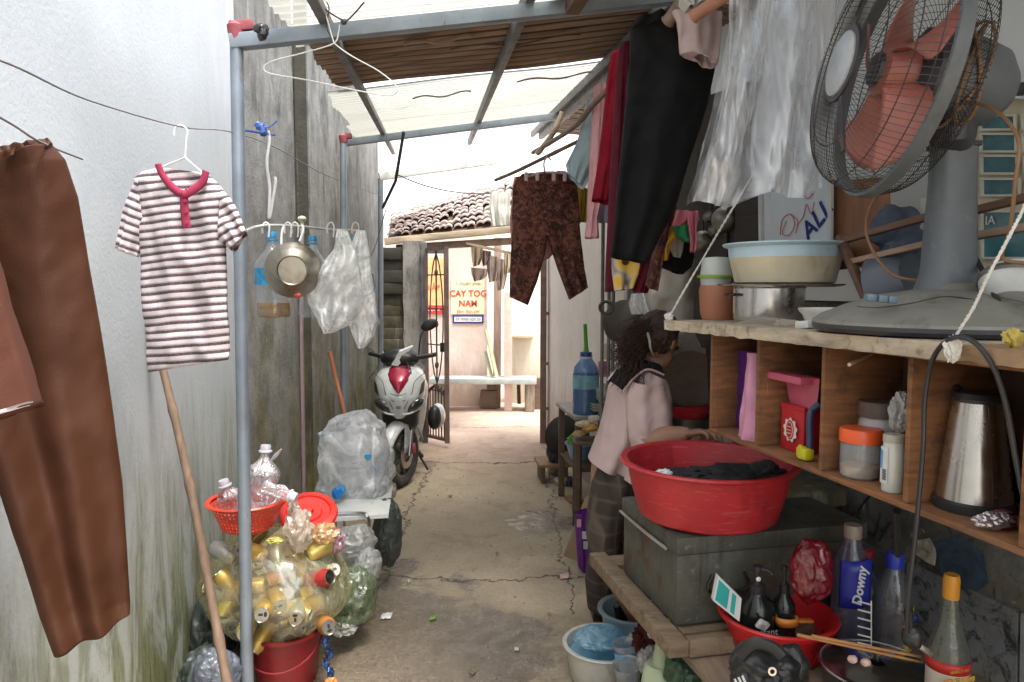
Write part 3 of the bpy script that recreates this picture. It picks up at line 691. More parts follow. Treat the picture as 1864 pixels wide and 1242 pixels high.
cloth(mb, [(-100, 318, 94, 262, 1.36), (-118, 350, 118, 290, 1.37), (-126, 430, 141, 360, 1.38), (-116, 540, 160, 480, 1.38), (-76, 660, 184, 610, 1.38), (-40, 780, 205, 750, 1.38), (2, 900, 222, 880, 1.37), (42, 1020, 231, 1005, 1.36), (72, 1120, 236, 1090, 1.36), (98, 1190, 236, 1114, 1.35)], 1.28, .032, .009, 180, 110, 3, (2, 4, 8), 1.5, .0035)
cloth(mb, [(-150, 420, -10, 400), (-190, 560, 0, 560), (-215, 800, -60, 820), (-200, 1100, -80, 1120)], 1.3, .035, .012, 50, 30, 5, (2, 4, 7), .5, .005)
mb.build('trouser_legs', brown, tr, ang=180, solid=.0012)
mb = MB(); cloth(mb, [(-104, 296, 88, 253, 1.36), (-104, 308, 96, 262, 1.36), (-102, 322, 93, 272, 1.36)], 1.28, .034, .006, 160, 8, 8, (9, 17, 29), 1, .002); mb.build('waistband', brown, tr, ang=180)
bl = thing('blouse', 'reddish brown blouse sleeve with a white lace cuff at the left edge', 'blouse', P(0, 780, 1.12))
mb = MB(); cloth(mb, [(-190, 160, -110, 172), (-195, 230, -70, 240), (-180, 330, -50, 330), (-168, 430, -28, 420), (-165, 560, 8, 540), (-160, 660, 38, 640), (-140, 806, 68, 742)], 1.1, .03, .012, 80, 50, 6, (2, 5, 8), .5, .005); mb.build('sleeve', fabric('red_brown_cotton', (.085, .032, .021), scale=5), bl, ang=180, solid=.001)
mb = MB(); cloth(mb, [(-130, 792, 64, 728), (-129, 799, 66, 735)], 1.1, .033, .012, 160, 3, 6, (2, 5, 8), 1, .004); mb.build('lace_cuff', fabric('white_lace', (.62, .56, .55)), bl, ang=180)
# striped polo
def stripes(name, rot, per=.0222):
    t = NT(name); v = t.coord((1, 1, 1), rot=rot); sp_ = t.n.new('ShaderNodeSeparateXYZ'); t.link(v, sp_.inputs[0])
    z = t.math('ADD', sp_.outputs[2], t.math('MULTIPLY', t.noise(v, 5, 2), .012))
    f = t.math('FRACT', t.math('MULTIPLY', z, 1 / per))
    wh = (.6, .53, .53); mau = (.36, .24, .27); dk = (.025, .002, .008)
    t.base(t.mix(.12, t.ramp(f, [(0, dk), (.31, dk), (.34, mau), (.46, mau), (.52, wh), (.95, wh), (.98, dk)]), t.ramp(t.noise(v, 160, 3), [(.3, .2), (.7, .8)])))
    t.rough(.9); t.bump(t.noise(v, 300, 3), .3, .002); return t.m
po = thing('polo_shirt', 'short sleeved polo shirt with maroon and white stripes on a wire hanger', 'shirt', P(335, 670, 2.05))
PK = dict(fold=.006, crump=.004)
mb = MB(); cloth(mb, [(290, 306, 374, 316, 2.03), (262, 314, 398, 336, 2.03), (246, 326, 413, 354, 2.02), (252, 380, 412, 410, 2.02), (258, 460, 411, 460, 2.02), (262, 540, 414, 530, 2.02), (266, 610, 418, 598, 2.02), (269, 678, 416, 655, 2.02)], 2.07, .026, .008, 110, 70, 2, (2, 4, 7), .3, .006)
mb.build('body_panel', stripes('polo_stripes', (0, R(5), 0)), po, ang=180, solid=.001)
mb = MB(); cloth(mb, [(254, 318, 266, 410), (240, 345, 262, 425), (226, 385, 257, 444), (213, 452, 251, 468)], 2.06, .02, .006, 50, 24, 4, (2, 5, 9), .5, .004); mb.build('sleeve', stripes('sleeve_stripes', (0, R(-22), 0)), po, ang=180, solid=.001)
mb = MB(); cloth(mb, [(404, 345, 402, 440), (418, 358, 408, 446), (434, 384, 415, 452), (449, 424, 425, 460)], 2.01, .02, .006, 50, 24, 5, (2, 5, 9), .5, .004); mb.build('sleeve', stripes('sleeve_stripe', (0, R(28), 0)), po, ang=180, solid=.001)
pinkd = fabric('dark_pink_rib', (.3, .035, .075), var=.2, scale=30)
def band(pts_a, pts_b, D, th=.004, n=8):
    a = spline([P(x, y, D) for x, y in pts_a], n); b_ = spline([P(x, y, D) for x, y in pts_b], n)
    m_ = MB(); m = len(a) - 1
    m_.grid(lambda u, v: a[round(u * m)].lerp(b_[round(u * m)], v) - Vector((0, .004 * math.sin(v * 3.14), 0)), m, 4); return m_
mb = band([(283, 300), (292, 322), (312, 348), (336, 362), (334, 352)], [(293, 298), (302, 318), (318, 336), (336, 350), (340, 342)], 2.02); mb.build('collar', pinkd, po, solid=.005)
mb = band([(381, 314), (376, 334), (362, 348), (338, 362), (330, 355)], [(370, 309), (366, 324), (354, 336), (338, 348), (332, 346)], 2.0); mb.build('collar', pinkd, po, solid=.005)
mb = band([(292, 303), (312, 326), (335, 333), (358, 328), (372, 312)], [(296, 312), (314, 338), (335, 345), (356, 340), (369, 322)], 2.08); mb.build('neck_band', pinkd, po, solid=.004)
mb = band([(329, 352), (330, 385), (333, 415)], [(342, 352), (344, 385), (348, 415)], 2.005); mb.build('placket', pinkd, po, solid=.006)
for y in (366, 386, 406): mb = MB(); mb.lathe([(0, .002), (.005, .002), (.006, 0)], P(337 + (y - 366) * .06, y, 1.998), 10, Matrix.Rotation(R(90), 3, 'X')); mb.build('button', pinkd, po)
hg = thing('wire_hanger', 'thin white wire hanger carrying the striped polo shirt', 'hanger', P(337, 290, 2.05))
mb = MB(); mb.tube(spline([P(317, 247, 2.05), P(319, 234, 2.05), P(330, 228, 2.05), P(341, 238, 2.05), P(339, 256, 2.05), P(337, 288, 2.05)], 6), .0022, 6); mb.build('hook', wire_w, hg)
mb = MB(); mb.tube([P(337, 287, 2.05), P(262, 318, 2.07), P(258, 326, 2.07), P(408, 352, 2.03), P(398, 340, 2.03), P(337, 287, 2.05)], .0022, 6); mb.build('frame', wire_w, hg)
# big loose wire hanger hanging from the beam
mb = MB(); D_ = 2.5
mb.tube(spline([P(590, 18, D_), P(597, 40, D_), P(606, 72, D_), P(612, 82, D_), P(640, 102, D_), P(690, 130, D_), P(720, 155, D_), P(722, 168, D_), P(705, 174, D_), P(650, 165, D_), P(560, 146, D_), P(492, 134, D_), P(481, 122, D_), P(500, 110, D_), P(550, 97, D_), P(606, 80, D_), P(616, 60, D_), P(618, 45, D_)], 6), .0022, 7)
tag(mb.build('wire_hanger', wire_w), 'large bent white wire hanger dangling under the near roof beam', 'hanger')
mb = MB(); mb.tube(spline([P(560, -20, 2.48), P(590, 15, 2.5), P(625, 37, 2.5), P(640, 30, 2.5), P(663, 4, 2.5)], 6), .003, 6); mb.tube(spline([P(570, -20, 2.5), P(598, 10, 2.52), P(594, 45, 2.53), P(603, 70, 2.53)], 6), .0025, 6)
mb.blob(P(626, 40, 2.49), .011, .3, 2, 2); tag(mb.build('wire_tangle', wire_d), 'dark twisted wire tied over the near roof beam', 'wire')
# bamboo pole
mb = MB(); bp = [P(268, 560, 2.52), P(462, 1441, 2.2)]; n_ = 44; pts = []; rr = []
for k in range(n_ + 1):
    u = k / n_; p = bp[0].lerp(bp[1], u) + Vector((.012 * math.sin(u * 5), 0, 0)); pts.append(p); rr.append(.0125 + .004 * u + (.003 if k % 7 == 3 else 0))
mb.tube(pts, rr, 12); tag(mb.build('bamboo_pole', bamboo), 'jointed bamboo pole leaning on the left wall below the striped shirt', 'pole')
# blue tie and strap
mb = MB(); c = P(476, 236, 2.72)
mb.tube(spline([P(441, 237, 2.6), P(462, 240, 2.66), P(500, 246, 2.75)], 5), .004, 6)
for k in range(5): mb.blob(c + Vector((rnd.uniform(-.012, .012), rnd.uniform(-.01, .01), rnd.uniform(-.012, .014))), (.014, .012, .014), .5, 2, 2, k)
mb.tube(spline([c, P(495, 228, 2.74), P(504, 220, 2.74)], 4), .003, 5); tag(mb.build('twine', M('blue_cord_plastic', (.05, .12, .4), .5, var=.4)), 'knot of blue plastic cord tied behind the near post', 'cord')
mb = MB(); pts = spline([P(488, 238, 2.72), P(490, 260, 2.72), P(486, 300, 2.72), P(491, 345, 2.72), P(490, 398, 2.72), P(496, 365, 2.71), P(502, 332, 2.71), P(500, 322, 2.71)], 6)
m = len(pts) - 1; mb.grid(lambda u, v: pts[round(u * m)] + Vector(((v - .5) * .011, .002 * math.sin(u * 20), 0)), m, 2); tag(mb.build('strap', M('white_strap', (.72, .72, .72), .6), solid=.001), 'white plastic strap dangling from the blue cord knot', 'strap')

# ------------------------------------------------------------------ hanging rail with bottles, pan and bags
rl = thing('hanging_rail', 'white rail with hooks slung between the grey roof posts', 'rail', P(560, 416, 3.4))
mb = MB(); mb.tube(spline([P(447, 420, 2.62), P(480, 411, 3.0), P(540, 412, 3.35), P(600, 418, 3.8), P(650, 420, 4.2), P(636, 420, 5.25)], 6), .006, 8); mb.build('rod', M('dirty_white_tube', (.6, .6, .57), .5, dirt=.4), rl)
for px, d in ((482, 3.0), (522, 3.1), (535, 3.2), (600, 3.6), (645, 3.9)):
    mb = MB(); mb.tube(spline([P(px - 4, 425, d), P(px - 4, 412, d), P(px + 2, 405, d), P(px + 8, 412, d), P(px + 7, 432, d)], 4), .004, 6); mb.build('hook', wire_w, rl)
pet = clear('clear_pet', (.93, .95, .97), .1); pet_b = clear('bluish_pet', (.62, .8, .95), .14, (.3, .5, .75)); cap_b = plastic('blue_cap', (.03, .28, .5)); lab_b = M('blue_label', (.03, .25, .48), .4, var=.5, scale=30)
def bottle_prof(r, h, neck=.018, waist=.93, ribs=5):
    pr = [(0, 0), (r * .8, 0), (r * .97, .01 * h / .3), (r, .05 * h)]
    for k in range(ribs * 4 + 1):
        u = k / (ribs * 4); pr.append((r * (1 - .025 * (1 - math.cos(u * ribs * 2 * math.pi)) / 2) * (1 - (1 - waist) * math.sin(u * math.pi)), h * (.06 + .5 * u)))
    for k in range(1, 9):
        u = k / 8; pr.append((r + (neck - r) * (1 - math.cos(u * math.pi)) / 2 * 1.0, h * (.58 + .3 * u)))
    pr += [(neck, h * .9), (neck, h * .96)]
    return pr
def water_bottle(base, r, h, label, group, tilt=(0, 0, 0), liquid=None, lab=True, m=None):
    Mx = Euler(tilt).to_matrix(); base = Vector(base)
    t = thing('water_bottle', label, 'bottle', base, 0, group)
    mb = MB(); mb.lathe(bottle_prof(r, h), base, 32, Mx, wob=.02); mb.build('bottle_body', m or pet, t)
    mb = MB(); mb.lathe([(0, 0), (.021, 0), (.021, .02), (.019, .024), (0, .024)], base + Mx @ Vector((0, 0, h * .93)), 20, Mx, flute=(20, .02)); mb.build('cap', cap_b, t)
    mb = MB(); mb.lathe([(.026, 0), (.026, .008), (.022, .008)], base + Mx @ Vector((0, 0, h * .89)), 18, Mx); mb.build('neck_ring', cap_b, t)
    if lab: mb = MB(); mb.lathe([(r * 1.012, h * .38), (r * .985, h * .46), (r * 1.012, h * .57)], base, 32, Mx); mb.build('label', lab_b, t)
    if liquid: mb = MB(); mb.lathe([(0, .004), (r * .9, .005), (r * .96, h * .06), (r * .95, h * liquid), (0, h * liquid)], base, 28, Mx); mb.build('liquid', M('tea_brown_liquid', (.3, .17, .05), .2), t)
    return t
grp = None
water_bottle(P(499, 578, 3.1), .077, .37, 'big clear water bottle with brown dregs hanging left of the steel pan', grp, liquid=.17)
water_bottle(P(572, 578, 3.5), .075, .40, 'clear water bottle with blue cap hanging behind the steel pan', grp)
water_bottle(P(664, 598, 4.0), .085, .52, 'clear water bottle with blue label behind the right hanging bag', grp, tilt=(0, R(-6), 0))
# pan
pn = thing('steel_pan', 'dented steel pan hanging bottom outwards from the white rail', 'pan', P(533, 492, 2.98))
Mx = Euler((R(92), R(0), R(14))).to_matrix(); c = P(533, 492, 2.98); k_ = K(2.98)
mb = MB(); mb.lathe([(0, .048), (.055, .048), (.06, .052), (.064, .047), (.085, .032), (.104, .008), (.112, -.012), (.116, -.012), (.107, .006), (.086, .028), (.06, .042), (0, .044)], c, 40, Mx); mb.build('bowl', metalm('worn_steel', (.36, .33, .27), .36, dirt=.75, dirtc=(.1, .08, .06)), pn)
mb = MB(); mb.tube(spline([P(512, 446, 2.98), P(513, 424, 3.0), P(517, 412, 3.02)], 4), .005, 6); mb.tube(spline([P(545, 440, 3.0), P(552, 420, 3.05), P(550, 410, 3.1)], 4), .005, 6); mb.build('handle', wire_w, pn)
mb = MB(); mb.blob(P(542, 538, 2.93), (.016, .01, .01), .2, 2, 2); mb.build('red_knob', M('red_knob_paint', (.6, .06, .04), .4), pn)
bagf = film('white_polythene', hi=.95, lo=.3, scale=6, bs=10, gl=.12, bump=.5, white=(.92, .92, .9))
def cbag(label, rows, D, hd, mat, seed, name='plastic_bag', cat='plastic bag', crump=.014, m=46, n=64, fold=.012, group=None):
    mb = MB(); cloth(mb, rows, D, hd, fold, n, m, seed, (3, 6, 11), .5, crump, pw=.9)
    return tag(mb.build(name, mat, ang=180), label, cat, group)
cbag('crumpled clear plastic bag hanging in front of the bottles beside the steel pan', [(616, 420, 630, 420), (612, 436, 638, 438), (606, 456, 648, 458), (582, 495, 656, 495), (556, 532, 663, 535), (558, 552, 660, 560), (580, 585, 640, 590), (596, 606, 606, 606)], 3.05, .06, bagf, 3, crump=.02)
cbag('long clear plastic bag hanging to a point right of the crumpled one', [(652, 420, 664, 420), (644, 436, 668, 437), (630, 465, 673, 465), (622, 530, 682, 540), (630, 575, 688, 585), (645, 610, 680, 612), (655, 633, 664, 633)], 3.2, .05, bagf, 8, crump=.012)
mb = MB(); mb.tube(spline([P(618, 420, 3.12), P(624, 445, 3.12), P(628, 470, 3.12), P(632, 492, 3.12)], 6), [.012 - .008 * k / 18 for k in range(19)], 8); tag(mb.build('green_stalk', M('green_stalk', (.2, .36, .08), .6, var=.3)), 'green vegetable stalk tucked between the hanging plastic bags', 'vegetable')
# mop pole and handle
mp = thing('mop', 'pinkish mop pole with a pale knob standing against the grey wall', 'mop', (P(552, 900, 3.92).x, 3.92, 0))
mb = MB(); mb.tube([P(550, 415, 3.92), P(549, 600, 3.92), Vector((P(553, 900, 3.92).x, 3.92, .06))], .0105, 10); mb.build('handle', M('pinkish_tube', (.42, .29, .3), .5, var=.15), mp)
mb = MB(); mb.lathe([(0, .045), (.018, .04), (.024, .028), (.018, .014), (.01, .008), (.012, -.05), (0, -.05)], P(550, 408, 3.92), 16); mb.build('knob', plastic('ivory_plastic', (.55, .5, .38)), mp)
mb = MB(); mb.blob((P(553, 900, 3.92).x, 3.92, .06), (.1, .08, .055), .5, 4, 3, 2); mb.build('mop_head', fabric('grey_rag', (.3, .28, .26)), mp)
mb = MB(); mb.tube([P(600, 640, 4.75), P(609, 680, 4.75), P(623, 735, 4.7), P(660, 900, 4.6)], .013, 10); o = mb.build('broom_handle', M('orange_handle', (.5, .17, .07), .5, var=.3, scale=5)); tag(o, 'orange and red broom handle leaning by the grey wall', 'handle')
mb = MB(); mb.beam((P(646, 800, 6.2).x, 6.2, 0), (P(643, 800, 6.3).x, 6.3, 1.45), .07, .03, (1, 0, 0)); tag(mb.build('wood_batten', pale_wood), 'pale upright wooden batten against the wall behind the scooter', 'batten')
mb = MB(); mb.tube(spline([P(665, 632, 5.6), P(680, 640, 5.7), P(690, 660, 5.8), P(672, 690, 5.7)], 6), .004, 6); mb.tube(spline([P(703, 380, 6.5), P(686, 440, 6.4), P(676, 465, 6.3)], 6), .004, 6); tag(mb.build('cable', wire_d), 'loose thin cable drooping by the far grey post', 'cable')

# ------------------------------------------------------------------ recyclables
rd = thing('red_bucket', 'dark red plastic bucket under the bag of cans', 'bucket', (P(522, 1200, 2.75).x, 2.75, 0))
rc = (P(522, 1200, 2.75).x, 2.75, 0)
redp = plastic('red_bucket_plastic', (.2, .01, .014), .4)
mb = MB(); mb.lathe([(0, .002), (.115, 0), (.14, .2), (.15, .2), (.15, .212), (.137, .212), (.112, .01), (0, .01)], rc, 36); mb.build('bucket_body', redp, rd)
mb = MB(); mb.tube([Vector(rc) + Vector((.15 * math.cos(t), -.02 - .14 * abs(math.sin(t)), .19 - .09 * math.sin(t))) for t in [k / 14 * math.pi for k in range(15)]], .004, 6); mb.build('handle', redp, rd)
cang = [M('gold_can', (.5, .33, .08), .4, .55, dirt=.3), M('orange_can', (.5, .2, .05), .45, .4, dirt=.3), M('yellow_can', (.55, .45, .13), .4, .5, dirt=.3), M('red_can', (.38, .03, .025), .45, .3, dirt=.3), M('silver_can', (.5, .5, .47), .4, .6, dirt=.3)]
alu = metalm('bare_aluminium', (.5, .48, .42), .35, dirt=.3)
def make_can(mi):
    t = thing('drink_can', 'squashed gold drink can inside the clear bag', 'can', (0, 0, 0), 0, 'empty cans in the clear bag')
    mb = MB(); mb.lathe([(0, .003), (.024, 0), (.032, .01), (.033, .1), (.027, .115), (.027, .118)], (0, 0, 0), 24, wob=.05); mb.build('can_body', cang[mi], t)
    mb = MB(); mb.lathe([(.028, .117), (.0275, .12), (.026, .116), (0, .116)], (0, 0, 0), 24); mb.build('can_top', alu, t)
    mb = MB(); mb.lathe([(.008, .1166), (.004, .1172), (0, .1172)], (.013, 0, 0), 12, sx=.75, sy=1.25); mb.box((-.004, 0, .1172), (.016, .009, .0012)); mb.build('can_mouth', black, t)
    return t
BC = P(502, 1062, 2.8); BR = (.275, .22, .215)
r2 = random.Random(11); protos = [make_can(k) for k in range(5)]; names_c = ['gold', 'orange', 'yellow', 'red', 'silver']
fixed = [(486, 1104, 2.63, (R(80), 0, R(10)), 0), (540, 1108, 2.69, (R(20), R(70), R(20)), 0), (585, 1132, 2.72, (R(30), R(75), R(-30)), 1), (560, 1055, 2.71, (R(70), R(40), R(50)), 3), (455, 1130, 2.66, (R(80), R(80), 0), 2), (402, 1125, 2.72, (0, R(80), R(20)), 1), (412, 1068, 2.75, (R(10), R(20), 0), 2), (560, 1010, 2.7, (R(30), R(70), R(60)), 2), (480, 1010, 2.7, (R(20), R(-60), R(30)), 0), (430, 1020, 2.7, (R(10), R(-70), R(-30)), 4)]
n_c = 0
def put_can(loc, rot, mi):
    global n_c
    t = protos[mi] if not protos[mi].get('used') else dup(protos[mi], loc)
    if t is protos[mi]: protos[mi]['used'] = 1
    t.location = loc; t.rotation_euler = rot
    t['label'] = 'empty %s drink can inside the bulging clear bag on the bucket' % names_c[mi]; t['group'] = 'empty %s cans in the bag' % names_c[mi]; n_c += 1
for px, py, d, rot, mi in fixed: put_can(P(px, py, d), rot, mi)
pts_c = []
tries = 0
while len(pts_c) < 66 and tries < 9000:
    tries += 1
    d = Vector((r2.gauss(0, 1), r2.gauss(-.9, 1), r2.gauss(-.1, 1))); d.normalize(); f_ = r2.uniform(.5, .79)
    q = BC + Vector((d.x * BR[0] * f_, d.y * BR[1] * f_, d.z * BR[2] * f_))
    if any((q - o_).length < .052 for o_ in pts_c): continue
    pts_c.append(q); put_can(q, (r2.uniform(0, 6), r2.uniform(0, 6), r2.uniform(0, 6)), r2.choice([0, 0, 1, 2, 2, 4, 4, 0, 2, 3]))
for p_ in protos:
    if 'used' in p_: del p_['used']
def baggy(name, label, c, r, mat, seed, amp=.16, sc=2.2, sub=5, cat='plastic bag', fn=None, group=None):
    mb = MB(); mb.blob(c, r, amp, sc, sub, seed, fn=fn); return tag(mb.build(name, mat, ang=40), label, cat, group)
def boxy(q, rx=None):
    return q
yb = film('yellowish_film', (.96, .94, .78), .06, .46, 3.0, (.85, .82, .58), .3, bs=4, bump=.5)
baggy('can_bag', 'bulging clear yellowish bag full of gold drink cans on the red bucket', BC, (.295, .24, .23), yb, 4, .06, 2.0)
# flattened bottles and cups in the can bag, near its face
for k, (px, py, d, c_, lab) in enumerate(((520, 1035, 2.66, (.3, .31, .3), 'white printed plastic wrapper pressed inside the can bag'), (415, 1060, 2.74, (.04, .06, .16), 'dark blue wrapper inside the can bag'), (592, 1040, 2.76, (.4, .36, .1), 'yellow wrapper at the right side of the can bag'), (572, 995, 2.75, (.3, .42, .32), 'green and white wrapper on top of the cans'), (585, 1015, 2.76, (.32, .42, .42), 'pale blue wrapper near the top of the can bag'))):
    mb = MB(); mb.blob(P(px, py, d), (.05 if k == 0 else .035, .01, .03 if k == 0 else .03), .3, 1.6, 3, k); tag(mb.build('wrapper', M('wrap%d' % k if False else 'wrapper_foil_' + 'abcde'[k], c_, .35, var=.5, scale=40)), lab, 'wrapper')
# colander with crushed bottles
def perforated(name, c, nth, zs, thr=.1):
    t = NT(name); v = t.coord(); sp_ = t.n.new('ShaderNodeSeparateXYZ'); t.link(v, sp_.inputs[0])
    an = t.math('ARCTAN2', sp_.outputs[1], sp_.outputs[0]); a = t.math('SINE', t.math('MULTIPLY', an, nth)); b_ = t.math('SINE', t.math('MULTIPLY', sp_.outputs[2], zs))
    h = t.math('MULTIPLY', t.math('GREATER_THAN', a, thr), t.math('GREATER_THAN', b_, -.1))
    tr_ = t.n.new('ShaderNodeBsdfTransparent'); mx = t.n.new('ShaderNodeMixShader'); t.link(h, mx.inputs[0]); t.link(t.b.outputs[0], mx.inputs[1]); t.link(tr_.outputs[0], mx.inputs[2]); t.link(mx.outputs[0], t.out.inputs['Surface'])
    t.base(c); t.rough(.4); return t.m
cc = P(452, 962, 2.72)
cl = thing('colander', 'orange red plastic colander standing on the bag of cans', 'colander', cc)
mb = MB(); mb.lathe([(.085, 0), (.1, .012), (.135, .105)], cc, 48); mb.build('basket', perforated('red_perforated', (.62, .06, .03), 46, 420), cl)
mb = MB(); mb.lathe([(.134, .103), (.15, .108), (.155, .114), (.15, .12), (.135, .115)], cc, 48, wob=.01); mb.lathe([(0, .004), (.086, .004), (.09, .012)], cc, 40); mb.build('rim', plastic('orange_red_plastic', (.66, .05, .025)), cl)
ld = thing('basin_lid', 'bright red round plastic lid propped behind the colander', 'lid', P(562, 935, 2.9))
Mx = Euler((R(28), R(8), 0)).to_matrix(); mb = MB(); mb.lathe([(0, .012), (.05, .014), (.055, .006), (.085, .008), (.09, .016), (.112, .012), (.118, 0), (.112, -.004), (.09, .004), (0, 0)], P(562, 935, 2.9), 44, Mx); mb.build('disc', plastic('bright_red_plastic', (.7, .03, .02)), ld)
mb = MB(); mb.lathe([(.02, .014), (.018, .03), (0, .032)], P(562, 935, 2.9), 18, Mx); mb.build('knob', MATS['bright_red_plastic'], ld)
petc = film('crushed_pet', (.95, .95, .97), .08, .7, 11, (.85, .84, .88), .4, bs=26)
def crushed(base, r, h, rot, label, m=None):
    Mx = Euler(rot).to_matrix(); t = thing('crushed_bottle', label, 'bottle', base)
    mb = MB(); mb.lathe(bottle_prof(r, h, .016, .8, 4), base, 28, Mx, wob=.45); mb.build('bottle_body', m or petc, t)
    mb = MB(); mb.lathe([(0, .02), (.018, .02), (.02, .014), (.02, 0), (.026, -.003), (.026, -.008), (.014, -.008)], Vector(base) + Mx @ Vector((0, 0, h * .97)), 18, Mx); mb.build('cap', plastic('greyish_cap', (.6, .6, .66)), t)
    return t
crushed(P(478, 925, 2.74), .062, .235, (R(-4), R(3), 0), 'crumpled clear bottle with a white cap upright in the red colander')
crushed(P(480, 885, 2.66), .026, .12, (R(0), R(108), R(-8)), 'small flattened clear bottle lying on the colander rim')
crushed(P(428, 935, 2.78), .045, .13, (R(6), R(-15), 0), 'crushed pinkish bottle half hidden behind the near post')
mb = MB(); mb.tube(spline([P(494, 838, 2.74), P(505, 826, 2.72), P(512, 818, 2.7)], 4), [.004, .006, .008, .009, .008, .006, .005, .004, .003], 6, sx=.5); tag(mb.build('plastic_tab', MATS['greyish_cap']), 'grey plastic tab sticking out beside the crumpled bottle cap', 'tab')
# rags and wrappers on top right of the bag
cw = film('creamy_film', (.9, .85, .78), .4, .9, 7, (.75, .68, .58), .12)
for k, (px, py, d, r, lab, m) in enumerate(((545, 965, 2.66, (.05, .05, .075), 'crumpled cream plastic bag stuffed beside the colander', cw), (535, 930, 2.7, (.022, .02, .04), 'twisted white bag tip rising next to the red lid', cw), (592, 972, 2.72, (.05, .04, .04), 'orange tinted crumpled bag on the right shoulder of the can bag', film('peach_film', (.95, .8, .6), .5, .9, 6, (.75, .5, .25), .12)), (612, 985, 2.74, (.03, .03, .045), 'pinkish purple crumpled bag right of the can bag', film('mauve_film', (.8, .6, .7), .5, .9, 6, (.6, .35, .42), .12)), (500, 985, 2.62, (.03, .02, .012), 'yellow and white scrap under the colander', MATS['wrapper_foil_c']))):
    baggy('crumpled_bag', lab, P(px, py, d), r, m, k + 3, .4, 2.6, 4)
# stool with white board, big bag of bottles
st = thing('folding_stool', 'low steel tube stool with a white board seat', 'stool', (-.76, 3.65, 0))
wb = M('white_laminate', (.72, .72, .7), .35, var=.04, dirt=.15)
z_ = .45; c4 = [G(604, 950, z_), G(707, 943, z_), G(716, 884, z_), G(625, 880, z_)]
mb = MB(); mb.prism(c4, (0, 0, .018)); mb.build('seat_board', wb, st)
mb = MB(); mb.tube(spline([G(600, 936, z_ + .03), G(655, 934, z_ + .03), G(668, 940, z_ + .03), P(672, 965, 3.37), Vector((G(672, 1090).x, 3.4, .0))], 5), .008, 8); mb.tube([c4[2] - Vector((.02, 0, 0)), Vector((c4[2].x - .02, c4[2].y, 0))], .008, 8); mb.tube([c4[3], Vector((c4[3].x, c4[3].y, 0))], .008, 8); mb.tube([c4[0] + Vector((.01, .02, 0)), Vector((c4[0].x + .01, c4[0].y, 0))], .008, 8); mb.build('stool_frame', metalm('grey_tube', (.4, .4, .4), .4), st)
bc = P(645, 838, 3.72)
bb_ = film('cloudy_polythene', (.95, .97, .98), .42, .95, 5.5, (.96, .97, .97), .12, bs=9, bump=.5)
baggy('bottle_bag', 'tall cloudy white bag stuffed with plastic bottles on the white board', bc, (.2, .17, .275), bb_, 9, .13, 2.2, 5, fn=lambda q: Vector((math.copysign(abs(q.x / .2) ** .62, q.x) * .175 + .02 * noise.noise(q * 14), math.copysign(abs(q.y / .17) ** .7, q.y) * .15 + .03 * noise.noise(q * 11), math.copysign(abs(q.z / .275) ** .75, q.z) * .25 + .03 * noise.noise(Vector((q.x * 14, q.y * 9, 3))))))
for k, (dx, dy, dz, rot, lab) in enumerate(((-.05, -.03, -.16, (R(70), R(20), 0), 'clear bottle with a bright blue cap at the bottom of the cloudy bag'), (.0, -.0, .0, (R(50), R(60), 0), 'clear bottle in the middle of the cloudy bag'), (-.03, .0, .02, (R(10), R(-50), 0), 'clear bottle with bluish label at the left of the cloudy bag'), (.05, 0, -.16, (R(20), R(30), 0), 'clear bottle at the right of the cloudy bag'))):
    water_bottle(bc + Vector((dx, dy, dz)), .032, .17, lab, None, rot, lab=(k != 1))
r5 = random.Random(3)
for k in range(15):
    q = bc + Vector((r5.uniform(-.12, .12), r5.uniform(-.09, .07), -.17 + .36 * k / 14)); rot = (r5.uniform(.6, 2.2), r5.uniform(-1.2, 1.2), r5.uniform(0, 6)); Mx = Euler(rot).to_matrix(); t = thing('plastic_bottle', 'crushed clear bottle packed inside the cloudy white bag', 'bottle', q, 0, 'crushed bottles packed in the cloudy bag')
    mb = MB(); mb.lathe([(r, z - .08) for r, z in bottle_prof(.034, .17, .014, .85, 4)], q, 20, Mx, wob=.3); mb.build('bottle_body', petc, t)
    mb = MB(); mb.lathe([(0, .02), (.016, .02), (.017, 0), (0, 0)], q + Mx @ Vector((0, 0, .08)), 14, Mx); mb.build('cap', (cap_b, MATS['greyish_cap'], wb)[k % 3], t)
mb = MB(); mb.blob(P(614, 898, 3.5), (.026, .016, .03), .25, 2, 3); tag(mb.build('bottle_lump', M('bright_blue', (.02, .2, .6), .35)), 'bright blue lump showing through the cloudy bag of bottles', 'cap')
baggy('plastic_bag', 'soft clear bag spilling over the right side of the white board', P(690, 850, 3.85), (.09, .1, .13), bb_, 12, .25, 2.4, 4)
baggy('plastic_bag', 'yellow white bag tucked at the right edge of the white board', P(710, 893, 3.9), (.035, .05, .05), cw, 13, .25, 2.4, 4)
baggy('rubbish_or_filler_bag', 'dark grey green bin bag under the white board', P(705, 968, 3.6), (.075, .1, .17), M('dark_bin_bag', (.05, .06, .055), .4, var=.3, scale=8, bump=.5, bscale=20, bdist=.02), 14, .18, 2.2, 5)
baggy('plastic_bag', 'crumpled grey clear bag heaped under the white stool board', P(645, 990, 3.2), (.1, .1, .085), film('greyish_film', (.85, .86, .86), .45, .9, 9, (.6, .6, .58), .12), 15, .22, 1.7, 5)
baggy('plastic_bag', 'crumpled translucent bag leaning out beside the can bag', P(668, 1030, 3.15), (.065, .07, .09), film('frosty_film', (.9, .91, .92), .4, .85, 8, (.7, .71, .7), .12), 16, .22, 1.6, 5)
baggy('plastic_bag', 'greenish clear bag on the wet floor right of the can bag', P(640, 1085, 3.0), (.11, .1, .125), film('greenish_film', (.78, .86, .7), .25, .7, 5, (.3, .36, .22), .12), 17, .16, 2.2, 5)
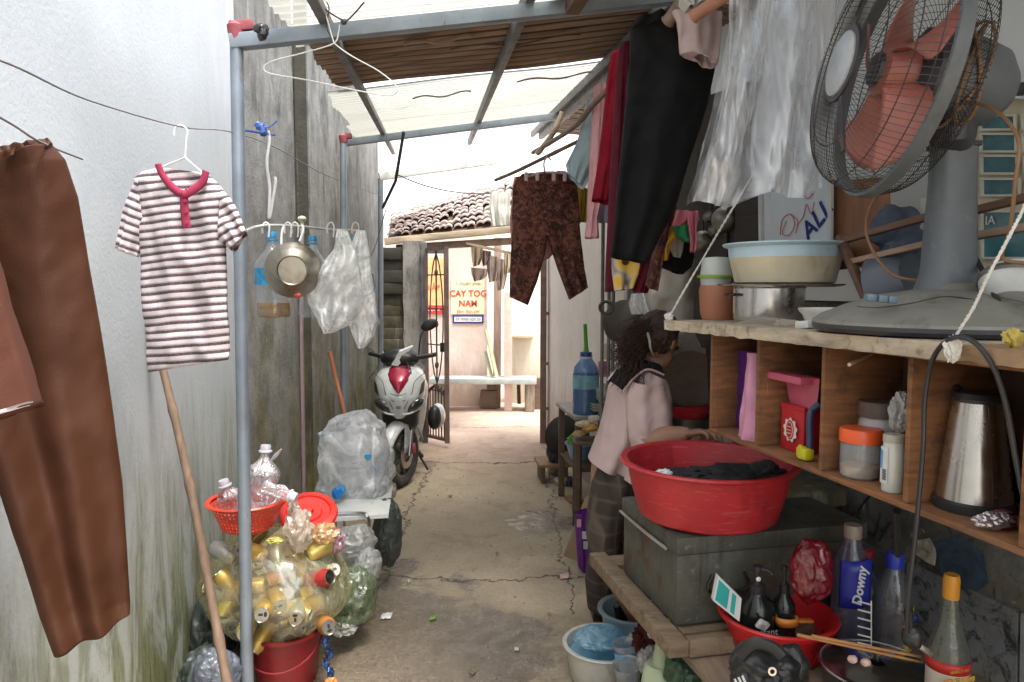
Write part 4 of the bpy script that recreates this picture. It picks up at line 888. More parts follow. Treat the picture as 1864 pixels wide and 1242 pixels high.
baggy('rubbish_heap', 'dark heap of bottles seen inside the greenish bag', P(640, 1085, 3.05), (.08, .07, .09), M('dark_green_rubbish', (.07, .085, .05), .5, var=.5, scale=20, bump=.5), 18, .3, 3, 4, 'rubbish')
baggy('plastic_bag', 'flattened clear plastic scrap on the wet floor by the wall', P(625, 1140, 2.95), (.06, .06, .03), MATS['greyish_film'], 19, .4, 3, 4)
foil = metalm('blue_foil', (.1, .2, .5), .3, var=.6); mb = MB()
for k, (px, py) in enumerate(((593, 1168), (600, 1190), (594, 1208), (602, 1226))): mb.blob(P(px, py, 2.66), (.014, .014, .022), .5, 2, 3, k)
tag(mb.build('foil_wrapper', foil), 'string of crumpled blue and silver foil hanging by the red bucket', 'wrapper')
mb = MB(); mb.blob(P(602, 1243, 2.6), (.02, .02, .02), .5, 2, 3); tag(mb.build('orange_wrapper', M('orange_wrap', (.7, .2, .04), .4, var=.4)), 'orange wrapper on the floor by the red bucket', 'wrapper')
baggy('plastic_bag', 'dark bluish clear bag on the floor behind the bamboo pole', P(395, 1225, 2.5), (.08, .08, .09), film('bluish_film', (.6, .65, .75), .4, .8, 6, (.3, .33, .4), .12), 20, .2, 1.6, 5)
# litter on the ground
for k, (px, py, wx, c_, lab) in enumerate(((703, 1125, .05, (.7, .7, .7), 'white paper scrap on the wet floor'), (1028, 1052, .05, (.6, .42, .4), 'pinkish paper scrap on the floor near the woman'), (788, 1128, .03, (.2, .35, .08), 'green leaf scrap on the wet floor'), (940, 1185, .02, (.7, .68, .6), 'tiny white scrap on the floor'))):
    mb = MB(); g = G(px, py); mb.grid(lambda u, v: g + Vector(((u - .5) * wx, (v - .5) * wx * 1.3 + .3 * wx * u, .006 + .012 * abs(noise.noise(Vector((u * 3, v * 3, k)))))), 6, 6)
    tag(mb.build('litter', M('litter_' + 'abcd'[k], c_, .8), solid=.001), lab, 'litter')

baggy('rubbish_or_filler_bag', 'black filler bag added to darken the floor at the foot of the left wall behind the bamboo pole', P(388, 1150, 2.95), (.09, .12, .17), MATS['dark_bin_bag'], 24, .2, 2.4, 5)  # added dark bags turn the lit floor by the wall into a dark gap
baggy('rubbish_or_filler_bag', 'second black filler bag added to darken the floor behind the red bucket', Vector((-1.12, 3.05, .12)), (.14, .14, .13), MATS['dark_bin_bag'], 25, .2, 2.4, 5)

baggy('rubbish_or_filler_bag', 'dark filler bag added over the lit floor at the bottom left beside the near grey post', P(372, 1235, 2.62), (.08, .12, .12), MATS['dark_bin_bag'], 27, .2, 2.2, 5)  # another added bag, covering the bright wedge of floor
# ------------------------------------------------------------------ scooter
pearl = M('pearl_white_paint', (.66, .68, .68), .25, var=.04, coat=.5, dirt=.15); redc = M('metallic_red_paint', (.4, .02, .055), .25, .3, var=.1, coat=.6); lens = M('smoked_lens', (.03, .035, .035), .08, var=.2, coat=1)
tyre_m = M('tyre_rubber', (.045, .043, .04), .8, var=.2, scale=20, bump=.3, bscale=60, dirt=.4, dirtc=(.16, .14, .11)); alloy = metalm('dark_alloy', (.25, .25, .25), .4)
sc = thing('scooter', 'white and red motor scooter parked nose first beside the left wall', 'scooter', (P(730, 895, 5.5).x, 5.5, 0), R(5))
SM = ROOTM[sc.name]; 
def S(mb, name, mat, parent=None, **k): return mb.build(name, mat, parent or sc, world=False, **k)
ST_ = Matrix.Rotation(R(-24), 3, 'Z')
def wheel(c, name, steer=None, disc=True):
    Mx = (steer or Matrix.Identity(3)) @ Matrix.Rotation(R(90), 3, 'Y'); c = Vector(c)
    mb = MB(); pr = [(.255 + .0 + .045 * math.cos(t) * 1.0 - .02, .052 * math.sin(t)) for t in [k / 16 * 2 * math.pi for k in range(17)]]
    mb.lathe([(.205 + .045 * math.cos(t), .05 * math.sin(t)) for t in [k / 16 * 2 * math.pi for k in range(17)]], c, 40, Mx); w_ = S(mb, 'wheel', tyre_m)
    mb = MB(); mb.lathe([(.17, -.035), (.178, 0), (.17, .035), (.155, .03), (.15, 0), (.155, -.03), (.17, -.035)], c, 36, Mx)
    for k in range(5):
        a = k / 5 * 2 * math.pi; mb.beam(c + Mx @ Vector((.02 * math.cos(a), .02 * math.sin(a), 0)), c + Mx @ Vector((.16 * math.cos(a + .25), .16 * math.sin(a + .25), 0)), .022, .03, Mx @ Vector((0, 0, 1)), .004)
    mb.lathe([(0, -.05), (.03, -.05), (.035, 0), (.03, .05), (0, .05)], c, 18, Mx); S(mb, 'rim', alloy, w_)
    if disc: mb = MB(); mb.lathe([(.05, .052), (.1, .052), (.1, .057), (.05, .057), (.05, .052)], c, 30, Mx); S(mb, 'brake_disc', metalm('brake_steel', (.55, .53, .5), .3), w_)
    return w_
wheel((0, 0, .25), 'front', ST_); wheel((0, 1.28, .25), 'rear')
mb = MB(); mb.box(ST_ @ Vector((.075, .06, 0)) + Vector((0, 0, .3)), (.04, .05, .08), bev=.008); S(mb, 'brake_caliper', redc)
mb = MB()
for s in (-1, 1): mb.tube([ST_ @ Vector((s * .075, 0, 0)) + Vector((0, 0, .25)), ST_ @ Vector((s * .07, .09, 0)) + Vector((0, 0, .62))], .018, 10)
S(mb, 'fork', metalm('fork_steel', (.45, .45, .45), .35))
mb = MB()
for sgn in (1, -1): pass
mb.grid(lambda u, v: ST_ @ Vector(((v - .5) * (.15 - .05 * abs(u - .5)), -.30 * math.sin((u - .52) * 2.2) + 0, 0)) + Vector((0, 0, .25 + .29 * math.cos((u - .52) * 2.2) - .05 * (2 * v - 1) ** 2)), 18, 10)
mb.grid(lambda u, v: ST_ @ Vector((.073 - .01 * v, -.06 + .12 * u, 0)) + Vector((0, 0, .5 - .22 * v)), 4, 4)
S(mb, 'front_fender', pearl, solid=.006)
def shell(rows, n=28, back=.02):
    """rows of (z, half width, y at centre front, y at sides); nose is rounded"""
    rs = []
    for z, hw, yf, ys in rows:
        r = []
        for k in range(n):
            t = math.pi * k / (n - 1); x = -hw * math.cos(t); f = math.sin(t) ** .8
            r.append(Vector((x, ys + (yf - ys) * f, z)))
        r += [Vector((hw * .9, ys + back, z)), Vector((-hw * .9, ys + back, z))]
        rs.append(r)
    m_ = MB(); m_.rings(rs); return m_
m_ = shell(interp([(.56, .035, -.13, -.06), (.6, .085, -.15, -.02), (.65, .15, -.165, .03), (.72, .195, -.17, .07), (.8, .205, -.15, .1), (.87, .19, -.11, .12), (.92, .155, -.05, .14), (.95, .1, .02, .15)], 24)); S(m_, 'front_shield', pearl)
m_ = shell(interp([(.765, .015, -.178, -.12), (.80, .055, -.172, -.07), (.85, .09, -.15, -.03), (.89, .1, -.112, .0), (.93, .085, -.06, .04), (.945, .06, -.03, .06)], 16), 22); S(m_, 'nose_panel', redc)
for s in (-1, 1):
    mb = MB(); mb.blob((s * .11, -.095, .66), (.08, .05, .05), .05, 2, 3, fn=lambda q: q + Vector((0, .25 * abs(q.x) * (1 if q.x * s > 0 else -.3), s * q.x * .35))); S(mb, 'headlight', lens)
    mb = MB(); mb.tube(spline([(s * .03, -.172, .6), (s * .09, -.145, .605), (s * .16, -.06, .63)], 5), .008, 6); S(mb, 'light_strip', pearl)
    mb = MB(); mb.prism([(s * .17, -.075, .82), (s * .195, -.02, .85), (s * .19, -.03, .76), (s * .15, -.1, .73)], (0, -.008, 0)); S(mb, 'side_vent', black)
m_ = shell(interp([(.40, .09, -.02, .1), (.48, .14, -.05, .1), (.58, .15, -.09, .12)], 8)); S(m_, 'lower_fairing', black)
m_ = shell(interp([(.3, .13, .2, .3), (.5, .19, .12, .24), (.75, .21, .1, .2), (.9, .17, .12, .2)], 10)); S(m_, 'leg_shield', pearl)
mb = MB(); mb.blob((0, .12, 1.0), (.16, .13, .075), .06, 2, 4); S(mb, 'handlebar_cover', black)
mb = MB(); mb.prism([(-.06, -.02, .96), (.0, -.01, 1.06), (.1, .06, 1.095), (.06, .04, 1.05), (-.01, -.02, .95)], (.0, .02, .012)); S(mb, 'cover_trim', pearl)
HB = Matrix.Rotation(R(-14), 3, 'Z')
for s in (-1, 1):
    e = HB @ Vector((s * .275, .06, 0)) + Vector((0, .1, 1.03)); i_ = HB @ Vector((s * .12, .02, 0)) + Vector((0, .1, 1.0)); g1 = i_.lerp(e, .35)
    mb = MB(); mb.tube([i_, g1, e], [.014, .018, .018], 10); S(mb, 'grip', black)
    mb = MB(); mb.tube([i_ + Vector((0, -.03, .02)), e + Vector((-s * .03, -.06, .01))], .006, 6); S(mb, 'brake_lever', alloy)
mm = MB(); a = HB @ Vector((.15, 0, 0)) + Vector((0, .1, 1.03)); mm.tube(spline([a, a + Vector((.01, -.02, .1)), a + Vector((.03, -.02, .17)), a + Vector((.06, -.01, .2))], 5), .006, 6); mir = S(mm, 'mirror_stem', black)
mm = MB(); mm.blob(a + Vector((.085, -.01, .235)), (.07, .022, .042), .03, 2, 3, M=Matrix.Rotation(R(-25), 3, 'Y')); S(mm, 'mirror', black)
mb = MB(); mb.tube(spline([(-.06, -.165, .76), (0, -.185, .745), (.06, -.165, .76)], 6), .003, 5)
for s in (-1, 1): mb.tube(spline([(s * .195, -.0, .9), (s * .12, -.12, .84), (s * .1, -.135, .76), (s * .04, -.17, .64)], 6), .0025, 5); mb.tube(spline([(s * .19, .03, .7), (s * .13, -.1, .735), (s * .03, -.175, .7)], 6), .0025, 5)
mb.tube(spline([(.05, -.0, .98), (.09, -.06, .92), (.07, -.02, .8)], 6), .005, 6); S(mb, 'panel_gap', black)
mb = MB(); mb.box((0, -.172, .655), (.035, .01, .02), bev=.003); S(mb, 'emblem', alloy)
mb = MB(); mb.box((0, .55, .33), (.3, .5, .08), bev=.03); S(mb, 'footboard', black)
mb = MB(); mb.blob((0, 1.0, .8), (.16, .42, .09), .04, 2, 4); S(mb, 'seat', M('black_vinyl', (.03, .03, .03), .5))
mb = MB(); mb.blob((0, 1.1, .6), (.19, .5, .2), .04, 1.5, 4); S(mb, 'rear_body', pearl)
mb = MB(); mb.box((.12, .45, .16), (.03, .25, .03), (0, 0, R(15)), .006); mb.tube([(.1, .4, .2), (.2, .38, .03)], .01); S(mb, 'side_stand', black)
he = thing('helmet', 'white and black helmet hanging at the side of the scooter', 'helmet', P(797, 757, 6.1))
mb = MB(); mb.blob(P(797, 757, 6.1), (.065, .1, .11), .03, 2, 4); mb.build('helmet_shell', pearl, he)
mb = MB(); mb.blob(P(791, 760, 6.03), (.06, .07, .105), .03, 2, 3); mb.build('visor', black, he)

# ------------------------------------------------------------------ bamboo rods and laundry on the right
def rod(name, label, pts, r, mat, cat='rod', knots=True):
    pts = spline(pts, 8); mb = MB(); m = len(pts)
    mb.tube(pts, [r * (1 + .16 * (k % 7 == 0) * knots) for k in range(m)], 10); return tag(mb.build(name, mat), label, cat)
rod('bamboo_rod', 'long bamboo drying rod above the maroon and black laundry', [P(1330, -30, 1.9), P(1200, 85, 2.5), P(1090, 180, 3.3), P(1040, 235, 3.9), P(970, 278, 5.0)], .014, bamboo)
rod('bamboo_rod', 'thin bamboo rod holding the patterned trousers', [P(1078, 245, 4.0), P(1000, 283, 4.2), P(940, 312, 4.5), P(902, 328, 4.9)], .011, bamboo)
rod('shack_prop', 'knotted pale branch propping the shack roof', [P(1024, 205, 4.6), P(1005, 245, 4.6), P(978, 280, 4.7)], .018, pale_wood)
rod('bamboo_rod', 'thick brown bamboo ends crossing above the plastic sheet', [P(1215, 40, 2.2), P(1240, 8, 2.15), P(1262, -25, 2.1)], .02, bamboo)
rod('bamboo_rod', 'short reddish bamboo piece behind the grey tank top', [P(1262, 30, 2.0), P(1300, 5, 1.95), P(1340, -20, 1.9)], .018, M('red_bamboo', (.35, .16, .1), .6))
mb = MB(); cloth(mb, [(1240, -15, 1290, -25), (1238, 5, 1290, 0), (1250, 18, 1280, 15)], 2.1, .03, .02, 40, 10, 3); tag(mb.build('rag', fabric('olive_white_rag', (.5, .52, .45))), 'pale rag wedged between the bamboo ends', 'rag')
def hair_pin(o): return o
floral = NT('dark_floral'); v = floral.coord(); n1 = floral.noise(v, 16, 4, .6, 1.5); n2 = floral.noise(v, 40, 4, .6, 1)
floral.base(floral.mix(floral.ramp(n2, [(.55, 0), (.68, .8)]), floral.ramp(n1, [(.4, (.035, .012, .012)), (.52, (.11, .03, .022)), (.6, (.2, .08, .05)), (.7, (.06, .02, .02))]), (.28, .15, .1))); floral.rough(.9); floral.bump(n2, .2, .003)
ft = thing('trousers', 'dark brown floral patterned trousers hung by the waist on a bamboo rod', 'trousers', P(1000, 550, 4.2))
mb = MB(); cloth(mb, [(940, 322, 1036, 318), (934, 340, 1050, 330), (932, 400, 1056, 400), (936, 430, 1048, 430)], 4.2, .04, .01, 70, 30, 1, (2, 4, 8), .4, .008)
cloth(mb, [(934, 400, 998, 404), (930, 460, 992, 462), (928, 510, 978, 512), (928, 541, 961, 556)], 4.2, .045, .01, 50, 36, 2, (2, 4, 8), .5, .008)
cloth(mb, [(988, 404, 1054, 396), (998, 440, 1058, 440), (1015, 490, 1064, 490), (1036, 546, 1070, 524)], 4.22, .045, .01, 50, 36, 3, (2, 4, 8), .5, .008)
mb.build('trouser_legs', floral.m, ft, ang=180, solid=.0015)
mb = MB(); cloth(mb, [(948, 318, 1030, 312), (944, 326, 1040, 324)], 4.2, .036, .008, 90, 4, 4, (9, 17, 23), 1, .002); mb.build('waistband', floral.m, ft, ang=180)
salmon = fabric('salmon_cotton', (.6, .3, .26)); pinkc = fabric('pale_pink_cotton', (.66, .36, .38)); maroon = fabric('maroon_velvet', (.08, .004, .014), var=.2); crimson = fabric('crimson_cotton', (.2, .004, .016), var=.2); lblue = fabric('pale_blue_cotton', (.45, .58, .64)); mustard = fabric('mustard_cotton', (.4, .27, .04))
def garment(name, label, cat, rows, D, mat, hd=.03, fold=.012, seed=1, n=64, m=40, crump=.006, part=None, kf=(2, 5, 9), dshift=0, solid=.0015):
    mb = MB(); cloth(mb, rows, D, hd, fold, n, m, seed, kf, .4, crump, dshift)
    return tag(mb.build(name, mat, ang=180, solid=solid), label, cat)
garment('shirt', 'salmon pink garment hanging behind the floral trousers', 'shirt', [(936, 322, 1052, 330), (928, 400, 1062, 400), (932, 490, 1000, 470), (930, 540, 975, 480)], 4.45, salmon, seed=3)
garment('shirt', 'pale blue shirt with an open hem hanging on the right rod', 'shirt', [(1066, 186, 1090, 180), (1062, 215, 1092, 210), (1050, 260, 1092, 260), (1030, 300, 1092, 290), (1034, 318, 1062, 345)], 3.9, lblue, .05, seed=4)
garment('towel', 'mustard yellow cloth behind the floral trousers', 'cloth', [(1052, 340, 1072, 345), (1050, 380, 1070, 385), (1052, 402, 1068, 405)], 4.35, mustard, seed=5)
garment('trousers', 'pale pink long trousers hanging beside the maroon dress', 'trousers', [(1082, 158, 1106, 152), (1078, 200, 1106, 200), (1074, 280, 1104, 280), (1070, 350, 1102, 350), (1068, 400, 1088, 400), (1064, 434, 1090, 434)], 3.55, pinkc, .05, seed=6)
garment('cloth', 'lavender cloth glimpsed below the pink trousers', 'cloth', [(1086, 372, 1112, 372), (1086, 405, 1112, 405)], 3.6, fabric('lavender_cotton', (.33, .28, .4)), seed=7)
garment('dress', 'bright crimson dress hanging on the right rod with straight hem', 'dress', [(1112, 100, 1138, 95), (1106, 140, 1140, 140), (1098, 220, 1134, 220), (1090, 290, 1128, 290), (1078, 364, 1114, 372)], 3.0, crimson, .06, seed=8)
garment('trousers', 'dark maroon trousers hanging between the crimson dress and the black trousers', 'trousers', [(1128, 86, 1150, 84), (1122, 150, 1150, 150), (1116, 250, 1150, 250), (1110, 350, 1150, 350), (1106, 440, 1140, 440), (1102, 532, 1136, 528)], 2.75, maroon, .06, seed=9)
blk = M('black_cotton', (.0065, .0065, .007), .9, var=.4, spec=.2, bump=.3, bscale=200, bdist=.002)
bt = thing('trousers', 'big black trousers hanging by the bamboo rod', 'trousers', P(1180, 470, 2.3))
mb = MB(); cloth(mb, [(1150, 44, 1226, 26), (1147, 60, 1262, 52), (1146, 110, 1302, 118), (1140, 180, 1288, 190), (1132, 260, 1262, 270), (1122, 360, 1232, 370), (1112, 468, 1178, 480)], 2.3, .05, .012, 90, 60, 11, (2, 4, 7), .4, .006); mb.build('trouser_legs', blk, bt, ang=180, solid=.0015)
mb = MB(); cloth(mb, [(1152, 40, 1224, 24), (1148, 56, 1240, 44)], 2.29, .052, .008, 90, 4, 11, (3, 5, 9), 1, .003); mb.build('waistband', blk, bt, ang=180)
garment('top', 'greyish pink sleeveless top slung over the black trousers', 'top', [(1224, 22, 1316, 20), (1232, 40, 1314, 50), (1236, 70, 1310, 80), (1240, 95, 1306, 112), (1262, 102, 1302, 122)], 2.15, fabric('grey_pink_jersey', (.44, .33, .32)), .035, seed=12)
garment('cloth', 'speckled dark patterned cloth beside the black trousers', 'cloth', [(1250, 250, 1268, 240), (1232, 320, 1246, 310), (1208, 400, 1226, 395), (1190, 460, 1204, 470), (1176, 520, 1196, 530)], 2.38, floral.m, .03, seed=13)
sun = NT('sunflower_print'); v = sun.coord(); vo = sun.n.new('ShaderNodeTexVoronoi'); vo.inputs['Scale'].default_value = 15; sun.link(v, vo.inputs['Vector'])
sun.base(sun.ramp(vo.outputs['Distance'], [(0, (.05, .02, .015)), (.2, (.06, .025, .015)), (.25, (.55, .33, .04)), (.5, (.6, .42, .1)), (.56, (.42, .38, .32)), (.8, (.12, .1, .08))])); sun.rough(.9)
garment('blouse', 'sunflower printed cloth showing below the black trousers', 'cloth', [(1112, 462, 1186, 466), (1114, 500, 1180, 500), (1118, 530, 1166, 522)], 2.5, sun.m, .03, seed=14)
garment('cloth', 'maroon cloth end below the sunflower print', 'cloth', [(1164, 466, 1196, 466), (1160, 500, 1190, 500), (1150, 528, 1178, 534)], 2.48, maroon, .03, seed=15)
garment('cloth', 'pink cloth hanging behind the plastic sheet above the yellow apron', 'cloth', [(1216, 384, 1270, 384), (1210, 400, 1270, 400), (1206, 414, 1262, 412)], 2.55, fabric('rose_cotton', (.56, .17, .22)), .03, seed=16)
garment('cloth', 'pink strip of cloth hanging like a tail by the yellow apron', 'cloth', [(1252, 384, 1272, 384), (1254, 420, 1268, 420), (1258, 458, 1264, 460)], 2.5, MATS['rose_cotton'], .012, seed=17)
garment('apron', 'orange yellow cloth with a pointed lower edge', 'cloth', [(1206, 410, 1250, 412), (1200, 430, 1240, 430), (1194, 455, 1222, 440), (1202, 476, 1214, 474)], 2.58, fabric('orange_yellow', (.5, .25, .03)), .03, seed=18)
garment('cloth', 'green cloth scrap hanging beside the yellow apron', 'cloth', [(1226, 410, 1262, 412), (1230, 428, 1262, 430), (1244, 440, 1262, 442)], 2.53, fabric('green_cotton', (.03, .2, .08)), .025, seed=19)
garment('cloth', 'black cloth bundle under the yellow apron', 'cloth', [(1196, 440, 1262, 440), (1186, 465, 1262, 468), (1190, 482, 1256, 486), (1220, 492, 1240, 500)], 2.66, blk, .05, seed=20)
garment('rag', 'pale grey rag hanging low behind the yellow apron', 'rag', [(1220, 436, 1244, 436), (1218, 455, 1242, 456), (1226, 468, 1238, 470)], 2.6, fabric('pale_rag', (.4, .38, .33)), .02, seed=21)
# grey white sacks in the dim background above the woman's head
garment('sack', 'greyish white feed sack bulging behind the head of the woman', 'sack', [(1184, 486, 1270, 470), (1176, 520, 1280, 510), (1172, 560, 1290, 560), (1176, 600, 1296, 605), (1186, 628, 1290, 632)], 3.3, M('grey_sack', (.42, .39, .34), .8, var=.25, scale=5, bump=.4, bscale=30), .1, .02, seed=22)
hk = thing('wok', 'sooty black wok with a loop handle hanging left of the head of the woman', 'wok', P(1130, 570, 3.3))
Mx = Euler((R(75), 0, R(-35))).to_matrix(); mb = MB(); mb.lathe([(0, .03), (.05, .028), (.08, .018), (.098, 0), (.102, 0), (.083, .022), (.05, .034), (0, .036)], P(1134, 584, 3.3), 30, Mx, wob=.04); mb.build('bowl', M('soot_iron', (.03, .025, .02), .6, .3, var=.4), hk)
mb = MB(); mb.tube([P(1104, 560, 3.24) + Vector((.03 * math.cos(t), 0, .028 * math.sin(t))) for t in [k / 14 * 6.283 for k in range(14)]], .008, 7, closed=True); mb.build('handle', MATS['soot_iron'], hk)
garment('bag', 'dark shoulder bag hanging behind the woman', 'bag', [(1128, 560, 1165, 556), (1116, 590, 1170, 590), (1118, 615, 1165, 615), (1130, 640, 1160, 640)], 3.35, M('dark_leather', (.03, .022, .018), .6), .05, seed=23)
garment('plastic_bag', 'small white plastic bag beside the sooty wok', 'plastic bag', [(1150, 535, 1172, 534), (1146, 552, 1176, 552), (1150, 572, 1184, 572)], 3.2, MATS['frosty_film'], .03, seed=24, solid=0)
# clear polythene sheet
sheet_m = film('polythene_sheet', (.95, .96, .98), .09, .72, 2.2, (.92, .94, .97), .25, bs=2.5, bump=.25, stretch=(2.2, 2.2, .6), det=2, gr=.25)
mb = MB()
rows = interp([(1322, -45, 1540, -45, 2.0), (1314, 60, 1528, 60, 1.98), (1290, 180, 1518, 180, 1.96), (1262, 290, 1512, 290, 1.95), (1237, 378, 1508, 348, 1.94)], 60)
def fs(u, v):
    i = round(v * 60); r = rows[i]; a = P(r[0], r[1], 1.86); b_ = P(r[2], r[3], r[4]); q = a.lerp(b_, u)
    f = .028 * math.sin(u * 9 + 1 + .8 * v) + .016 * math.sin(u * 23 + 2 * v) + .03 * noise.noise(Vector((u * 6, v * 2, 1))) + .02 * abs(noise.noise(Vector((u * 10 + v * 2, v * 2.2, 4)))) - .012 * abs(noise.noise(Vector((u * 22 - v * 3, v * 4, 7))))
    return q + Vector((.15 * f, -f, .012 * math.sin(u * 14) * v))
mb.grid(fs, 140, 60); tag(mb.build('plastic_sheet', sheet_m, ang=180), 'big wrinkled clear polythene sheet hanging left of the fan', 'plastic sheet')
mb = MB()
def fs2(u, v):
    q = fs(.05 + .75 * u, v * .97); f = .02 * noise.noise(Vector((u * 9, v * 7, 11))) + .02 * noise.noise(Vector((u * 22, v * 12, 14)))
    return q + Vector((.02, .045 + f, .0))
mb.grid(fs2, 90, 50); tag(mb.build('plastic_sheet', sheet_m, ang=180), 'second inner layer of clear polythene behind the front sheet', 'plastic sheet')

mb = MB(); mb.tube(spline([P(722, 318, 6.3), P(780, 340, 6.6), P(850, 352, 6.9), P(935, 352, 7.2)], 8), .006, 6); tag(mb.build('overhead_cable', wire_d), 'thin dark cable sagging across the bright gap above the tiled roof', 'cable')
clip = thing('clip_hanger', 'pale pink plastic clip hanger holding the floral trousers on the rod', 'hanger', P(992, 312, 4.18)); cpk = plastic('pale_pink_plastic', (.6, .42, .42))
mb = MB(); mb.tube(spline([P(960, 322, 4.16), P(990, 314, 4.16), P(1030, 316, 4.16)], 5), .007, 7); mb.tube(spline([P(992, 314, 4.17), P(990, 298, 4.18), P(996, 286, 4.2), P(1003, 292, 4.2)], 5), .005, 7); mb.build('bar', cpk, clip)
for px in (958, 978, 1008, 1028): mb = MB(); mb.box(P(px, 322, 4.14), (.022, .03, .05), bev=.006); mb.build('clip', cpk, clip)
# ------------------------------------------------------------------ hanging cubby shelf, board and what stands on them
CA = P(1292, 779, 2.04); _r = ray(1858, 998); CBp = Vector((_r.x, _r.y, 0)) * ((CA.z - CAMZ) / _r.z); CBp.z = CA.z
ES = (CBp - CA); CL = ES.length; ES.normalize(); ND = Vector((-ES.y, ES.x, 0))
ZB = CA.z; ZT = P(1292, 607, 2.04).z; UP = Vector((0, 0, 1))
def Q(px, py, d):
    r_ = ray(px, py); o = Vector((0, 0, CAMZ)); c0 = CA + ND * d; t = (c0 - o).dot(ND) / r_.dot(ND); return o + r_ * t
def L(s, d, z=0): return CA + ES * s + ND * d + UP * z
def onz(px, d, z):
    q = Q(px, 700, d); return Vector((q.x, q.y, z))
print('CUBBY len', CL, 'ZB', ZB, 'ZT', ZT, CA, CBp)
MS = Matrix((ES, ND, UP)).transposed()      # local frame of the shelf
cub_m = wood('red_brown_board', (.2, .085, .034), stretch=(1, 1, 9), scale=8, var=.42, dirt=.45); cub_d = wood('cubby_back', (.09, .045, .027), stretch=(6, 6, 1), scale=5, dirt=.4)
cu = thing('cubby_shelf', 'reddish brown wooden cubby shelf with four compartments hung below the plank', 'shelf', CA)
H = ZT - ZB; DP = .2; th = .012
mb = MB(); mb.box(L(CL / 2, DP / 2, -th / 2), (CL + th, DP, th), MS, .001); mb.build('bottom_board', cub_m, cu)
mb = MB(); mb.box(L(CL / 2, DP / 2, H + th / 2), (CL + th, DP, th), MS, .001); mb.build('top_board', cub_m, cu)
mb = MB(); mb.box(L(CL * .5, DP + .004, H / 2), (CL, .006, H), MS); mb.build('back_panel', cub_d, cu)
fr = [0] + [((Q(px, 700, 0) - CA).dot(ES)) / CL for px in (1378, 1497, 1655)] + [1]
for f_ in fr: mb = MB(); mb.box(L(CL * f_, DP / 2 + .001, H / 2), (th, DP, H - .001), MS, .001); mb.build('divider', cub_m, cu)
# plank on top
bd_m = wood('weathered_plank', (.46, .38, .28), stretch=(9, 1.2, 9), scale=4, dirt=.6)
sE = (P(1200, 592, 2.25) - CA).dot(ES); sM = (Q(1742, 632, -.04) - CA).dot(ES)
ZP = P(1200, 583, 2.25).z
def plank(name, label, s0, s1, d0, d1, z0a, z0b, h, mat, seed):
    mb = MB()
    def ring(u):
        s = s0 + (s1 - s0) * u; z = z0a + (z0b - z0a) * u; w_ = .006 * noise.noise(Vector((s * 9, seed, 0))) + .003 * noise.noise(Vector((s * 40, seed, 3)))
        return [L(s, d0 + w_, z - ZB), L(s, d0 + w_ * .6 + .002, z - h + .004 * noise.noise(Vector((s * 25, 5, seed))) - ZB), L(s, d1, z - h - ZB), L(s, d1, z - ZB)]
    mb.rings([ring(k / 70) for k in range(71)]); return tag(mb.build(name, mat, ang=30), label, 'plank')
plank('shelf_plank', 'worn pale plank carrying the fan and pots above the cubby shelf', sE, sM, -.042, .46, ZP, ZP + .01, .03, bd_m, 1)
plank('shelf_plank', 'short darker plank end under the right side of the fan base', sM + .003, CL + .35, -.04, .46, ZP + .008, ZP + .006, .026, wood('brown_plank', (.3, .19, .11), stretch=(9, 1.2, 9), dirt=.5), 2)
for k in range(2):
    s_ = (.1, .75)[k]; mb = MB(); mb.box(L(s_, .2, H + th + (ZP - .03 - ZB - H - th) / 2), (.05, .4, max(.004, ZP - .031 - ZB - H - th)), MS); tag(mb.build('spacer_batten', dark_wood), ('far' if k == 0 else 'near') + ' dark batten between plank and cubby shelf', 'batten')
mb = MB(); mb.tube([Q(1546, 664, -.02), Q(1585, 645, .1)], .004, 7); tag(mb.build('stick', pale_wood), 'thin pale stick poking out under the plank', 'stick')
# ropes
ropem = M('white_rope', (.62, .6, .55), .8, var=.15, scale=60, bump=.5, bscale=200)
def rope(label, pts, r, twist=14):
    pts = spline(pts, 12); t = thing('rope', label, 'rope', pts[0]); m = len(pts)
    for s in (0, math.pi):
        mb = MB(); mb.tube([p + Vector((math.cos(k / m * twist * 6.28 + s), 0, math.sin(k / m * twist * 6.28 + s))) * r * .8 for k, p in enumerate(pts)], r, 6); mb.build('strand', ropem, t)
    return t
r1 = P(1216, 582, 2.24)
rp1 = rope('white twisted rope holding up the far end of the plank', [P(1217, 600, 2.22), r1, P(1280, 470, 2.2), P(1343, 364, 2.1), P(1440, 200, 2.0), P(1560, 0, 1.85), P(1640, -130, 1.8)], .0024, 34)
mb = MB(); mb.blob(P(1218, 577, 2.21), .012, .5, 3, 3); mb.build('knot', ropem, rp1)
f0 = Q(1735, 622, -.06)
rp2 = rope('white twisted rope tied to the near end of the plank in front of the fan', [f0 - UP * .03, f0, Q(1772, 560, -.05), Q(1800, 500, -.05), Q(1840, 425, -.03), Q(1880, 340, 0), Q(1990, 60, .05), Q(2130, -240, .1), Q(2280, -560, .15)], .0019, 34)
mb = MB(); mb.blob(f0 - UP * .012, (.012, .01, .02), .5, 3, 3); mb.build('knot', ropem, rp2)
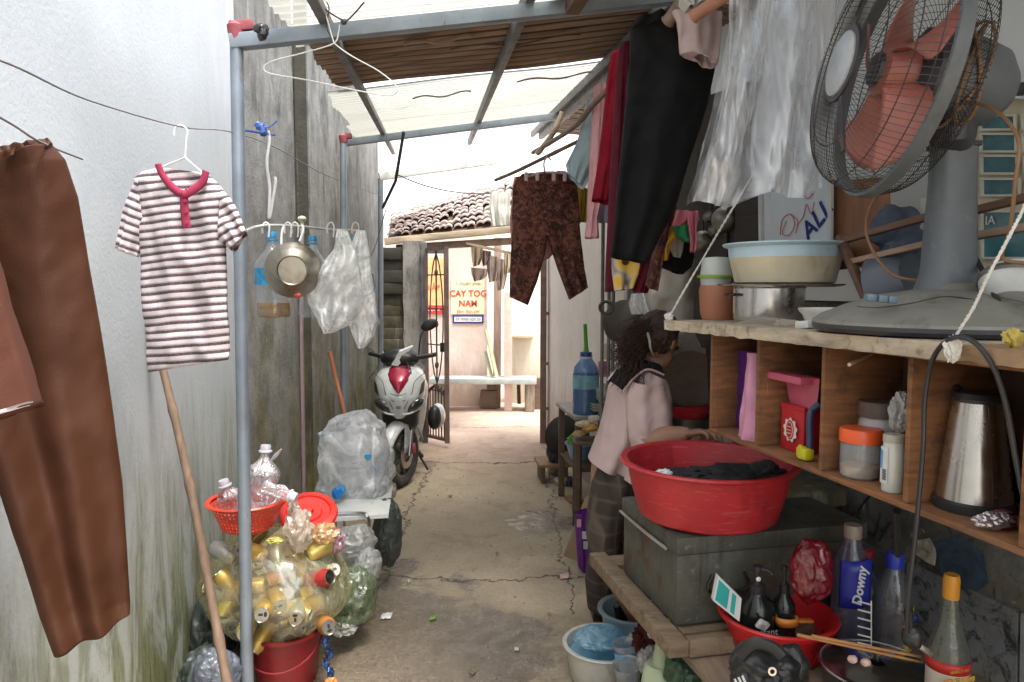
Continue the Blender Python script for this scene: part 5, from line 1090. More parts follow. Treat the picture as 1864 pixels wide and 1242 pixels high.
# ------------------------------------------------------------------ fan
fgrey = plastic('grey_fan_plastic', (.105, .118, .128), .45, dirt=.45); fbeige = plastic('beige_grey_plastic', (.2, .195, .165), .4, dirt=.5); fblade = M('orange_red_blade', (.36, .115, .085), .35, var=.15, dirt=.25)
cage = M('cage_wire', (.035, .03, .028), .45, .4); dkp = plastic('dark_fan_plastic', (.035, .035, .04), .45)
fb = Q(1722, 590, .19); ZF = ZP + .012; fb.z = ZF; FS = fb.y / F
fan = thing('table_fan', 'big grey electric fan with orange blades facing left on the plank', 'fan', fb)
br_ = 226 * FS
mb = MB(); mb.lathe([(0, .0), (br_ * .97, .0), (br_, .008), (br_ * 1.0, .016)], fb, 56); mb.build('base_skirt', dkp, fan)
zp = P(1722, 525, fb.y - .05).z - ZF
mb = MB(); mb.lathe([(br_ * 1.0, .016), (br_ * .995, .022), (br_ * .93, .034), (br_ * .75, zp * .62), (br_ * .5, zp * .85), (.06, zp * .98), (.05, zp + .01), (0, zp + .01)], fb, 56); mb.build('base', fbeige, fan)
ptop = P(1722, 262, fb.y)
mb = MB(); rs = []
for k in range(13):
    u = k / 12; z = ZF + zp * .9 + (ptop.z - ZF - zp * .9) * u; hw = (46 - 9 * min(1, u * 1.3) + (10 * max(0, .12 - u) / .12)) * FS
    rs.append([Vector((fb.x + hw * math.copysign(abs(math.cos(t)) ** .7, math.cos(t)), fb.y + hw * .8 * math.copysign(abs(math.sin(t)) ** .7, math.sin(t)), z)) for t in [j / 28 * 6.2832 for j in range(28)]])
mb.rings(rs); mb.build('column', fgrey, fan, ang=50)
mb = MB(); q = P(1608, 544, fb.y - br_ * .55)
for k, dx in enumerate((-24, -4, 14)): mb.box(P(1608 + dx, 542 + k * 2, fb.y - br_ * .45) , (.018, .02, .014), (0, R(6), 0), .003)
mb.build('speed_button', plastic('bluish_button', (.12, .17, .22)), fan)
mb = MB(); mb.tube(spline([P(1560, 558, fb.y - br_ * .52), P(1600, 560, fb.y - br_ * .62), P(1660, 552, fb.y - br_ * .6), P(1720, 540, fb.y - br_ * .5), P(1790, 548, fb.y - br_ * .6)], 6), .0012, 5); mb.build('seam', dkp, fan)
FC = P(1628, 132, fb.y - .01); AX = Vector((-.98, .045, .17)).normalized(); WX = AX.cross(UP).normalized(); UX = WX.cross(AX).normalized()
FR = 213 * FS; MF = Matrix((WX, UX, AX)).transposed()      # lathe axis = fan axis
def fp(r, t, a): return FC + (WX * math.cos(t) + UX * math.sin(t)) * r + AX * a
mb = MB(); mb.lathe([(FR - .004, -.012), (FR + .006, -.012), (FR + .006, .012), (FR - .004, .012), (FR - .004, -.012)], FC, 72, MF); mb.build('guard_ring', fgrey, fan)
dF = 92 * FS
profF = [(FR, .006), (FR * .985, dF * .3), (FR * .93, dF * .62), (FR * .8, dF * .84), (FR * .55, dF * .95), (.05, dF)]
profR = [(FR, -.006), (FR * .985, -dF * .3), (FR * .92, -dF * .6), (FR * .75, -dF * .8), (.07, -dF * .92)]
for nm, prof in (('front_guard', profF), ('rear_guard', profR)):
    mb = MB(); N_ = 116
    sp_pts = spline([(r, a, 0) for r, a in prof], 3)
    for k in range(N_):
        t = k / N_ * 6.2832; mb.tube([fp(p.x, t + (0.25 * (1 - p.x / FR) if nm == 'front_guard' else 0), p.y) for p in sp_pts], .0007, 3, cap=False)
    for r, a in ((prof[1]), (prof[2]), (FR * .66, prof[3][1] * 1.07), (.055, prof[-1][1])):
        mb.tube([fp(r, k / 56 * 6.2832, a) for k in range(56)], .0012, 4, closed=True)
    mb.build(nm, cage, fan)
mb = MB(); mb.beam(fp(.05, 1.75, dF), fp(FR * .8, 1.8, dF * .86), .02, .004, AX); mb.beam(fp(FR * .8, 1.8, dF * .86), fp(FR, 1.82, .0), .02, .004, AX); mb.build('guard_strut', dkp, fan); mb = MB(); mb.beam(fp(.05, -1.9, dF), fp(FR * .8, -1.9, dF * .86), .012, .004, AX); mb.build('guard_strut', dkp, fan)
capr = 56 * FS
mb = MB(); mb.lathe([(capr, dF - .004), (capr * .98, dF + .006), (capr * .8, dF + .011), (0, dF + .012)], FC, 36, MF); mb.build('front_badge', M('silver_badge', (.36, .38, .4), .45, .1, var=.2, scale=18, dirt=.6, dirtc=(.36, .28, .1)), fan)
mb = MB(); mb.lathe([(capr * 1.0, dF - .008), (capr * 1.16, dF - .006), (capr * 1.16, dF + .002), (capr, dF + .003)], FC, 36, MF); mb.build('badge_rim', dkp, fan)
for ph in [1.3 + k * 1.2566 for k in range(5)]:
    mb = MB()
    def bf(u, v):
        r = .05 + (FR * .86 - .05) * u; wd = .32 + .42 * math.sin(min(1, u * 1.15) * math.pi * .62); t = ph + (v - .5) * wd + .5 * u
        if u > .85: t = ph + (v - .5) * wd * (1 - (u - .85) * 2.2) + .5 * u
        return fp(r, t, (v - .5) * (.075 - .03 * u) - .005)
    mb.grid(bf, 16, 10); mb.build('blade', fblade, fan, solid=.0025)
mb = MB(); mb.lathe([(.052, -.03), (.055, .0), (.05, .028), (.036, .034), (0, .032)], FC, 30, MF); mb.build('hub', fblade, fan)
mb = MB(); mb.lathe([(.034, .034), (.032, .042), (0, .044)], FC, 26, MF); mb.build('hub_cap', dkp, fan)
MC = FC - AX * .06
mb = MB(); mb.lathe([(.0, -.165), (.045, -.16), (.075, -.13), (.088, -.08), (.09, -.03), (.088, -.02)], MC, 36, MF); mb.build('motor_housing', fgrey, fan)
mb = MB(); mb.lathe([(.088, -.02), (.094, -.01), (.092, .015), (.07, .03), (.03, .035), (.02, .06), (0, .06)], MC, 36, MF, flute=(24, .02)); mb.build('motor_front', dkp, fan)
mb = MB(); mb.tube([MC - AX * .07 + UX * .085, MC - AX * .07 + UX * .115], .008, 12); mb.lathe([(0, .004), (.012, .003), (.012, -.006), (0, -.006)], MC - AX * .07 + UX * .118, 16, MF @ Matrix.Rotation(R(-90), 3, 'X')); mb.build('swing_knob', fbeige, fan)
nk = MC - AX * .06
mb = MB(); mb.tube([nk - UP * .05, nk - UP * .11, Vector((fb.x, fb.y, ptop.z - .005))], [.045, .042, .034], 18); mb.box((fb.x, fb.y, ptop.z - .004), (.076, .066, .01), bev=.003); mb.build('neck', dkp, fan)
# brown cord wound behind the guard, running down
cordm = M('brown_cord', (.22, .12, .055), .5)
c_ = MC - AX * .04
loops = []
for k in range(46):
    t = k / 46 * 3 * 6.283; loops.append(c_ - AX * (.012 + .022 * math.sin(k * .55)) + (WX * math.cos(t) * .4 + UX * math.sin(t)) * (.1 + .012 * math.sin(k * .9)) - WX * .05)
mb = MB(); mb.tube(loops + spline([loops[-1], Q(1800, 195, .12), Q(1852, 250, .1), Q(1848, 330, .1), Q(1838, 420, .12), Q(1825, 470, .14), Q(1880, 480, .16)], 6), .0034, 7); tag(mb.build('fan_cord', cordm), 'brown electric cord wound round the neck of the fan', 'cord')
mb = MB(); mb.tube(spline([Q(1640, 300, .12), Q(1592, 362, .14), Q(1576, 410, .15), Q(1588, 455, .15), Q(1625, 500, .15), Q(1680, 512, .19)], 8), .0034, 7); tag(mb.build('fan_cord', cordm), 'looping brown cord left of the fan column', 'cord')
# ------------------------------------------------------------------ pots on the plank
stl = metalm('pot_steel', (.6, .58, .55), .22, dirt=.2); enam = M('white_enamel', (.66, .66, .62), .35, dirt=.2)
def on(px, d): q = Q(px, 585, d); return Vector((q.x, q.y, ZP + .001 + .01 * max(0, min(1, (q - CA).dot(ES)))))
def kk(p): return p.y / F
p_ = on(1306, .13); r_ = 34 * kk(p_)
tc_ = thing('clay_pot', 'terracotta coloured pot at the far end of the plank', 'pot', p_)
hT = 62 * kk(p_); mb = MB(); mb.lathe([(0, .001), (r_ * .8, 0), (r_ * .92, hT * .2), (r_ * 1.0, hT * .85), (r_ * .95, hT), (r_ * .88, hT), (r_ * .9, hT * .8), (r_ * .75, .01), (0, .01)], p_, 36); mb.build('pot_body', M('terracotta', (.42, .17, .09), .6, var=.2, scale=5, dirt=.2), tc_)
mb = MB(); mb.tube(spline([p_ + Vector((r_ * .3, -r_ * .9, hT * .98)), p_ + Vector((r_ * .7, -r_ * .95, hT * 1.05)), p_ + Vector((r_ * 1.0, -r_ * .4, hT * .95)), p_ + Vector((r_ * 1.02, -r_ * .3, hT * .6))], 5), .003, 6); mb.build('handle', stl, tc_)
p2 = p_ + Vector((.0, .03, hT)); tb = thing('plastic_tub', 'upturned white tub with a lime green rim resting on the clay pot', 'tub', p2); k1 = kk(p2)
mb = MB(); mb.lathe([(0, 0), (26 * k1, 0), (27 * k1, 12 * k1), (30 * k1, 15 * k1)], p2, 32); mb.lathe([(28 * k1, 18 * k1), (24 * k1, 50 * k1), (0, 52 * k1)], p2, 32); mb.build('tub_body', plastic('milky_plastic', (.62, .66, .6)), tb)
mb = MB(); mb.lathe([(28 * k1, 14 * k1), (33 * k1, 14 * k1), (33 * k1, 18 * k1), (28 * k1, 19 * k1)], p2, 32); mb.build('green_rim', plastic('lime_plastic', (.25, .42, .04)), tb)
p3 = on(1398, .14); k1 = kk(p3); sp2 = thing('steel_pot', 'shiny steel pot under the cream basin', 'pot', p3)
hS = 66 * k1; rS = 62 * k1
mb = MB(); mb.lathe([(0, .002), (rS * .85, 0), (rS * .97, hS * .1), (rS, hS * .3), (rS, hS * .96), (rS * 1.04, hS), (rS * .97, hS), (rS * .96, hS * .2), (0, .006)], p3, 48); mb.build('pot_body', stl, sp2)
mb = MB(); mb.tube(spline([p3 + Vector((-rS * .95, -.02, hS * .8)), p3 + Vector((-rS * 1.2, -.03, hS * .78)), p3 + Vector((-rS * 1.2, .03, hS * .78)), p3 + Vector((-rS * .95, .03, hS * .8))], 4), .004, 6); mb.build('handle', black, sp2)
p4 = p3 + Vector((.03, 0, hS)); k1 = kk(p4); mb = MB(); mb.lathe([(0, .001), (92 * k1, 0), (108 * k1, .004), (110 * k1, .008), (92 * k1, .008), (0, .008)], p4, 48); tag(mb.build('steel_tray', stl), 'flat steel lid lying between the pot and the cream basin', 'lid')
p5 = p4 + Vector((.012, .0, .009)); bs = thing('plastic_basin', 'cream plastic basin with a pale blue rim on top of the pot', 'basin', p5)
hB = 72 * k1
mb = MB(); mb.lathe([(0, 0), (82 * k1, 0), (86 * k1, .004), (96 * k1, hB * .62), (97 * k1, hB * .64)], p5, 56); mb.build('basin_body', plastic('cream_plastic', (.6, .52, .37)), bs)
mb = MB(); mb.lathe([(97 * k1, hB * .64), (99 * k1, hB * .9), (106 * k1, hB * .93), (109 * k1, hB * .97), (108 * k1, hB), (100 * k1, hB * 1.0), (92 * k1, hB * .6), (78 * k1, .008), (0, .008)], p5, 56); mb.build('blue_rim', plastic('pale_blue_plastic', (.42, .55, .62)), bs)
p6 = on(1520, .1); k1 = kk(p6); mb = MB(); mb.lathe([(0, .002), (44 * k1, 0), (56 * k1, 26 * k1), (62 * k1, 32 * k1), (64 * k1, 38 * k1), (58 * k1, 37 * k1), (42 * k1, .008), (0, .008)], p6, 40); tag(mb.build('enamel_dish', enam), 'white enamel dish left of the fan base', 'dish')
kn = thing('kitchen_knife', 'flat steel knife lying along the plank edge', 'knife', on(1400, .01))
mb = MB(); a = on(1330, -.02) + UP * .004; b_ = on(1452, .03) + UP * .008; mb.prism([a, a.lerp(b_, .5) + UP * .018 - ND * .004, b_ + UP * .012, b_, a.lerp(b_, .5) + UP * .0], ND * .002); mb.build('blade', stl, kn)
mb = MB(); mb.beam(b_, b_ + ES * .05 + UP * .005, .016, .018, bev=.003); mb.build('handle', enam, kn)
mb = MB(); p7 = on(1846, .0); mb.blob(p7 + UP * .012, (.014, .01, .014), .5, 3, 3); tag(mb.build('yellow_scrap', M('yellow_scrap_paint', (.5, .38, .08), .7)), 'crumpled yellow scrap at the plank end', 'scrap')
# things behind the pots
def bq(pts, d, th_, name, label, cat, mat): mb = MB(); mb.prism([Q(x, y, d) for x, y in pts], ND * th_); return mb.build(name, mat)
wbd = thing('whiteboard', 'small whiteboard with red doodles and blue letters behind the basin', 'board', Q(1448, 480, .33))
mb = MB(); mb.prism([Q(1392, 488, .33), Q(1507, 486, .33), Q(1510, 200, .33), Q(1388, 200, .33)], ND * .012); mb.build('board_face', M('board_white', (.56, .6, .62), .35, var=.05), wbd)
mb = MB(); mb.beam(Q(1387, 490, .327), Q(1383, 200, .327), .012, .016); mb.build('frame', M('board_frame_grey', (.5, .5, .48), .5), wbd); mb = MB(); mb.beam(Q(1511, 490, .327), Q(1513, 200, .327), .008, .016); mb.build('frame', M('board_frame_grey', (.5, .5, .48), .5), wbd)
inkb = M('blue_ink', (.01, .015, .16), .5); inkr = M('red_ink', (.5, .1, .09), .6)
text('lettering', 'ALL', .085, Q(1487, 400, .326), ES + UP * .75, UP - ES * .5, inkb, wbd, .0006, bold=.001)
for k, pts in enumerate(([(1420, 428), (1424, 400), (1440, 390), (1446, 410), (1436, 428), (1424, 424), (1432, 402)], [(1450, 410), (1462, 395), (1468, 372), (1476, 390), (1482, 368)], [(1458, 352), (1470, 362), (1480, 352)], [(1440, 392), (1452, 402), (1448, 425)])):
    mb = MB(); mb.tube(spline([Q(x, y, .326) for x, y in pts], 5), .0014, 5); mb.build('doodle', inkr, wbd)
mb = MB(); mb.prism([Q(1514, 492, .36), Q(1612, 480, .36), Q(1608, 322, .36), Q(1512, 330, .36)], ND * .02); tag(mb.build('plywood_sheet', wood('reddish_panel', (.26, .115, .06), stretch=(7, 7, 1))), 'reddish brown wooden panel beside the whiteboard', 'panel')
rk = thing('wooden_rack', 'slanting brown wooden slat rack behind the fan column', 'rack', Q(1580, 540, .28))
def slat(a, b, w_, h_, m): mb = MB(); mb.beam(a, b, w_, h_, ND, .002); mb.build('slat', m, rk)
slat(Q(1528, 440, .26), Q(1700, 392, .3), .016, .022, wood('dark_slat', (.15, .08, .05))); slat(Q(1548, 478, .26), Q(1700, 442, .3), .014, .03, wood('light_slat', (.33, .22, .15)))
slat(Q(1528, 430, .255), Q(1584, 560, .25), .018, .02, MATS['dark_slat']); slat(Q(1740, 392, .3), Q(1900, 352, .3), .016, .022, MATS['dark_slat']); slat(Q(1740, 436, .3), Q(1900, 408, .3), .016, .026, MATS['light_slat'])
mb = MB(); mb.blob(Q(1630, 420, .37), (.06, .05, .06), .25, 2, 4, 3); tag(mb.build('denim_bundle', fabric('blue_grey_denim', (.09, .11, .15), var=.3)), 'bundle of blue grey cloth stuffed behind the wooden rack', 'cloth')
mb = MB(); mb.blob(Q(1660, 455, .36), (.07, .05, .05), .25, 2, 4, 8); tag(mb.build('denim_bundle', MATS['blue_grey_denim']), 'lower bundle of grey cloth next to the fan column', 'cloth')
Mx = Euler((R(70), 0, R(20))).to_matrix(); mb = MB(); mb.lathe([(0, .05), (.06, .05), (.085, .02), (.1, -.02), (.105, -.02), (.09, .022), (.065, .056), (0, .056)], Q(1640, 520, .33), 36, Mx); tag(mb.build('grey_basin', plastic('slate_plastic', (.1, .11, .13))), 'dark grey plastic basin leaning behind the fan base', 'basin')
# window
wn = thing('house_window', 'cream framed window with teal panes at the right behind the fan', 'window', Q(1810, 520, .42))
crm = M('cream_window_paint', (.58, .52, .36), .6, dirt=.25); teal = M('teal_glass', (.06, .17, .19), .12, var=.5, scale=8)
mb = MB(); mb.prism([Q(1752, 500, .47), Q(1990, 500, .47), Q(1990, 180, .47), Q(1752, 180, .47)], ND * .02); mb.build('surround', crm, wn)
for (x0, y0, x1, y1) in ((1785, 210, 1848, 236), (1786, 244, 1850, 276), (1787, 284, 1852, 316), (1788, 326, 1856, 356), (1788, 385, 1960, 470), (1862, 210, 1950, 236), (1862, 244, 1950, 276), (1866, 284, 1950, 316), (1870, 326, 1950, 356)):
    mb = MB(); mb.prism([Q(x0, y1, .466), Q(x1, y1, .466), Q(x1, y0, .466), Q(x0, y0, .466)], ND * .006); mb.build('pane', teal, wn)
    mb = MB()
    for aa, bb in (((x0, y1), (x1, y1)), ((x1, y1), (x1, y0)), ((x1, y0), (x0, y0)), ((x0, y0), (x0, y1))): mb.beam(Q(*aa, .463), Q(*bb, .463), .005, .006, ND)
    mb.build('pane_frame', M('pale_frame', (.6, .6, .52), .6), wn)
text('lettering', 'IA', .03, Q(1802, 402, .462), ES, UP, M('white_letter', (.7, .7, .68), .5), wn, .0006)
mb = MB(); mb.beam(Q(1752, 172, .45), Q(2000, 150, .45), .04, .025, bev=.003); mb.build('hood', dkp, wn)
mb = MB(); mb.prism([Q(1675, 360, .44), Q(1690, 360, .44), Q(1690, 395, .44), Q(1675, 395, .44)], ND * .008); tag(mb.build('card', enam), 'small pale card standing left of the fan column', 'card')
wp = thing('white_pan', 'white lidded pan tilted on a black wire stand at the right edge', 'pan', Q(1850, 570, .2))
Mx = Euler((R(-18), R(24), 0)).to_matrix(); mb = MB(); mb.lathe([(0, -.03), (.05, -.028), (.075, -.005), (.08, .012), (.07, .028), (0, .036)], Q(1868, 530, .22), 36, Mx); mb.build('pan_body', enam, wp)
mb = MB(); mb.lathe([(.079, .004), (.084, .008), (.081, .016)], Q(1868, 530, .22), 36, Mx); mb.build('rim', stl, wp)
mb = MB(); mb.tube(spline([Q(1768, 455, .26), Q(1792, 500, .2), Q(1815, 545, .16), Q(1850, 590, .14)], 6), .005, 7); mb.tube([Q(1770, 510, .26), Q(1812, 545, .16)], .004, 6); mb.build('wire_stand', black, wp)

# ------------------------------------------------------------------ in the cubby
zs = ZB + .0008
def oc(px, d): return onz(px, d, zs)
pm = fabric('purple_cloth', (.09, .02, .16)); pk2 = fabric('orchid_pink_cloth', (.55, .26, .38))
def qcloth(rows, d, hd, fold, seed, n=50, m=30, crump=.004, kf=(2, 5, 9)):
    """cloth rows placed on the plane d behind the cubby front"""
    mb = MB(); rs = []
    for i, r in enumerate(interp(rows, m)):
        a = Q(r[0], r[1], d); b_ = Q(r[2], r[3], d); c = (a + b_) / 2; w_ = (b_ - a) / 2; ring = []
        for j in range(n):
            t = 6.2832 * j / n; x = math.cos(t); s = math.sin(t); f = fold * (math.sin(kf[0] * x * 2 + seed) + .6 * math.sin(kf[1] * x + seed * 2 + i * .1))
            q = c + w_ * x + ND * hd * math.copysign(abs(s) ** .75, s); f += crump * 2 * noise.noise(q * 20 + Vector((seed, 0, 0))); ring.append(q + ND * f)
        rs.append(ring)
    mb.rings(rs, False, False); return mb
tag(qcloth([(1314, 628, 1372, 640), (1318, 660, 1372, 665), (1324, 690, 1368, 690), (1342, 702, 1362, 700)], .1, .02, .006, 2).build('purple_bag', pm, ang=180), 'purple cloth bag hanging in the far left compartment', 'bag')
tag(qcloth([(1340, 690, 1366, 690), (1338, 740, 1364, 740), (1336, 795, 1356, 800)], .09, .012, .004, 3).build('purple_bag', pm, ang=180), 'purple cloth tail behind the pink cloth in the cubby', 'cloth')
tag(qcloth([(1361, 642, 1378, 644), (1358, 700, 1378, 700), (1352, 755, 1378, 758), (1342, 805, 1374, 812)], .02, .012, .004, 4).build('pink_cloth', pk2, ang=180), 'long pink cloth hanging at the first cubby divider', 'cloth')
for k, (px, d) in enumerate(((1312, .05), (1322, .07))): mb = MB(); mb.blob(oc(px, d) + UP * .012, (.015, .013, .012), .2, 2, 3, k); tag(mb.build('garlic_bulb', M('garlic_skin', (.55, .42, .34), .6) if k == 0 else M('onion_skin', (.35, .25, .25), .5)), ('pale garlic bulb' if k == 0 else 'small purplish onion') + ' in the far cubby compartment', 'vegetable')
pb = thing('pink_basket', 'pink plastic scoop with a broad flat rim in the second compartment', 'scoop', Q(1450, 745, .1))
pkp = plastic('pink_plastic', (.5, .1, .16)); k1 = Q(1450, 700, .1).y / F
mb = MB(); mb.rings([[Q(x0, y, .06), Q(x1, y, .06), Q(x1 - 2, y, .16), Q(x0 + 2, y, .16)] for y, x0, x1 in ((690, 1430, 1492), (715, 1434, 1490), (745, 1440, 1486))]); mb.build('scoop_body', pkp, pb)
mb = MB(); mb.box(Q(1442, 688, .05), (100 * k1, .05, 13 * k1), MS, .003); mb.build('scoop_rim', pkp, pb)
rb = thing('red_box', 'small red carton with a white oval emblem in the second compartment', 'box', oc(1440, .07))
bx = Q(1441, 780, .05); kq = bx.y / F; hb = Q(1441, 742, .05).z - zs - .002
redb = M('red_carton', (.42, .012, .018), .45, var=.08)
mb = MB(); mb.box(Vector((bx.x, bx.y, zs + hb / 2)) + ND * .035, (.085, .07, hb), MS @ Matrix.Rotation(R(4), 3, 'Z'), .002); mb.build('carton', redb, rb)
wht = M('emblem_white', (.66, .6, .55), .6)
ec = Vector((bx.x, bx.y, zs + hb * .5)) - ND * .003
def ell(rx, rz, m, off, nm, wav=0, thick=.0006):
    mb = MB(); mb.prism([ec - ND * off + ES * rx * math.cos(t) * (1 + wav * math.sin(9 * t)) + UP * rz * math.sin(t) * (1 + wav * math.sin(9 * t)) for t in [k / 48 * 6.2832 for k in range(48)]], ND * thick); mb.build(nm, m, rb)
ell(.026, .028, wht, .0012, 'emblem', .12); ell(.0155, .024, redb, .002, 'emblem_field'); ell(.012, .02, wht, .0028, 'emblem_ring'); ell(.0105, .0185, redb, .0036, 'emblem_centre')
for k in range(3):
    mb = MB(); mb.beam(ec - ND * .0048 - ES * .008 + UP * (.008 - .008 * k), ec - ND * .0048 + ES * .008 + UP * (.008 - .008 * k), .0008, .003, ND); mb.build('emblem_bar', wht, rb)
mb = MB(); mb.box(Vector((bx.x, bx.y, zs + hb + .004)) + ND * .035, (.088, .074, .01), MS @ Matrix.Rotation(R(4), 3, 'Z'), .002); mb.build('carton_lid', redb, rb)
cutter = thing('pipe_cutter', 'dark blue bent handle with a yellow head beside the red carton', 'tool', oc(1478, .03))
mb = MB(); mb.tube(spline([Q(1492, 735, .05), Q(1480, 745, .04), Q(1474, 760, .03), Q(1474, 800, .03), Q(1474, 830, .03)], 5), .008, 10, sx=.8); mb.build('handle', M('navy_grip', (.03, .04, .09), .4), cutter)
mb = MB(); q = oc(1469, .025) + UP * .016; mb.box(q, (.038, .026, .03), MS, .008); mb.box(q + UP * .004 - ND * .012, (.012, .006, .034), MS, .003); mb.build('yellow_head', plastic('yellow_plastic', (.5, .45, .02)), cutter)
def jar(name, label, px, d, r, h, bodym, lidm, lidh, cat='jar', fill=None, lidr=1.06):
    b0 = oc(px, d); t = thing(name, label, cat, b0); kq = b0.y / F; r *= kq; h *= kq; lidh *= kq
    mb = MB(); mb.lathe([(0, .001), (r * .92, 0), (r, r * .12), (r, h * .82), (r * .93, h * .93), (r * .93, h)], b0, 40); mb.build('jar_body', bodym, t)
    mb = MB(); mb.lathe([(r * lidr, h - lidh * .25), (r * lidr, h + lidh * .6), (r * lidr * .93, h + lidh * .75), (0, h + lidh * .78)], b0, 40, flute=(40, .008)); mb.build('lid', lidm, t)
    if fill: mb = MB(); mb.lathe([(0, .003), (r * .9, .003), (r * .95, h * .06), (r * .95, h * fill[0]), (0, h * (fill[0] + .05))], b0, 30); mb.build('contents', fill[1], t)
    return t
jar('spice_jar', 'clear plastic jar with an orange lid in the third compartment', 1571, .05, 35, 72, clear('cloudy_jar', (.88, .9, .92), .35, (.5, .5, .5)), plastic('orange_lid', (.72, .1, .02)), 24, fill=(.3, M('beige_powder', (.5, .36, .22), .9, var=.2, scale=30)))
jar('white_jar', 'white jar with a brown lid at the back of the third compartment', 1606, .12, 38, 110, plastic('dull_white_plastic', (.5, .5, .5)), M('brown_lid', (.13, .09, .07), .6, dirt=.3), 28)
wj = jar('pill_bottle', 'white plastic bottle with a printed label by the third divider', 1632, .035, 19, 96, plastic('white_bottle_plastic', (.62, .62, .57)), plastic('beige_lid', (.4, .36, .28)), 14, 'bottle', lidr=1.0)
kq = oc(1632, .035).y / F; lc = oc(1632, .035) - ND * 19.6 * kq + UP * 50 * kq
mb = MB(); mb.prism([lc + ES * x * kq + UP * z * kq for x, z in ((-9, -34), (9, -34), (9, 34), (-9, 34))], -ND * .0006); mb.build('label', M('label_paper', (.55, .57, .58), .6), wj)
mb = MB(); mb.prism([lc - ND * .001 + ES * x * kq + UP * z * kq for x, z in ((-8, -6), (-4, -6), (-3, 26), (-8, 30))], -ND * .0006); mb.build('label_stripe', M('label_blue', (.12, .25, .5), .6), wj)
for k in range(7): mb = MB(); mb.prism([lc - ND * .001 + ES * x * kq + UP * z * kq for x, z in ((-3, -27 + k * 3), (6, -27 + k * 3), (6, -25.4 + k * 3), (-3, -25.4 + k * 3))], -ND * .0006); mb.build('print_line', M('label_black', (.03, .03, .03), .6), wj)
mb = MB(); mb.blob(Q(1640, 750, .08), (.02, .02, .04), .4, 2.5, 4, 5); tag(mb.build('plastic_scrap', MATS['frosty_film']), 'crumpled clear plastic tucked against the third divider', 'plastic bag')
# kettle
kb = oc(1782, .1); kq = kb.y / F; kt = thing('electric_kettle', 'steel electric kettle with a black handle in the nearest compartment', 'kettle', kb)
kh = 205 * kq
mb = MB(); mb.lathe([(0, 0), (66 * kq, 0), (67 * kq, .016), (62 * kq, .02)], kb, 44); mb.build('base', black, kt)
mb = MB(); mb.lathe([(62 * kq, .018), (61 * kq, .03), (50 * kq, kh * .6), (41 * kq, kh * .95), (40 * kq, kh)], kb, 48); mb.build('kettle_body', metalm('brushed_steel', (.58, .55, .5), .26), kt)
mb = MB(); mb.lathe([(41 * kq, kh * .97), (43 * kq, kh * 1.0), (38 * kq, kh * 1.05), (10 * kq, kh * 1.07), (0, kh * 1.07)], kb, 40); mb.tube([kb + UP * kh * .98 - ES * 36 * kq, kb + UP * kh * 1.03 - ES * 70 * kq], [.012, .016], 10); mb.build('lid', black, kt)
mb = MB(); mb.tube(spline([kb + UP * kh * 1.0 - ES * 35 * kq, kb + UP * kh * 1.04 - ES * 72 * kq, kb + UP * kh * .8 - ES * 102 * kq, kb + UP * kh * .45 - ES * 104 * kq, kb + UP * kh * .22 - ES * 84 * kq, kb + UP * kh * .12 - ES * 58 * kq], 6), .0125, 12); mb.tube([kb + UP * kh * .05 - ES * 58 * kq - ND * .004, kb + UP * kh * .55 - ES * 50 * kq], [.012, .006], 10); mb.build('handle', black, kt)
mb = MB(); mb.prism([kb + ES * 40 * kq - ND * 40 * kq + UP * z for z in (.02, .021)] + [kb + ES * 30 * kq - ND * 28 * kq + UP * kh * .95, kb + ES * 38 * kq - ND * 16 * kq + UP * kh * .95, kb + ES * 60 * kq - ND * 18 * kq + UP * .02], ND * .004); mb.build('level_strip', black, kt)
tag((lambda m_: (m_.blob(oc(1822, .03) + UP * .016, (.032, .014, .014), .35, 2.5, 4, 3), m_)[1])(MB()).build('snack_packet', film('shiny_packet', (.9, .85, .88), .5, .95, 8, (.5, .42, .45), .6)), 'small shiny clear packet in front of the kettle', 'packet')
tag((lambda m_: (m_.box(oc(1838, .055) + UP * .012, (.03, .03, .022), MS, .004), m_.box(oc(1838, .055) + UP * .026, (.02, .02, .006), MS, .002), m_)[2])(MB()).build('small_box', M('dark_red_box', (.12, .02, .03), .5)), 'little dark red box beside the shiny packet', 'box')
mb = MB(); mb.tube(spline([Q(1652, 1150, -.03), Q(1655, 1080, -.045), Q(1668, 960, -.045), Q(1680, 820, -.04), Q(1684, 720, -.04), Q(1700, 650, -.05), Q(1733, 616, -.07), Q(1772, 622, -.06), Q(1808, 668, -.04), Q(1832, 740, -.02), Q(1848, 830, .0), Q(1862, 900, .01)], 8), .0042, 9); tag(mb.build('power_cord', black), 'thick black power cord looped over the plank rope knot', 'cord')
# ------------------------------------------------------------------ bench, chest, big red basin
C0 = P(1231, 1140, 2.0); ZC = C0.z
C1 = G(1134, 1040, ZC); dl = (C1 - C0); lenC = dl.length; dl.normalize(); dr = Vector((dl.y, -dl.x, 0))
print('CHEST', C0, C1, lenC)
MCH = Matrix((dr, dl, UP)).transposed()
def CP(r_, l_, z=0): return C0 + dr * r_ + dl * l_ + UP * z
htc = P(1228, 1012, 2.0).z - ZC
chm = M('grey_green_metal', (.095, .098, .08), .55, .3, var=.25, scale=6, bump=.15, bscale=30, dirt=.85, dirtc=(.05, .038, .028))
chd = thing('metal_chest', 'grey green metal chest on the bench under the big red basin', 'chest', C0)
wC = .62
mb = MB(); mb.box(CP(wC / 2, lenC / 2, htc / 2), (wC, lenC, htc), MCH, .006); mb.build('chest_body', chm, chd)
mb = MB(); mb.box(CP(wC / 2, lenC / 2, htc + .027), (wC + .014, lenC + .014, .052), MCH, .008); mb.build('lid', chm, chd)
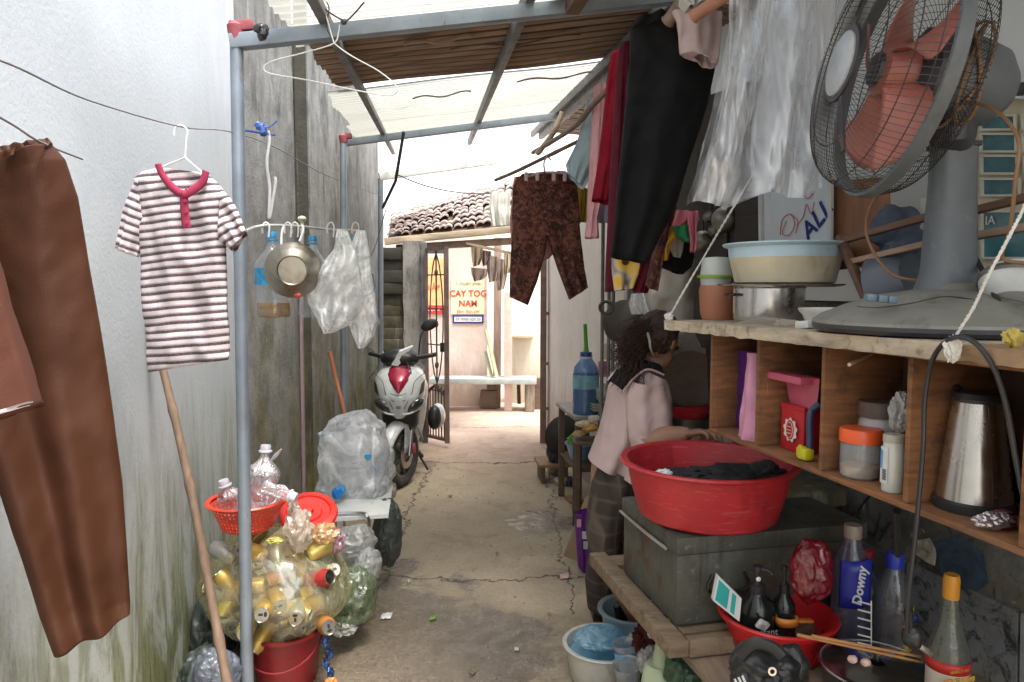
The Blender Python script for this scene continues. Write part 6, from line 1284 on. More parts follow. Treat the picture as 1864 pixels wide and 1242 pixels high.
mb = MB(); q = CP(.16, -.006, htc * .55); mb.tube(spline([q - dr * .05 + UP * .03, q - dr * .06 - UP * .02, q + dr * .06 - UP * .02, q + dr * .05 + UP * .03], 4), .005, 6); mb.build('handle', black, chd)
mb = MB(); mb.tube(spline([CP(-.012, .05, htc + .004), CP(-.014, lenC * .5, htc + .003), CP(-.012, lenC, htc + .004)], 5), .005, 6); mb.build('lid_bead', M('worn_edge', (.36, .34, .28), .5, .3), chd)
# bench frame
bw_m = wood('bench_wood', (.2, .145, .09), stretch=(2, 9, 9), dirt=.5); bn2 = thing('wooden_bench', 'old wooden bench frame with a lower plank top under the metal chest', 'bench', CP(.3, .3, -ZC))
K0 = G(1218, 1172, ZC - .004); K1 = G(1076, 1010, ZC - .004)
ddl = (K1 - K0).normalized()
mb = MB(); mb.beam(K0 + dr * .03 - UP * .022, K1 + dr * .03 + ddl * .02 - UP * .022, .06, .045, bev=.004); mb.build('side_rail', bw_m, bn2)
mb = MB(); mb.beam(K0 + dr * .062 + dl * .014 - UP * .023, K0 + dr * .8 + dl * .014 - UP * .023, .035, .05, bev=.004); mb.build('front_rail', bw_m, bn2)
for k in range(5): mb = MB(); mb.beam(K0 + dr * .07 + dl * (.1 + k * .13) - UP * .014, K0 + dr * .8 + dl * (.1 + k * .13) - UP * .014, .09, .018, bev=.002); mb.build('slat', bw_m, bn2)
for q in (K0 + dr * .3 + dl * .12, K1 + dr * .36 - dl * .04, K0 + dr * .75 + dl * .1, K0 + dr * .75 + dl * .6): mb = MB(); mb.beam((q.x, q.y, 0), (q.x, q.y, ZC - .05), .05, .05, (0, 1, 0), .004); mb.build('leg', dark_wood, bn2)
ZL = ZC - .055
lp = thing('plank_counter', 'greyish low plank counter crowded with bottles at the lower right', 'counter', (.9, 1.5, 0))
for k in range(4):
    a = G(1242, 1183, ZL) + dr * (.085 + .18 * k); b_ = a - dl * .95; mb = MB(); mb.beam(a - UP * .012, b_ - UP * .012, .176, .022, bev=.003); mb.build('board', wood('grey_brown_plank', (.24, .18, .125), stretch=(7, 1, 7), dirt=.6), lp)
for q in (G(1242, 1183, ZL) + dr * .05 - dl * .9, G(1242, 1183, ZL) + dr * .7 - dl * .9, G(1242, 1183, ZL) + dr * .7 - dl * .06): mb = MB(); mb.beam((q.x, q.y, 0), (q.x, q.y, ZL - .024), .05, .05, (0, 1, 0)); mb.build('leg', dark_wood, lp)
# basin
zt = ZC + htc + .054
bc_ = P(1287, 905, 2.2); bc_.z = zt
RBs = M('red_basin_plastic', (.42, .018, .026), .5, var=.22, scale=5, bump=.12, bscale=25, dirt=.3, dirtc=(.25, .06, .05))
zr = P(1287, 845, 2.14).z; hb = zr - zt; rb_ = 158 * 2.16 / F
bsn = thing('red_basin', 'big red plastic wash basin standing on the metal chest', 'basin', bc_)
mb = MB(); mb.lathe([(0, .004), (rb_ * .74, .002), (rb_ * .80, .012), (rb_ * .9, hb * .55), (rb_ * .95, hb * .93), (rb_ * 1.02, hb * .95), (rb_ * 1.04, hb * .985), (rb_ * 1.02, hb * 1.02), (rb_ * .95, hb * 1.01), (rb_ * .92, hb * .93), (rb_ * .86, hb * .5), (rb_ * .76, .016), (0, .014)], bc_, 80); mb.build('basin_body', RBs, bsn)
print('BASIN', bc_, rb_, hb)
for k, (px, py, rr_, lab, m_) in enumerate(((1330, 862, (.13, .1, .03), 'black trousers soaking in the red basin', fabric('faded_black', (.03, .03, .032))), (1235, 866, (.09, .06, .025), 'black cloth at the left in the red basin', MATS['faded_black']), (1392, 858, (.06, .05, .035), 'dark grey cloth end rising at the right of the basin', fabric('charcoal_cloth', (.05, .05, .05))))):
    mb = MB(); c = P(px, py, 2.16); c.z = zr - .045 if k < 2 else zr - .035; mb.blob(c, rr_, .35, 2.4, 5, k + 2); tag(mb.build('wet_cloth', m_, ang=180), lab, 'cloth')
mb = MB(); c = P(1210, 866, 2.1); c.z = zr - .018; mb.blob(c, (.022, .02, .012), .4, 3, 3); tag(mb.build('white_label_cloth', fabric('white_cloth', (.7, .68, .66))), 'small white cloth tip on the dark washing in the basin', 'cloth')
# ------------------------------------------------------------------ lower right clutter
def oz(px, py): return G(px, py, ZL + .001)
k0 = oz(1413, 1184); kq = k0.y / F
rcl = thing('red_colander', 'red slotted plastic colander holding black bottles on the plank counter', 'colander', k0)
hz = (P(1413, 1112, k0.y).z - k0.z)
mb = MB(); mb.lathe([(74 * kq, .0), (80 * kq, .006), (96 * kq, hz * .8)], k0, 52); mb.build('basket', perforated('red_slotted', (.5, .012, .015), 40, 60, .72), rcl)
mb = MB(); mb.lathe([(95 * kq, hz * .78), (106 * kq, hz * .86), (109 * kq, hz * .96), (106 * kq, hz), (99 * kq, hz * .98), (94 * kq, hz * .78)], k0, 52); mb.lathe([(0, .003), (75 * kq, .003), (80 * kq, .008)], k0, 40); mb.build('rim', plastic('crimson_plastic', (.5, .012, .015)), rcl)
def pump(px, py, r, h, label, letter=None):
    b0 = P(px, py, k0.y - .01); b0.z = k0.z + .01; kq = b0.y / F; r *= kq; h = P(px, py - h, b0.y).z - b0.z
    t = thing('pump_bottle', label, 'bottle', b0)
    mb = MB(); mb.lathe([(0, 0), (r * .95, 0), (r, .01), (r, h * .45), (r * .9, h * .56), (r * .45, h * .66), (r * .4, h * .7)], b0, 36); mb.build('bottle_body', M('black_glossy', (.012, .014, .013), .18), t)
    mb = MB(); mb.lathe([(r * .42, h * .68), (r * .44, h * .78), (r * .2, h * .8), (r * .12, h * .82), (r * .12, h * .93), (r * .25, h * .94), (r * .25, h), (0, h)], b0, 24); mb.tube([b0 + UP * h * .97, b0 + UP * h * .97 + Vector((r * .5, -r * .4, 0)), b0 + UP * h * .94 + Vector((r * .62, -r * .5, 0))], r * .12, 8); mb.build('pump', black, t)
    if letter:
        text('lettering', letter, .026, b0 + Vector((-.004, -r * 1.02, h * .3)), (1, .12, 0), (0, 0, 1), M('pale_letter', (.5, .5, .45), .6), t, .0006)
        mb = MB(); mb.blob(b0 + UP * h * .85 + Vector((0, -r * .14, 0)), (.007, .004, .007), .05, 2, 2); mb.build('pump_mark', M('white_mark', (.75, .75, .75), .4), t)
    return t
pump(1376, 1172, 34, 142, 'squat black pump bottle with pale lettering in the red colander', 'Yhossant')
pump(1425, 1165, 22, 135, 'smaller black pump bottle at the back of the red colander')
tp = thing('toothpaste_tube', 'white and teal tube standing slanted in the red colander', 'tube', P(1325, 1110, k0.y - .06))
dT = k0.y - .07; tq = [P(1307, 1048, dT), P(1350, 1090, dT), P(1346, 1132, dT - .0), P(1298, 1094, dT)]
mb = MB(); nrm = (tq[1] - tq[0]).cross(tq[3] - tq[0]).normalized(); mb.prism(tq, nrm * .02); mb.build('tube_body', plastic('white_tube', (.66, .68, .68)), tp)
def inset(a, b, c, d, u0, u1, v0, v1, off): f = lambda u, v: (a.lerp(b, u)).lerp(d.lerp(c, u), v) + off; return [f(u0, v0), f(u1, v0), f(u1, v1), f(u0, v1)]
sgn = -1 if nrm.y > 0 else 1
for (u0, u1) in ((.06, .5), (.62, .78)):
    mb = MB(); mb.prism(inset(*tq, u0, u1, .1, .9, nrm * (.0 if sgn < 0 else .02) + nrm * sgn * .001), nrm * sgn * .001); mb.build('teal_print', M('teal_print', (.02, .36, .34), .4), tp)
mb = MB(); q = P(1432, 1130, k0.y - .04); rs = [q + Vector((.03 * math.cos(t), .02 * math.sin(t), .0)) for t in [k / 20 * 6.283 for k in range(20)]]
mb.rings([[p + UP * z for p in rs] for z in (-.012, .012)], False, False); mb.beam(q + Vector((.03, 0, 0)), q + Vector((.075, .01, -.005)), .018, .006, bev=.002); tag(mb.build('orange_band', M('orange_plastic', (.6, .2, .03), .4), solid=.002), 'orange plastic ring with a tail in the red colander', 'ring')
mb = MB(); mb.box(P(1388, 1138, k0.y - .085), (.03, .012, .026), (.3, .5, .2), .002); tag(mb.build('paper_packet', M('printed_paper', (.5, .48, .46), .7, var=.6, scale=70)), 'small printed paper packet in front of the squat pump bottle', 'packet')
def gbag(label, px, py, D, r, mat, seed, amp=.25, sc=2.4, sub=5): mb = MB(); mb.blob(P(px, py, D), r, amp, sc, sub, seed); return tag(mb.build('plastic_bag', mat, ang=180), label, 'plastic bag')
gbag('crumpled dark red plastic bag behind the red colander', 1476, 1040, 1.86, (.055, .05, .085), film('red_film', (.6, .06, .08), .45, .92, 6, (.36, .02, .04), .1), 3, .22, 1.6)
# bottles standing behind
def lat_bottle(name, label, base, prof, mat, capp, capm, lab=None, labm=None, n=36, sx=1, sy=1, cat='bottle'):
    t = thing(name, label, cat, base); mb = MB(); mb.lathe(prof, base, n, sx=sx, sy=sy); mb.build('bottle_body', mat, t)
    mb = MB(); mb.lathe(capp, base, 24, flute=(24, .015)); mb.build('cap', capm, t)
    if lab: mb = MB(); mb.lathe(lab, base, n, sx=sx, sy=sy); mb.build('label', labm, t)
    return t
b1 = oz(1545, 1184); kq = b1.y / F; r = 34 * kq; h = P(1545, 955, b1.y).z - b1.z
t1 = lat_bottle('softener_bottle', 'clear bottle with a slanting blue label and white letters', b1, [(0, .002), (r * .95, 0), (r, .012), (r, h * .62), (r * .85, h * .74), (r * .42, h * .88), (r * .4, h * .93)], clear('violet_pet', (.72, .72, .84), .3, (.2, .19, .26)), [(r * .45, h * .9), (r * .47, h * .98), (r * .42, h), (0, h)], plastic('tan_cap', (.3, .24, .19)))
z0, z1 = .38 * h, .74 * h
mb = MB(); mb.grid(lambda u, v: b1 + Vector((r * 1.02 * math.sin(-1.05 + 1.9 * u), -r * 1.02 * math.cos(-1.05 + 1.9 * u), z0 + (z1 - z0) * v * 1.02 - .012 * (1 - u) + .012)), 16, 4); mb.build('label', M('royal_blue_label', (.02, .03, .3), .35), t1, solid=.001)
text('lettering', 'Downy', .037, b1 + Vector((-.002, -r * 1.05, (z0 + z1) / 2 + .005)), (.12, 0, 1), (-1, 0, .12), M('white_mark', (.7, .7, .7)), t1, .0006, bold=.001, shear=.2)
b2 = oz(1590, 1186) + Vector((0, .06, 0)); kq = b2.y / F; r = 30 * kq; h = P(1585, 1000, b2.y).z - b2.z
lat_bottle('detergent_bottle', 'clear bottle with a red cap between two other bottles', b2, [(0, .002), (r, 0), (r, h * .6), (r * .7, h * .74), (r * .35, h * .86), (r * .35, h * .92)], MATS['violet_pet'], [(r * .42, h * .88), (r * .44, h * .99), (0, h)], plastic('dark_red_cap', (.36, .02, .02)))
b3 = oz(1622, 1196); kq = b3.y / F; r = 33 * kq; h = P(1622, 1006, b3.y).z - b3.z
t3 = lat_bottle('detergent_bottle', 'clear ribbed bottle with a blue cap and yellow label', b3, [(0, .002), (r, 0)] + [(r * (1 - .04 * (k % 2)), h * (.06 + .04 * k)) for k in range(12)] + [(r * .95, h * .62), (r * .6, h * .78), (r * .34, h * .86), (r * .34, h * .92)], clear('greyish_pet', (.75, .77, .8), .25, (.25, .26, .28)), [(r * .44, h * .86), (r * .46, h * .98), (r * .42, h), (0, h)], plastic('royal_blue_cap', (.02, .04, .4)))
mb = MB(); mb.grid(lambda u, v: b3 + Vector((r * 1.03 * math.sin(.1 + 1.2 * u), -r * 1.03 * math.cos(.1 + 1.2 * u), h * (.12 + .4 * v))), 12, 6); mb.build('label', M('yellow_label', (.5, .42, .03), .4, var=.2, scale=20), t3, solid=.001)
mb = MB(); mb.blob(b3 + Vector((r * .75, -r * .85, h * .43)), (.012, .006, .012), .1, 2, 3); mb.build('label_dot', inkb, t3)
text('lettering', 'Sunlight', .026, b3 + Vector((r * .1, -r * 1.06, h * .3)), (.1, 0, 1), (-1, 0, .1), M('dull_orange_ink', (.42, .22, .16), .6), t3, .0005)
fbb = oz(1719, 1345) ; kq = fbb.y / F; r = 36 * kq; h = P(1721, 1046, fbb.y).z - fbb.z
print('FISH', fbb, r, h)
t4 = lat_bottle('sauce_bottle', 'greenish glass sauce bottle with a yellow cap and red label', fbb, [(0, .002), (r * .95, 0), (r, .01), (r, h * .51), (r * .92, h * .57), (r * .55, h * .7), (r * .36, h * .84), (r * .33, h * .9)], clear('green_grey_glass', (.62, .66, .6), .45, (.17, .18, .15)), [(r * .38, h * .86), (r * .4, h * .97), (r * .34, h), (0, h)], plastic('amber_cap', (.55, .24, .02)), [(r * 1.015, h * .1), (r * 1.015, h * .51)], M('cream_label', (.52, .46, .38), .6, var=.15))
mb = MB(); mb.lathe([(r * 1.025, h * .445), (r * 1.025, h * .51)], fbb, 36); mb.build('label_band', M('red_label', (.42, .02, .015), .5, var=.2, scale=30), t4, solid=.0008)
text('lettering', 'RICA TUONG', .0135, fbb + Vector((-.002, -r * 1.05, h * .422)), (1, .25, 0), (0, 0, 1), M('amber_ink', (.6, .32, .03), .6), t4, .0006, bold=.0012)
text('lettering', 'NUOC MAM', .009, fbb + Vector((-.002, -r * 1.06, h * .478)), (1, .25, 0), (0, 0, 1), M('amber_ink', (0, 0, 0)), t4, .0006)
mb = MB(); mb.tube(spline([fbb + Vector((-r * .6, -r * .85, h * .3)), fbb + Vector((0, -r * 1.04, h * .25)), fbb + Vector((r * .5, -r * .9, h * .16))], 4), .0014, 5); mb.build('label_scratch', M('label_black', (0, 0, 0)), t4)
# pan with lid and chopsticks
pl = oz(1593, 1285); kq = pl.y / F; zl = P(1593, 1208, pl.y).z; hh = zl - pl.z; r = 100 * kq
pan = thing('lidded_pan', 'dark pan with a shiny steel lid at the bottom right', 'pan', pl)
mb = MB(); mb.lathe([(0, .002), (r * .8, 0), (r * .93, hh * .4), (r * .95, hh * .9), (r * .93, hh * .9), (0, .01)], pl, 44); mb.build('pan_body', plastic('dark_pan', (.03, .03, .03), .4), pan)
mb = MB(); mb.lathe([(r, hh * .9), (r * 1.02, hh * .93), (r * .96, hh * .97), (r * .9, hh * .98), (r * .6, hh * 1.08), (0, hh * 1.14)], pl, 52); mb.build('lid', metalm('lid_steel', (.42, .4, .37), .18, dirt=.2), pan)
mb = MB(); mb.tube([pl + Vector((.985 * r * math.cos(t), .985 * r * math.sin(t), hh * .945)) for t in [k / 48 * 6.283 for k in range(48)]], .004, 8, closed=True); mb.build('lid_rim', stl, pan)
mb = MB(); mb.lathe([(.009, hh * 1.12), (.008, hh * 1.22), (.02, hh * 1.26), (.018, hh * 1.3), (0, hh * 1.31)], pl, 20); mb.build('lid_knob', black, pan)
for k, (a, b_) in enumerate((((1452, 1156), (1680, 1206)), ((1478, 1158), (1676, 1196)))):
    mb = MB(); mb.tube([P(*a, pl.y - r * .8), P(*b_, pl.y - r * .55)], [.0042, .003], 8); tag(mb.build('chopstick', M('bamboo_stick', (.45, .22, .08), .55, var=.2)), ('front' if k == 0 else 'rear') + ' brown chopstick lying across the pan lid', 'chopstick')
for k, (px, py) in enumerate(((1552, 1200), (1576, 1206))): mb = MB(); c = P(px, py, pl.y - r * .62); mb.blob(c, (.011, .01, .009), .2, 2, 3, k); tag(mb.build('garlic_clove', M('clove_skin', (.62, .42, .36), .5)), ('left' if k == 0 else 'right') + ' garlic clove on the pan lid', 'garlic')
dr_ = thing('dish_rack', 'white wire rack edge between the bottles and the pan lid', 'rack', P(1575, 1150, 1.75))
mb = MB()
for k in range(6): mb.tube([P(1562, 1095 + k * 15, 1.78), P(1586, 1101 + k * 15, 1.74)], .0022, 5)
mb.tube([P(1586, 1094, 1.76), P(1586, 1184, 1.76)], .0016, 5); mb.build('wires', wire_w, dr_)
plg = thing('plug_socket', 'black plug and socket hanging on the cord by the sauce bottle', 'socket', P(1660, 1160, 1.5))
mb = MB(); mb.blob(P(1662, 1160, 1.46), (.022, .02, .026), .12, 2, 4, 2); mb.tube([P(1654, 1110, 1.46), P(1656, 1140, 1.46)], .009, 10); mb.build('plug', black, plg)
mb = MB(); mb.box(P(1680, 1180, 1.46), (.04, .02, .012), (0, R(35), 0), .003); mb.build('prong_block', stl, plg)
# scribbles and cracks on the kitchen wall are in its material; black wires on the wall
mb = MB(); mb.tube([Q(1633, 930, .12), Q(1634, 1010, .2)], .008, 8); tag(mb.build('shelf_strut', black), 'thin black strut under the cubby shelf', 'strut')
# black shoes or bag at the bottom
bgk = thing('black_bag', 'crumpled black vinyl bag with a round badge at the bottom edge', 'bag', oz(1395, 1260))
vin = M('black_vinyl_bag', (.014, .014, .015), .45, var=.3, bump=.3, bscale=12, bdist=.01)
mb = MB(); mb.blob(P(1392, 1222, 1.5), (.075, .06, .05), .2, 2, 5, 3); mb.blob(P(1360, 1205, 1.53), (.035, .03, .045), .15, 2, 4, 6); mb.blob(P(1440, 1215, 1.52), (.04, .03, .05), .2, 2, 4, 9); mb.build('bag_body', vin, bgk)
mb = MB(); mb.tube(spline([P(1346, 1195, 1.48), P(1372, 1172, 1.47), P(1405, 1178, 1.46), P(1424, 1196, 1.45)], 5), .014, 8, sx=.5); mb.build('strap', vin, bgk)
mb = MB(); mb.lathe([(.009, 0), (.009, .003), (.005, .003), (.005, 0)], P(1405, 1222, 1.425), 20, Euler((R(80), 0, 0)).to_matrix()); mb.build('badge', stl, bgk)
for k in range(3): mb = MB(); mb.beam(P(1337 + k * 7, 1236 - k * 3, 1.44), P(1345 + k * 7, 1252 - k * 2, 1.43), .004, .003); mb.build('white_stripe', enam, bgk)

# ------------------------------------------------------------------ floor things under the bench
wt_ = P(1098, 1168, 2.75); wt0 = Vector((wt_.x, wt_.y, 0)); kq = wt_.y / F
tub = thing('white_tub', 'white plastic tub of bluish water on the floor beside the bench', 'tub', wt0)
hT = wt_.z; r = 74 * kq
mb = MB(); mb.lathe([(0, .003), (r * .78, 0), (r * .84, .01), (r * .93, hT * .9), (r * 1.0, hT * .93), (r * 1.04, hT * .97), (r * 1.02, hT), (r * .93, hT * .99), (r * .9, hT * .9), (r * .8, .014), (0, .012)], wt0, 60); mb.build('tub_body', plastic('off_white_plastic', (.62, .61, .55), dirt=.25), tub)
mb = MB(); mb.lathe([(0, 0), (r * .86, 0)], wt0 + UP * hT * .7, 40); mb.build('water', M('bluish_water', (.2, .45, .58), .06, var=.25, scale=14, bump=.2, bscale=12), tub)
gbag('crumpled pale blue bag floating in the white tub', 1090, 1160, 2.72, (.1, .09, .035), film('blue_film', (.55, .8, .92), .3, .9, 5, (.35, .62, .78), .15), 6, .2, 1.5)
cpm = clear('cup_plastic', (.9, .93, .95), .2, (.7, .74, .78))
for k, (px, py, d, lab) in enumerate(((1146, 1205, 2.45, 'clear plastic cup with blue print lying against the white tub'), (1146, 1240, 2.35, 'second clear plastic cup at the bottom edge beside the tub'))):
    t = thing('plastic_cup', lab, 'cup', P(px, py + 18, d)); Mx = Euler((R(8 if k else -4), R(-8), 0)).to_matrix(); c = P(px, py + 18, d)
    mb = MB(); mb.lathe([(0, .0), (.033, 0), (.046, .1), (.049, .102), (.049, .106), (.045, .104), (.032, .004)], c, 32, Mx); mb.build('cup_body', cpm, t)
    if k == 0: mb = MB(); mb.lathe([(.0445, .055), (.0465, .08)], c, 32, Mx); mb.build('print', M('cup_blue', (.08, .3, .55), .4, var=.7, scale=40), t)
sg2 = MB(); sg2.blob(P(1172, 1165, 2.35), (.035, .035, .045), .5, 3.2, 5, 3); tag(sg2.build('scouring_rag', fabric('maroon_mesh', (.07, .015, .015))), 'dark maroon scrubbing mesh hanging at the bench corner', 'scrubber')
sg2 = MB(); sg2.blob(P(1184, 1152, 2.33), (.016, .016, .022), .3, 2.5, 3, 3); tag(sg2.build('white_rag', MATS['white_cloth']), 'small white rag beside the maroon mesh', 'rag')
gbag('crumpled clear bag beneath the maroon mesh', 1185, 1205, 2.3, (.045, .045, .05), MATS['frosty_film'], 8)
for k, (px, py, rr, hh_) in enumerate(((1210, 1222, 22, 50), (1200, 1268, 34, 60))):
    b0 = P(px, py, 2.15); kq = b0.y / F; mb = MB(); mb.lathe([(0, 0), (rr * kq * 1.1, 0), (rr * kq * 1.12, .006), (rr * kq * .85, hh_ * kq), (rr * kq * .7, hh_ * kq * 1.08), (0, hh_ * kq * 1.08)], b0, 32); tag(mb.build('plastic_bowl', plastic('pale_green_plastic', (.42, .48, .32))), ('upper' if k == 0 else 'lower') + ' pale green upturned bowl of the pile beside the bench corner', 'bowl')
b0 = P(1202, 1275, 2.15); mb = MB(); mb.box((b0.x, b0.y, b0.z / 2 - .005), (.22, .2, b0.z - .01), bev=.01); mb.box((b0.x, b0.y - .102, b0.z * .55), (.16, .008, .05), bev=.002); tag(mb.build('wood_box', dark_wood), 'dark wooden box under the pale green bowls', 'box')
gbag('dark green plastic bag below the bench corner', 1243, 1222, 2.05, (.055, .06, .075), M('dark_green_bag', (.03, .075, .04), .35, var=.4, bump=.6, bscale=14, bdist=.015), 9, .2)
b0 = G(1140, 1125); b0 = Vector((P(1150, 1100, 2.95).x, 2.95, 0)); mb = MB(); mb.lathe([(0, .003), (.1, 0), (.13, .18), (.145, .185), (.145, .195), (.125, .19), (.1, .01), (0, .01)], b0, 40); tag(mb.build('grey_basin', plastic('blue_grey_plastic', (.26, .33, .36))), 'blue grey basin on the floor under the bench', 'basin')
b0 = Vector((P(1128, 1095, 3.1).x, 3.1, 0)); mb = MB(); mb.blob(b0 + UP * .12, (.05, .06, .1), .25, 2, 4); tag(mb.build('dark_pot', black), 'dark lump behind the blue grey basin', 'pot')

# ------------------------------------------------------------------ far right table and floor goods
tt = thing('side_table', 'narrow dark legged table carrying the big blue water bottle', 'table', (.53, 4.95, 0))
zt2 = P(1066, 748, 4.9).z; MT = Matrix.Rotation(R(8), 3, 'Z')
mb = MB(); mb.box((P(1075, 740, 5.0).x, 5.0, zt2 - .012), (.38, .62, .024), MT, .004); mb.build('tabletop', M('worn_grey_top', (.36, .32, .29), .7, var=.2, dirt=.3), tt)
xc = P(1075, 740, 5.0).x
for (dx, dy) in ((-.15, -.27), (.15, -.27), (-.15, .27), (.15, .27)): q = MT @ Vector((dx, dy, 0)) + Vector((xc, 5.0, 0)); mb = MB(); mb.beam((q.x, q.y, 0), (q.x, q.y, zt2 - .026), .045, .045, (0, 1, 0), .003); mb.build('leg', dark_wood, tt)
mb = MB(); mb.box((xc, 5.0, .33), (.33, .56, .02), MT, .003); mb.build('lower_shelf', dark_wood, tt)
wb0 = Vector((P(1066, 748, 4.8).x, 4.8, zt2)); rw = 24 * 4.8 / F; hw = P(1066, 641, 4.8).z - zt2
big = thing('water_jug', 'big blue water bottle with a green straw on the far table', 'bottle', wb0)
mb = MB(); mb.lathe([(0, .002), (rw * .95, 0), (rw, .015)] + [(rw * (1 - .02 * (k % 2)), hw * (.08 + .06 * k)) for k in range(9)] + [(rw, hw * .64), (rw * .9, hw * .76), (rw * .55, hw * .87), (rw * .38, hw * .91), (rw * .38, hw * .96)], wb0, 36); mb.build('jug_body', clear('blue_jug', (.45, .65, .9), .4, (.16, .3, .55)), big)
mb = MB(); mb.lathe([(0, .004), (rw * .93, .005), (rw * .95, hw * .38), (0, hw * .38)], wb0, 30); mb.build('water', M('blue_water', (.03, .12, .3), .15), big)
mb = MB(); mb.lathe([(rw * 1.015, hw * .42), (rw * 1.015, hw * .64)], wb0, 36); mb.build('label', M('aqua_label', (.2, .42, .5), .5, var=.4, scale=18), big)
mb = MB(); mb.lathe([(rw * .45, hw * .93), (rw * .45, hw * 1.0), (0, hw * 1.01)], wb0, 24); mb.build('cap', plastic('navy_cap', (.02, .07, .25)), big)
mb = MB(); mb.lathe([(rw * .5, hw * .9), (rw * .5, hw * .93)], wb0, 24); mb.build('neck_ring', enam, big)
mb = MB(); mb.tube([wb0 + UP * hw, wb0 + UP * (hw + .03), P(1065, 590, 4.8)], [.02, .014, .012], 10); tag(mb.build('green_stick', M('bright_green', (.1, .36, .03), .5)), 'bright green stick standing in the mouth of the blue water bottle', 'stick')
for k, (px, py, r_, c_, lab, nm, cat) in enumerate(((1090, 742, (.07, .06, .02), (.62, .6, .5), 'stack of white dishes on the far table', 'dish_stack', 'dishes'), (1100, 715, (.06, .06, .06), (.4, .4, .34), 'greyish cloth bundle on the far table behind the woman', 'cloth_bundle', 'cloth'), (1098, 672, (.035, .03, .05), (.55, .18, .26), 'pink plastic cup on the far table beside the water bottle', 'pink_cup', 'cup'), (1108, 640, (.04, .04, .05), (.6, .52, .46), 'pale mug in the background left of the woman', 'pale_mug', 'mug'))):
    mb = MB(); c = P(px, py, 4.75); m_ = M('far_goods_' + 'abcd'[k], c_, .6)
    if k in (0,): [mb.lathe([(0, 0), (.05, 0), (.075, .02), (.07, .02), (0, .006)], c + UP * (.018 * j - .02), 26) for j in range(3)]
    elif k == 1: mb.blob(c, r_, .25, 2, 4, k)
    else: mb.lathe([(0, 0), (r_[0] * .8, 0), (r_[0], r_[2] * 2), (r_[0] * .9, r_[2] * 2), (0, .01)], c - UP * r_[2], 24); mb.tube(spline([c + Vector((r_[0] * .9, 0, .03)), c + Vector((r_[0] * 1.6, 0, .01)), c + Vector((r_[0] * .85, 0, -.03))], 4), .006, 6)
    tag(mb.build(nm, m_), lab, cat)
for k, (px, py, r_, c_, lab) in enumerate(((1062, 772, (.05, .04, .02), (.62, .5, .36), 'top pale bread roll piled at the near end of the far table'), (1074, 778, (.05, .04, .03), (.65, .38, .1), 'yellowish bread piled on the far table end'), (1054, 790, (.04, .04, .022), (.45, .3, .18), 'brown bread end under the yellowish bread'), (1082, 762, (.04, .03, .02), (.66, .6, .5), 'white bread piece against the cloth bundle'))):
    mb = MB(); mb.blob(P(px, py, 4.5), r_, .25, 2.2, 4, k); tag(mb.build('bread', M('bread_' + 'abcd'[k], c_, .8, var=.2)), lab, 'bread')
sh = thing('produce_stand', 'small dark stand holding the bread in front of the far table', 'stand', (P(1072, 800, 4.5).x, 4.5, 0)); xs = P(1072, 800, 4.5).x; zz = P(1072, 800, 4.5).z
mb = MB(); mb.box((xs, 4.5, zz - .01), (.2, .2, .02), bev=.003); mb.build('top', dark_wood, sh)
for dx, dy in ((-.08, -.08), (.08, -.08), (-.08, .08), (.08, .08)): mb = MB(); mb.beam((xs + dx, 4.5 + dy, 0), (xs + dx, 4.5 + dy, zz - .02), .03, .03, (0, 1, 0)); mb.build('leg', dark_wood, sh)
bb2 = Vector((P(1056, 855, 5.0).x, 5.0, .345)); t = thing('blue_basin', 'pale blue basin of green leaves on the lower shelf of the far table', 'basin', bb2)
mb = MB(); mb.lathe([(0, .002), (.07, 0), (.1, .1), (.11, .105), (.11, .115), (.095, .11), (.07, .01), (0, .01)], bb2, 34); mb.build('basin_body', plastic('sky_plastic', (.25, .4, .62)), t)
mb = MB(); mb.blob(bb2 + UP * .12, (.08, .08, .06), .4, 3, 4); tag(mb.build('green_leaves', M('leaf_green', (.1, .3, .03), .6, var=.5, scale=20)), 'heap of bright green leaves in the pale blue basin', 'vegetables')
wk = P(1030, 795, 5.6); Mx = Euler((R(84), 0, R(12))).to_matrix(); wok2 = thing('black_wok', 'large black wok leaning against the chalky wall by the gate', 'wok', Vector((wk.x, wk.y, wk.z - .17)))
mb = MB(); mb.lathe([(0, .06), (.06, .056), (.12, .03), (.165, -.01), (.17, -.01), (.125, .036), (.062, .064), (0, .068)], wk, 40, Mx); mb.build('bowl', MATS['soot_iron'], wok2)
mb = MB(); mb.tube([wk + Vector((.0, -.03, .02)), wk + Vector((-.01, -.05, -.05))], .01, 8); mb.build('handle', stl, wok2)
jr = Vector((P(1010, 838, 5.7).x, 5.7, 0)); stl2 = thing('small_stool', 'low brown wooden stool by the right gatepost', 'stool', jr); zz = P(1000, 838, 5.7).z
mb = MB(); mb.box((jr.x - .02, 5.7, zz - .012), (.26, .3, .024), (0, 0, .1), .003); mb.build('seat', mid_wood, stl2)
for dx in (-.1, .08): mb = MB(); mb.box((jr.x + dx - .01, 5.7, (zz - .024) / 2), (.03, .26, zz - .026), (0, 0, .1), .002); mb.build('leg', dark_wood, stl2)
jb = Vector((P(1012, 838, 5.65).x, 5.65, zz)); t = thing('dark_jar', 'dark blue glazed jar on the low stool', 'jar', jb)
mb = MB(); mb.lathe([(0, 0), (.05, 0), (.08, .06), (.082, .11), (.06, .15), (.05, .17), (.06, .185), (.045, .185), (.05, .15), (0, .02)], jb, 30); mb.build('jar_body', M('navy_glaze', (.02, .028, .05), .25), t)
mb = MB(); mb.lathe([(.062, .145), (.064, .15), (.06, .155)], jb, 30); mb.build('pale_band', M('pale_band', (.4, .4, .38), .5), t)
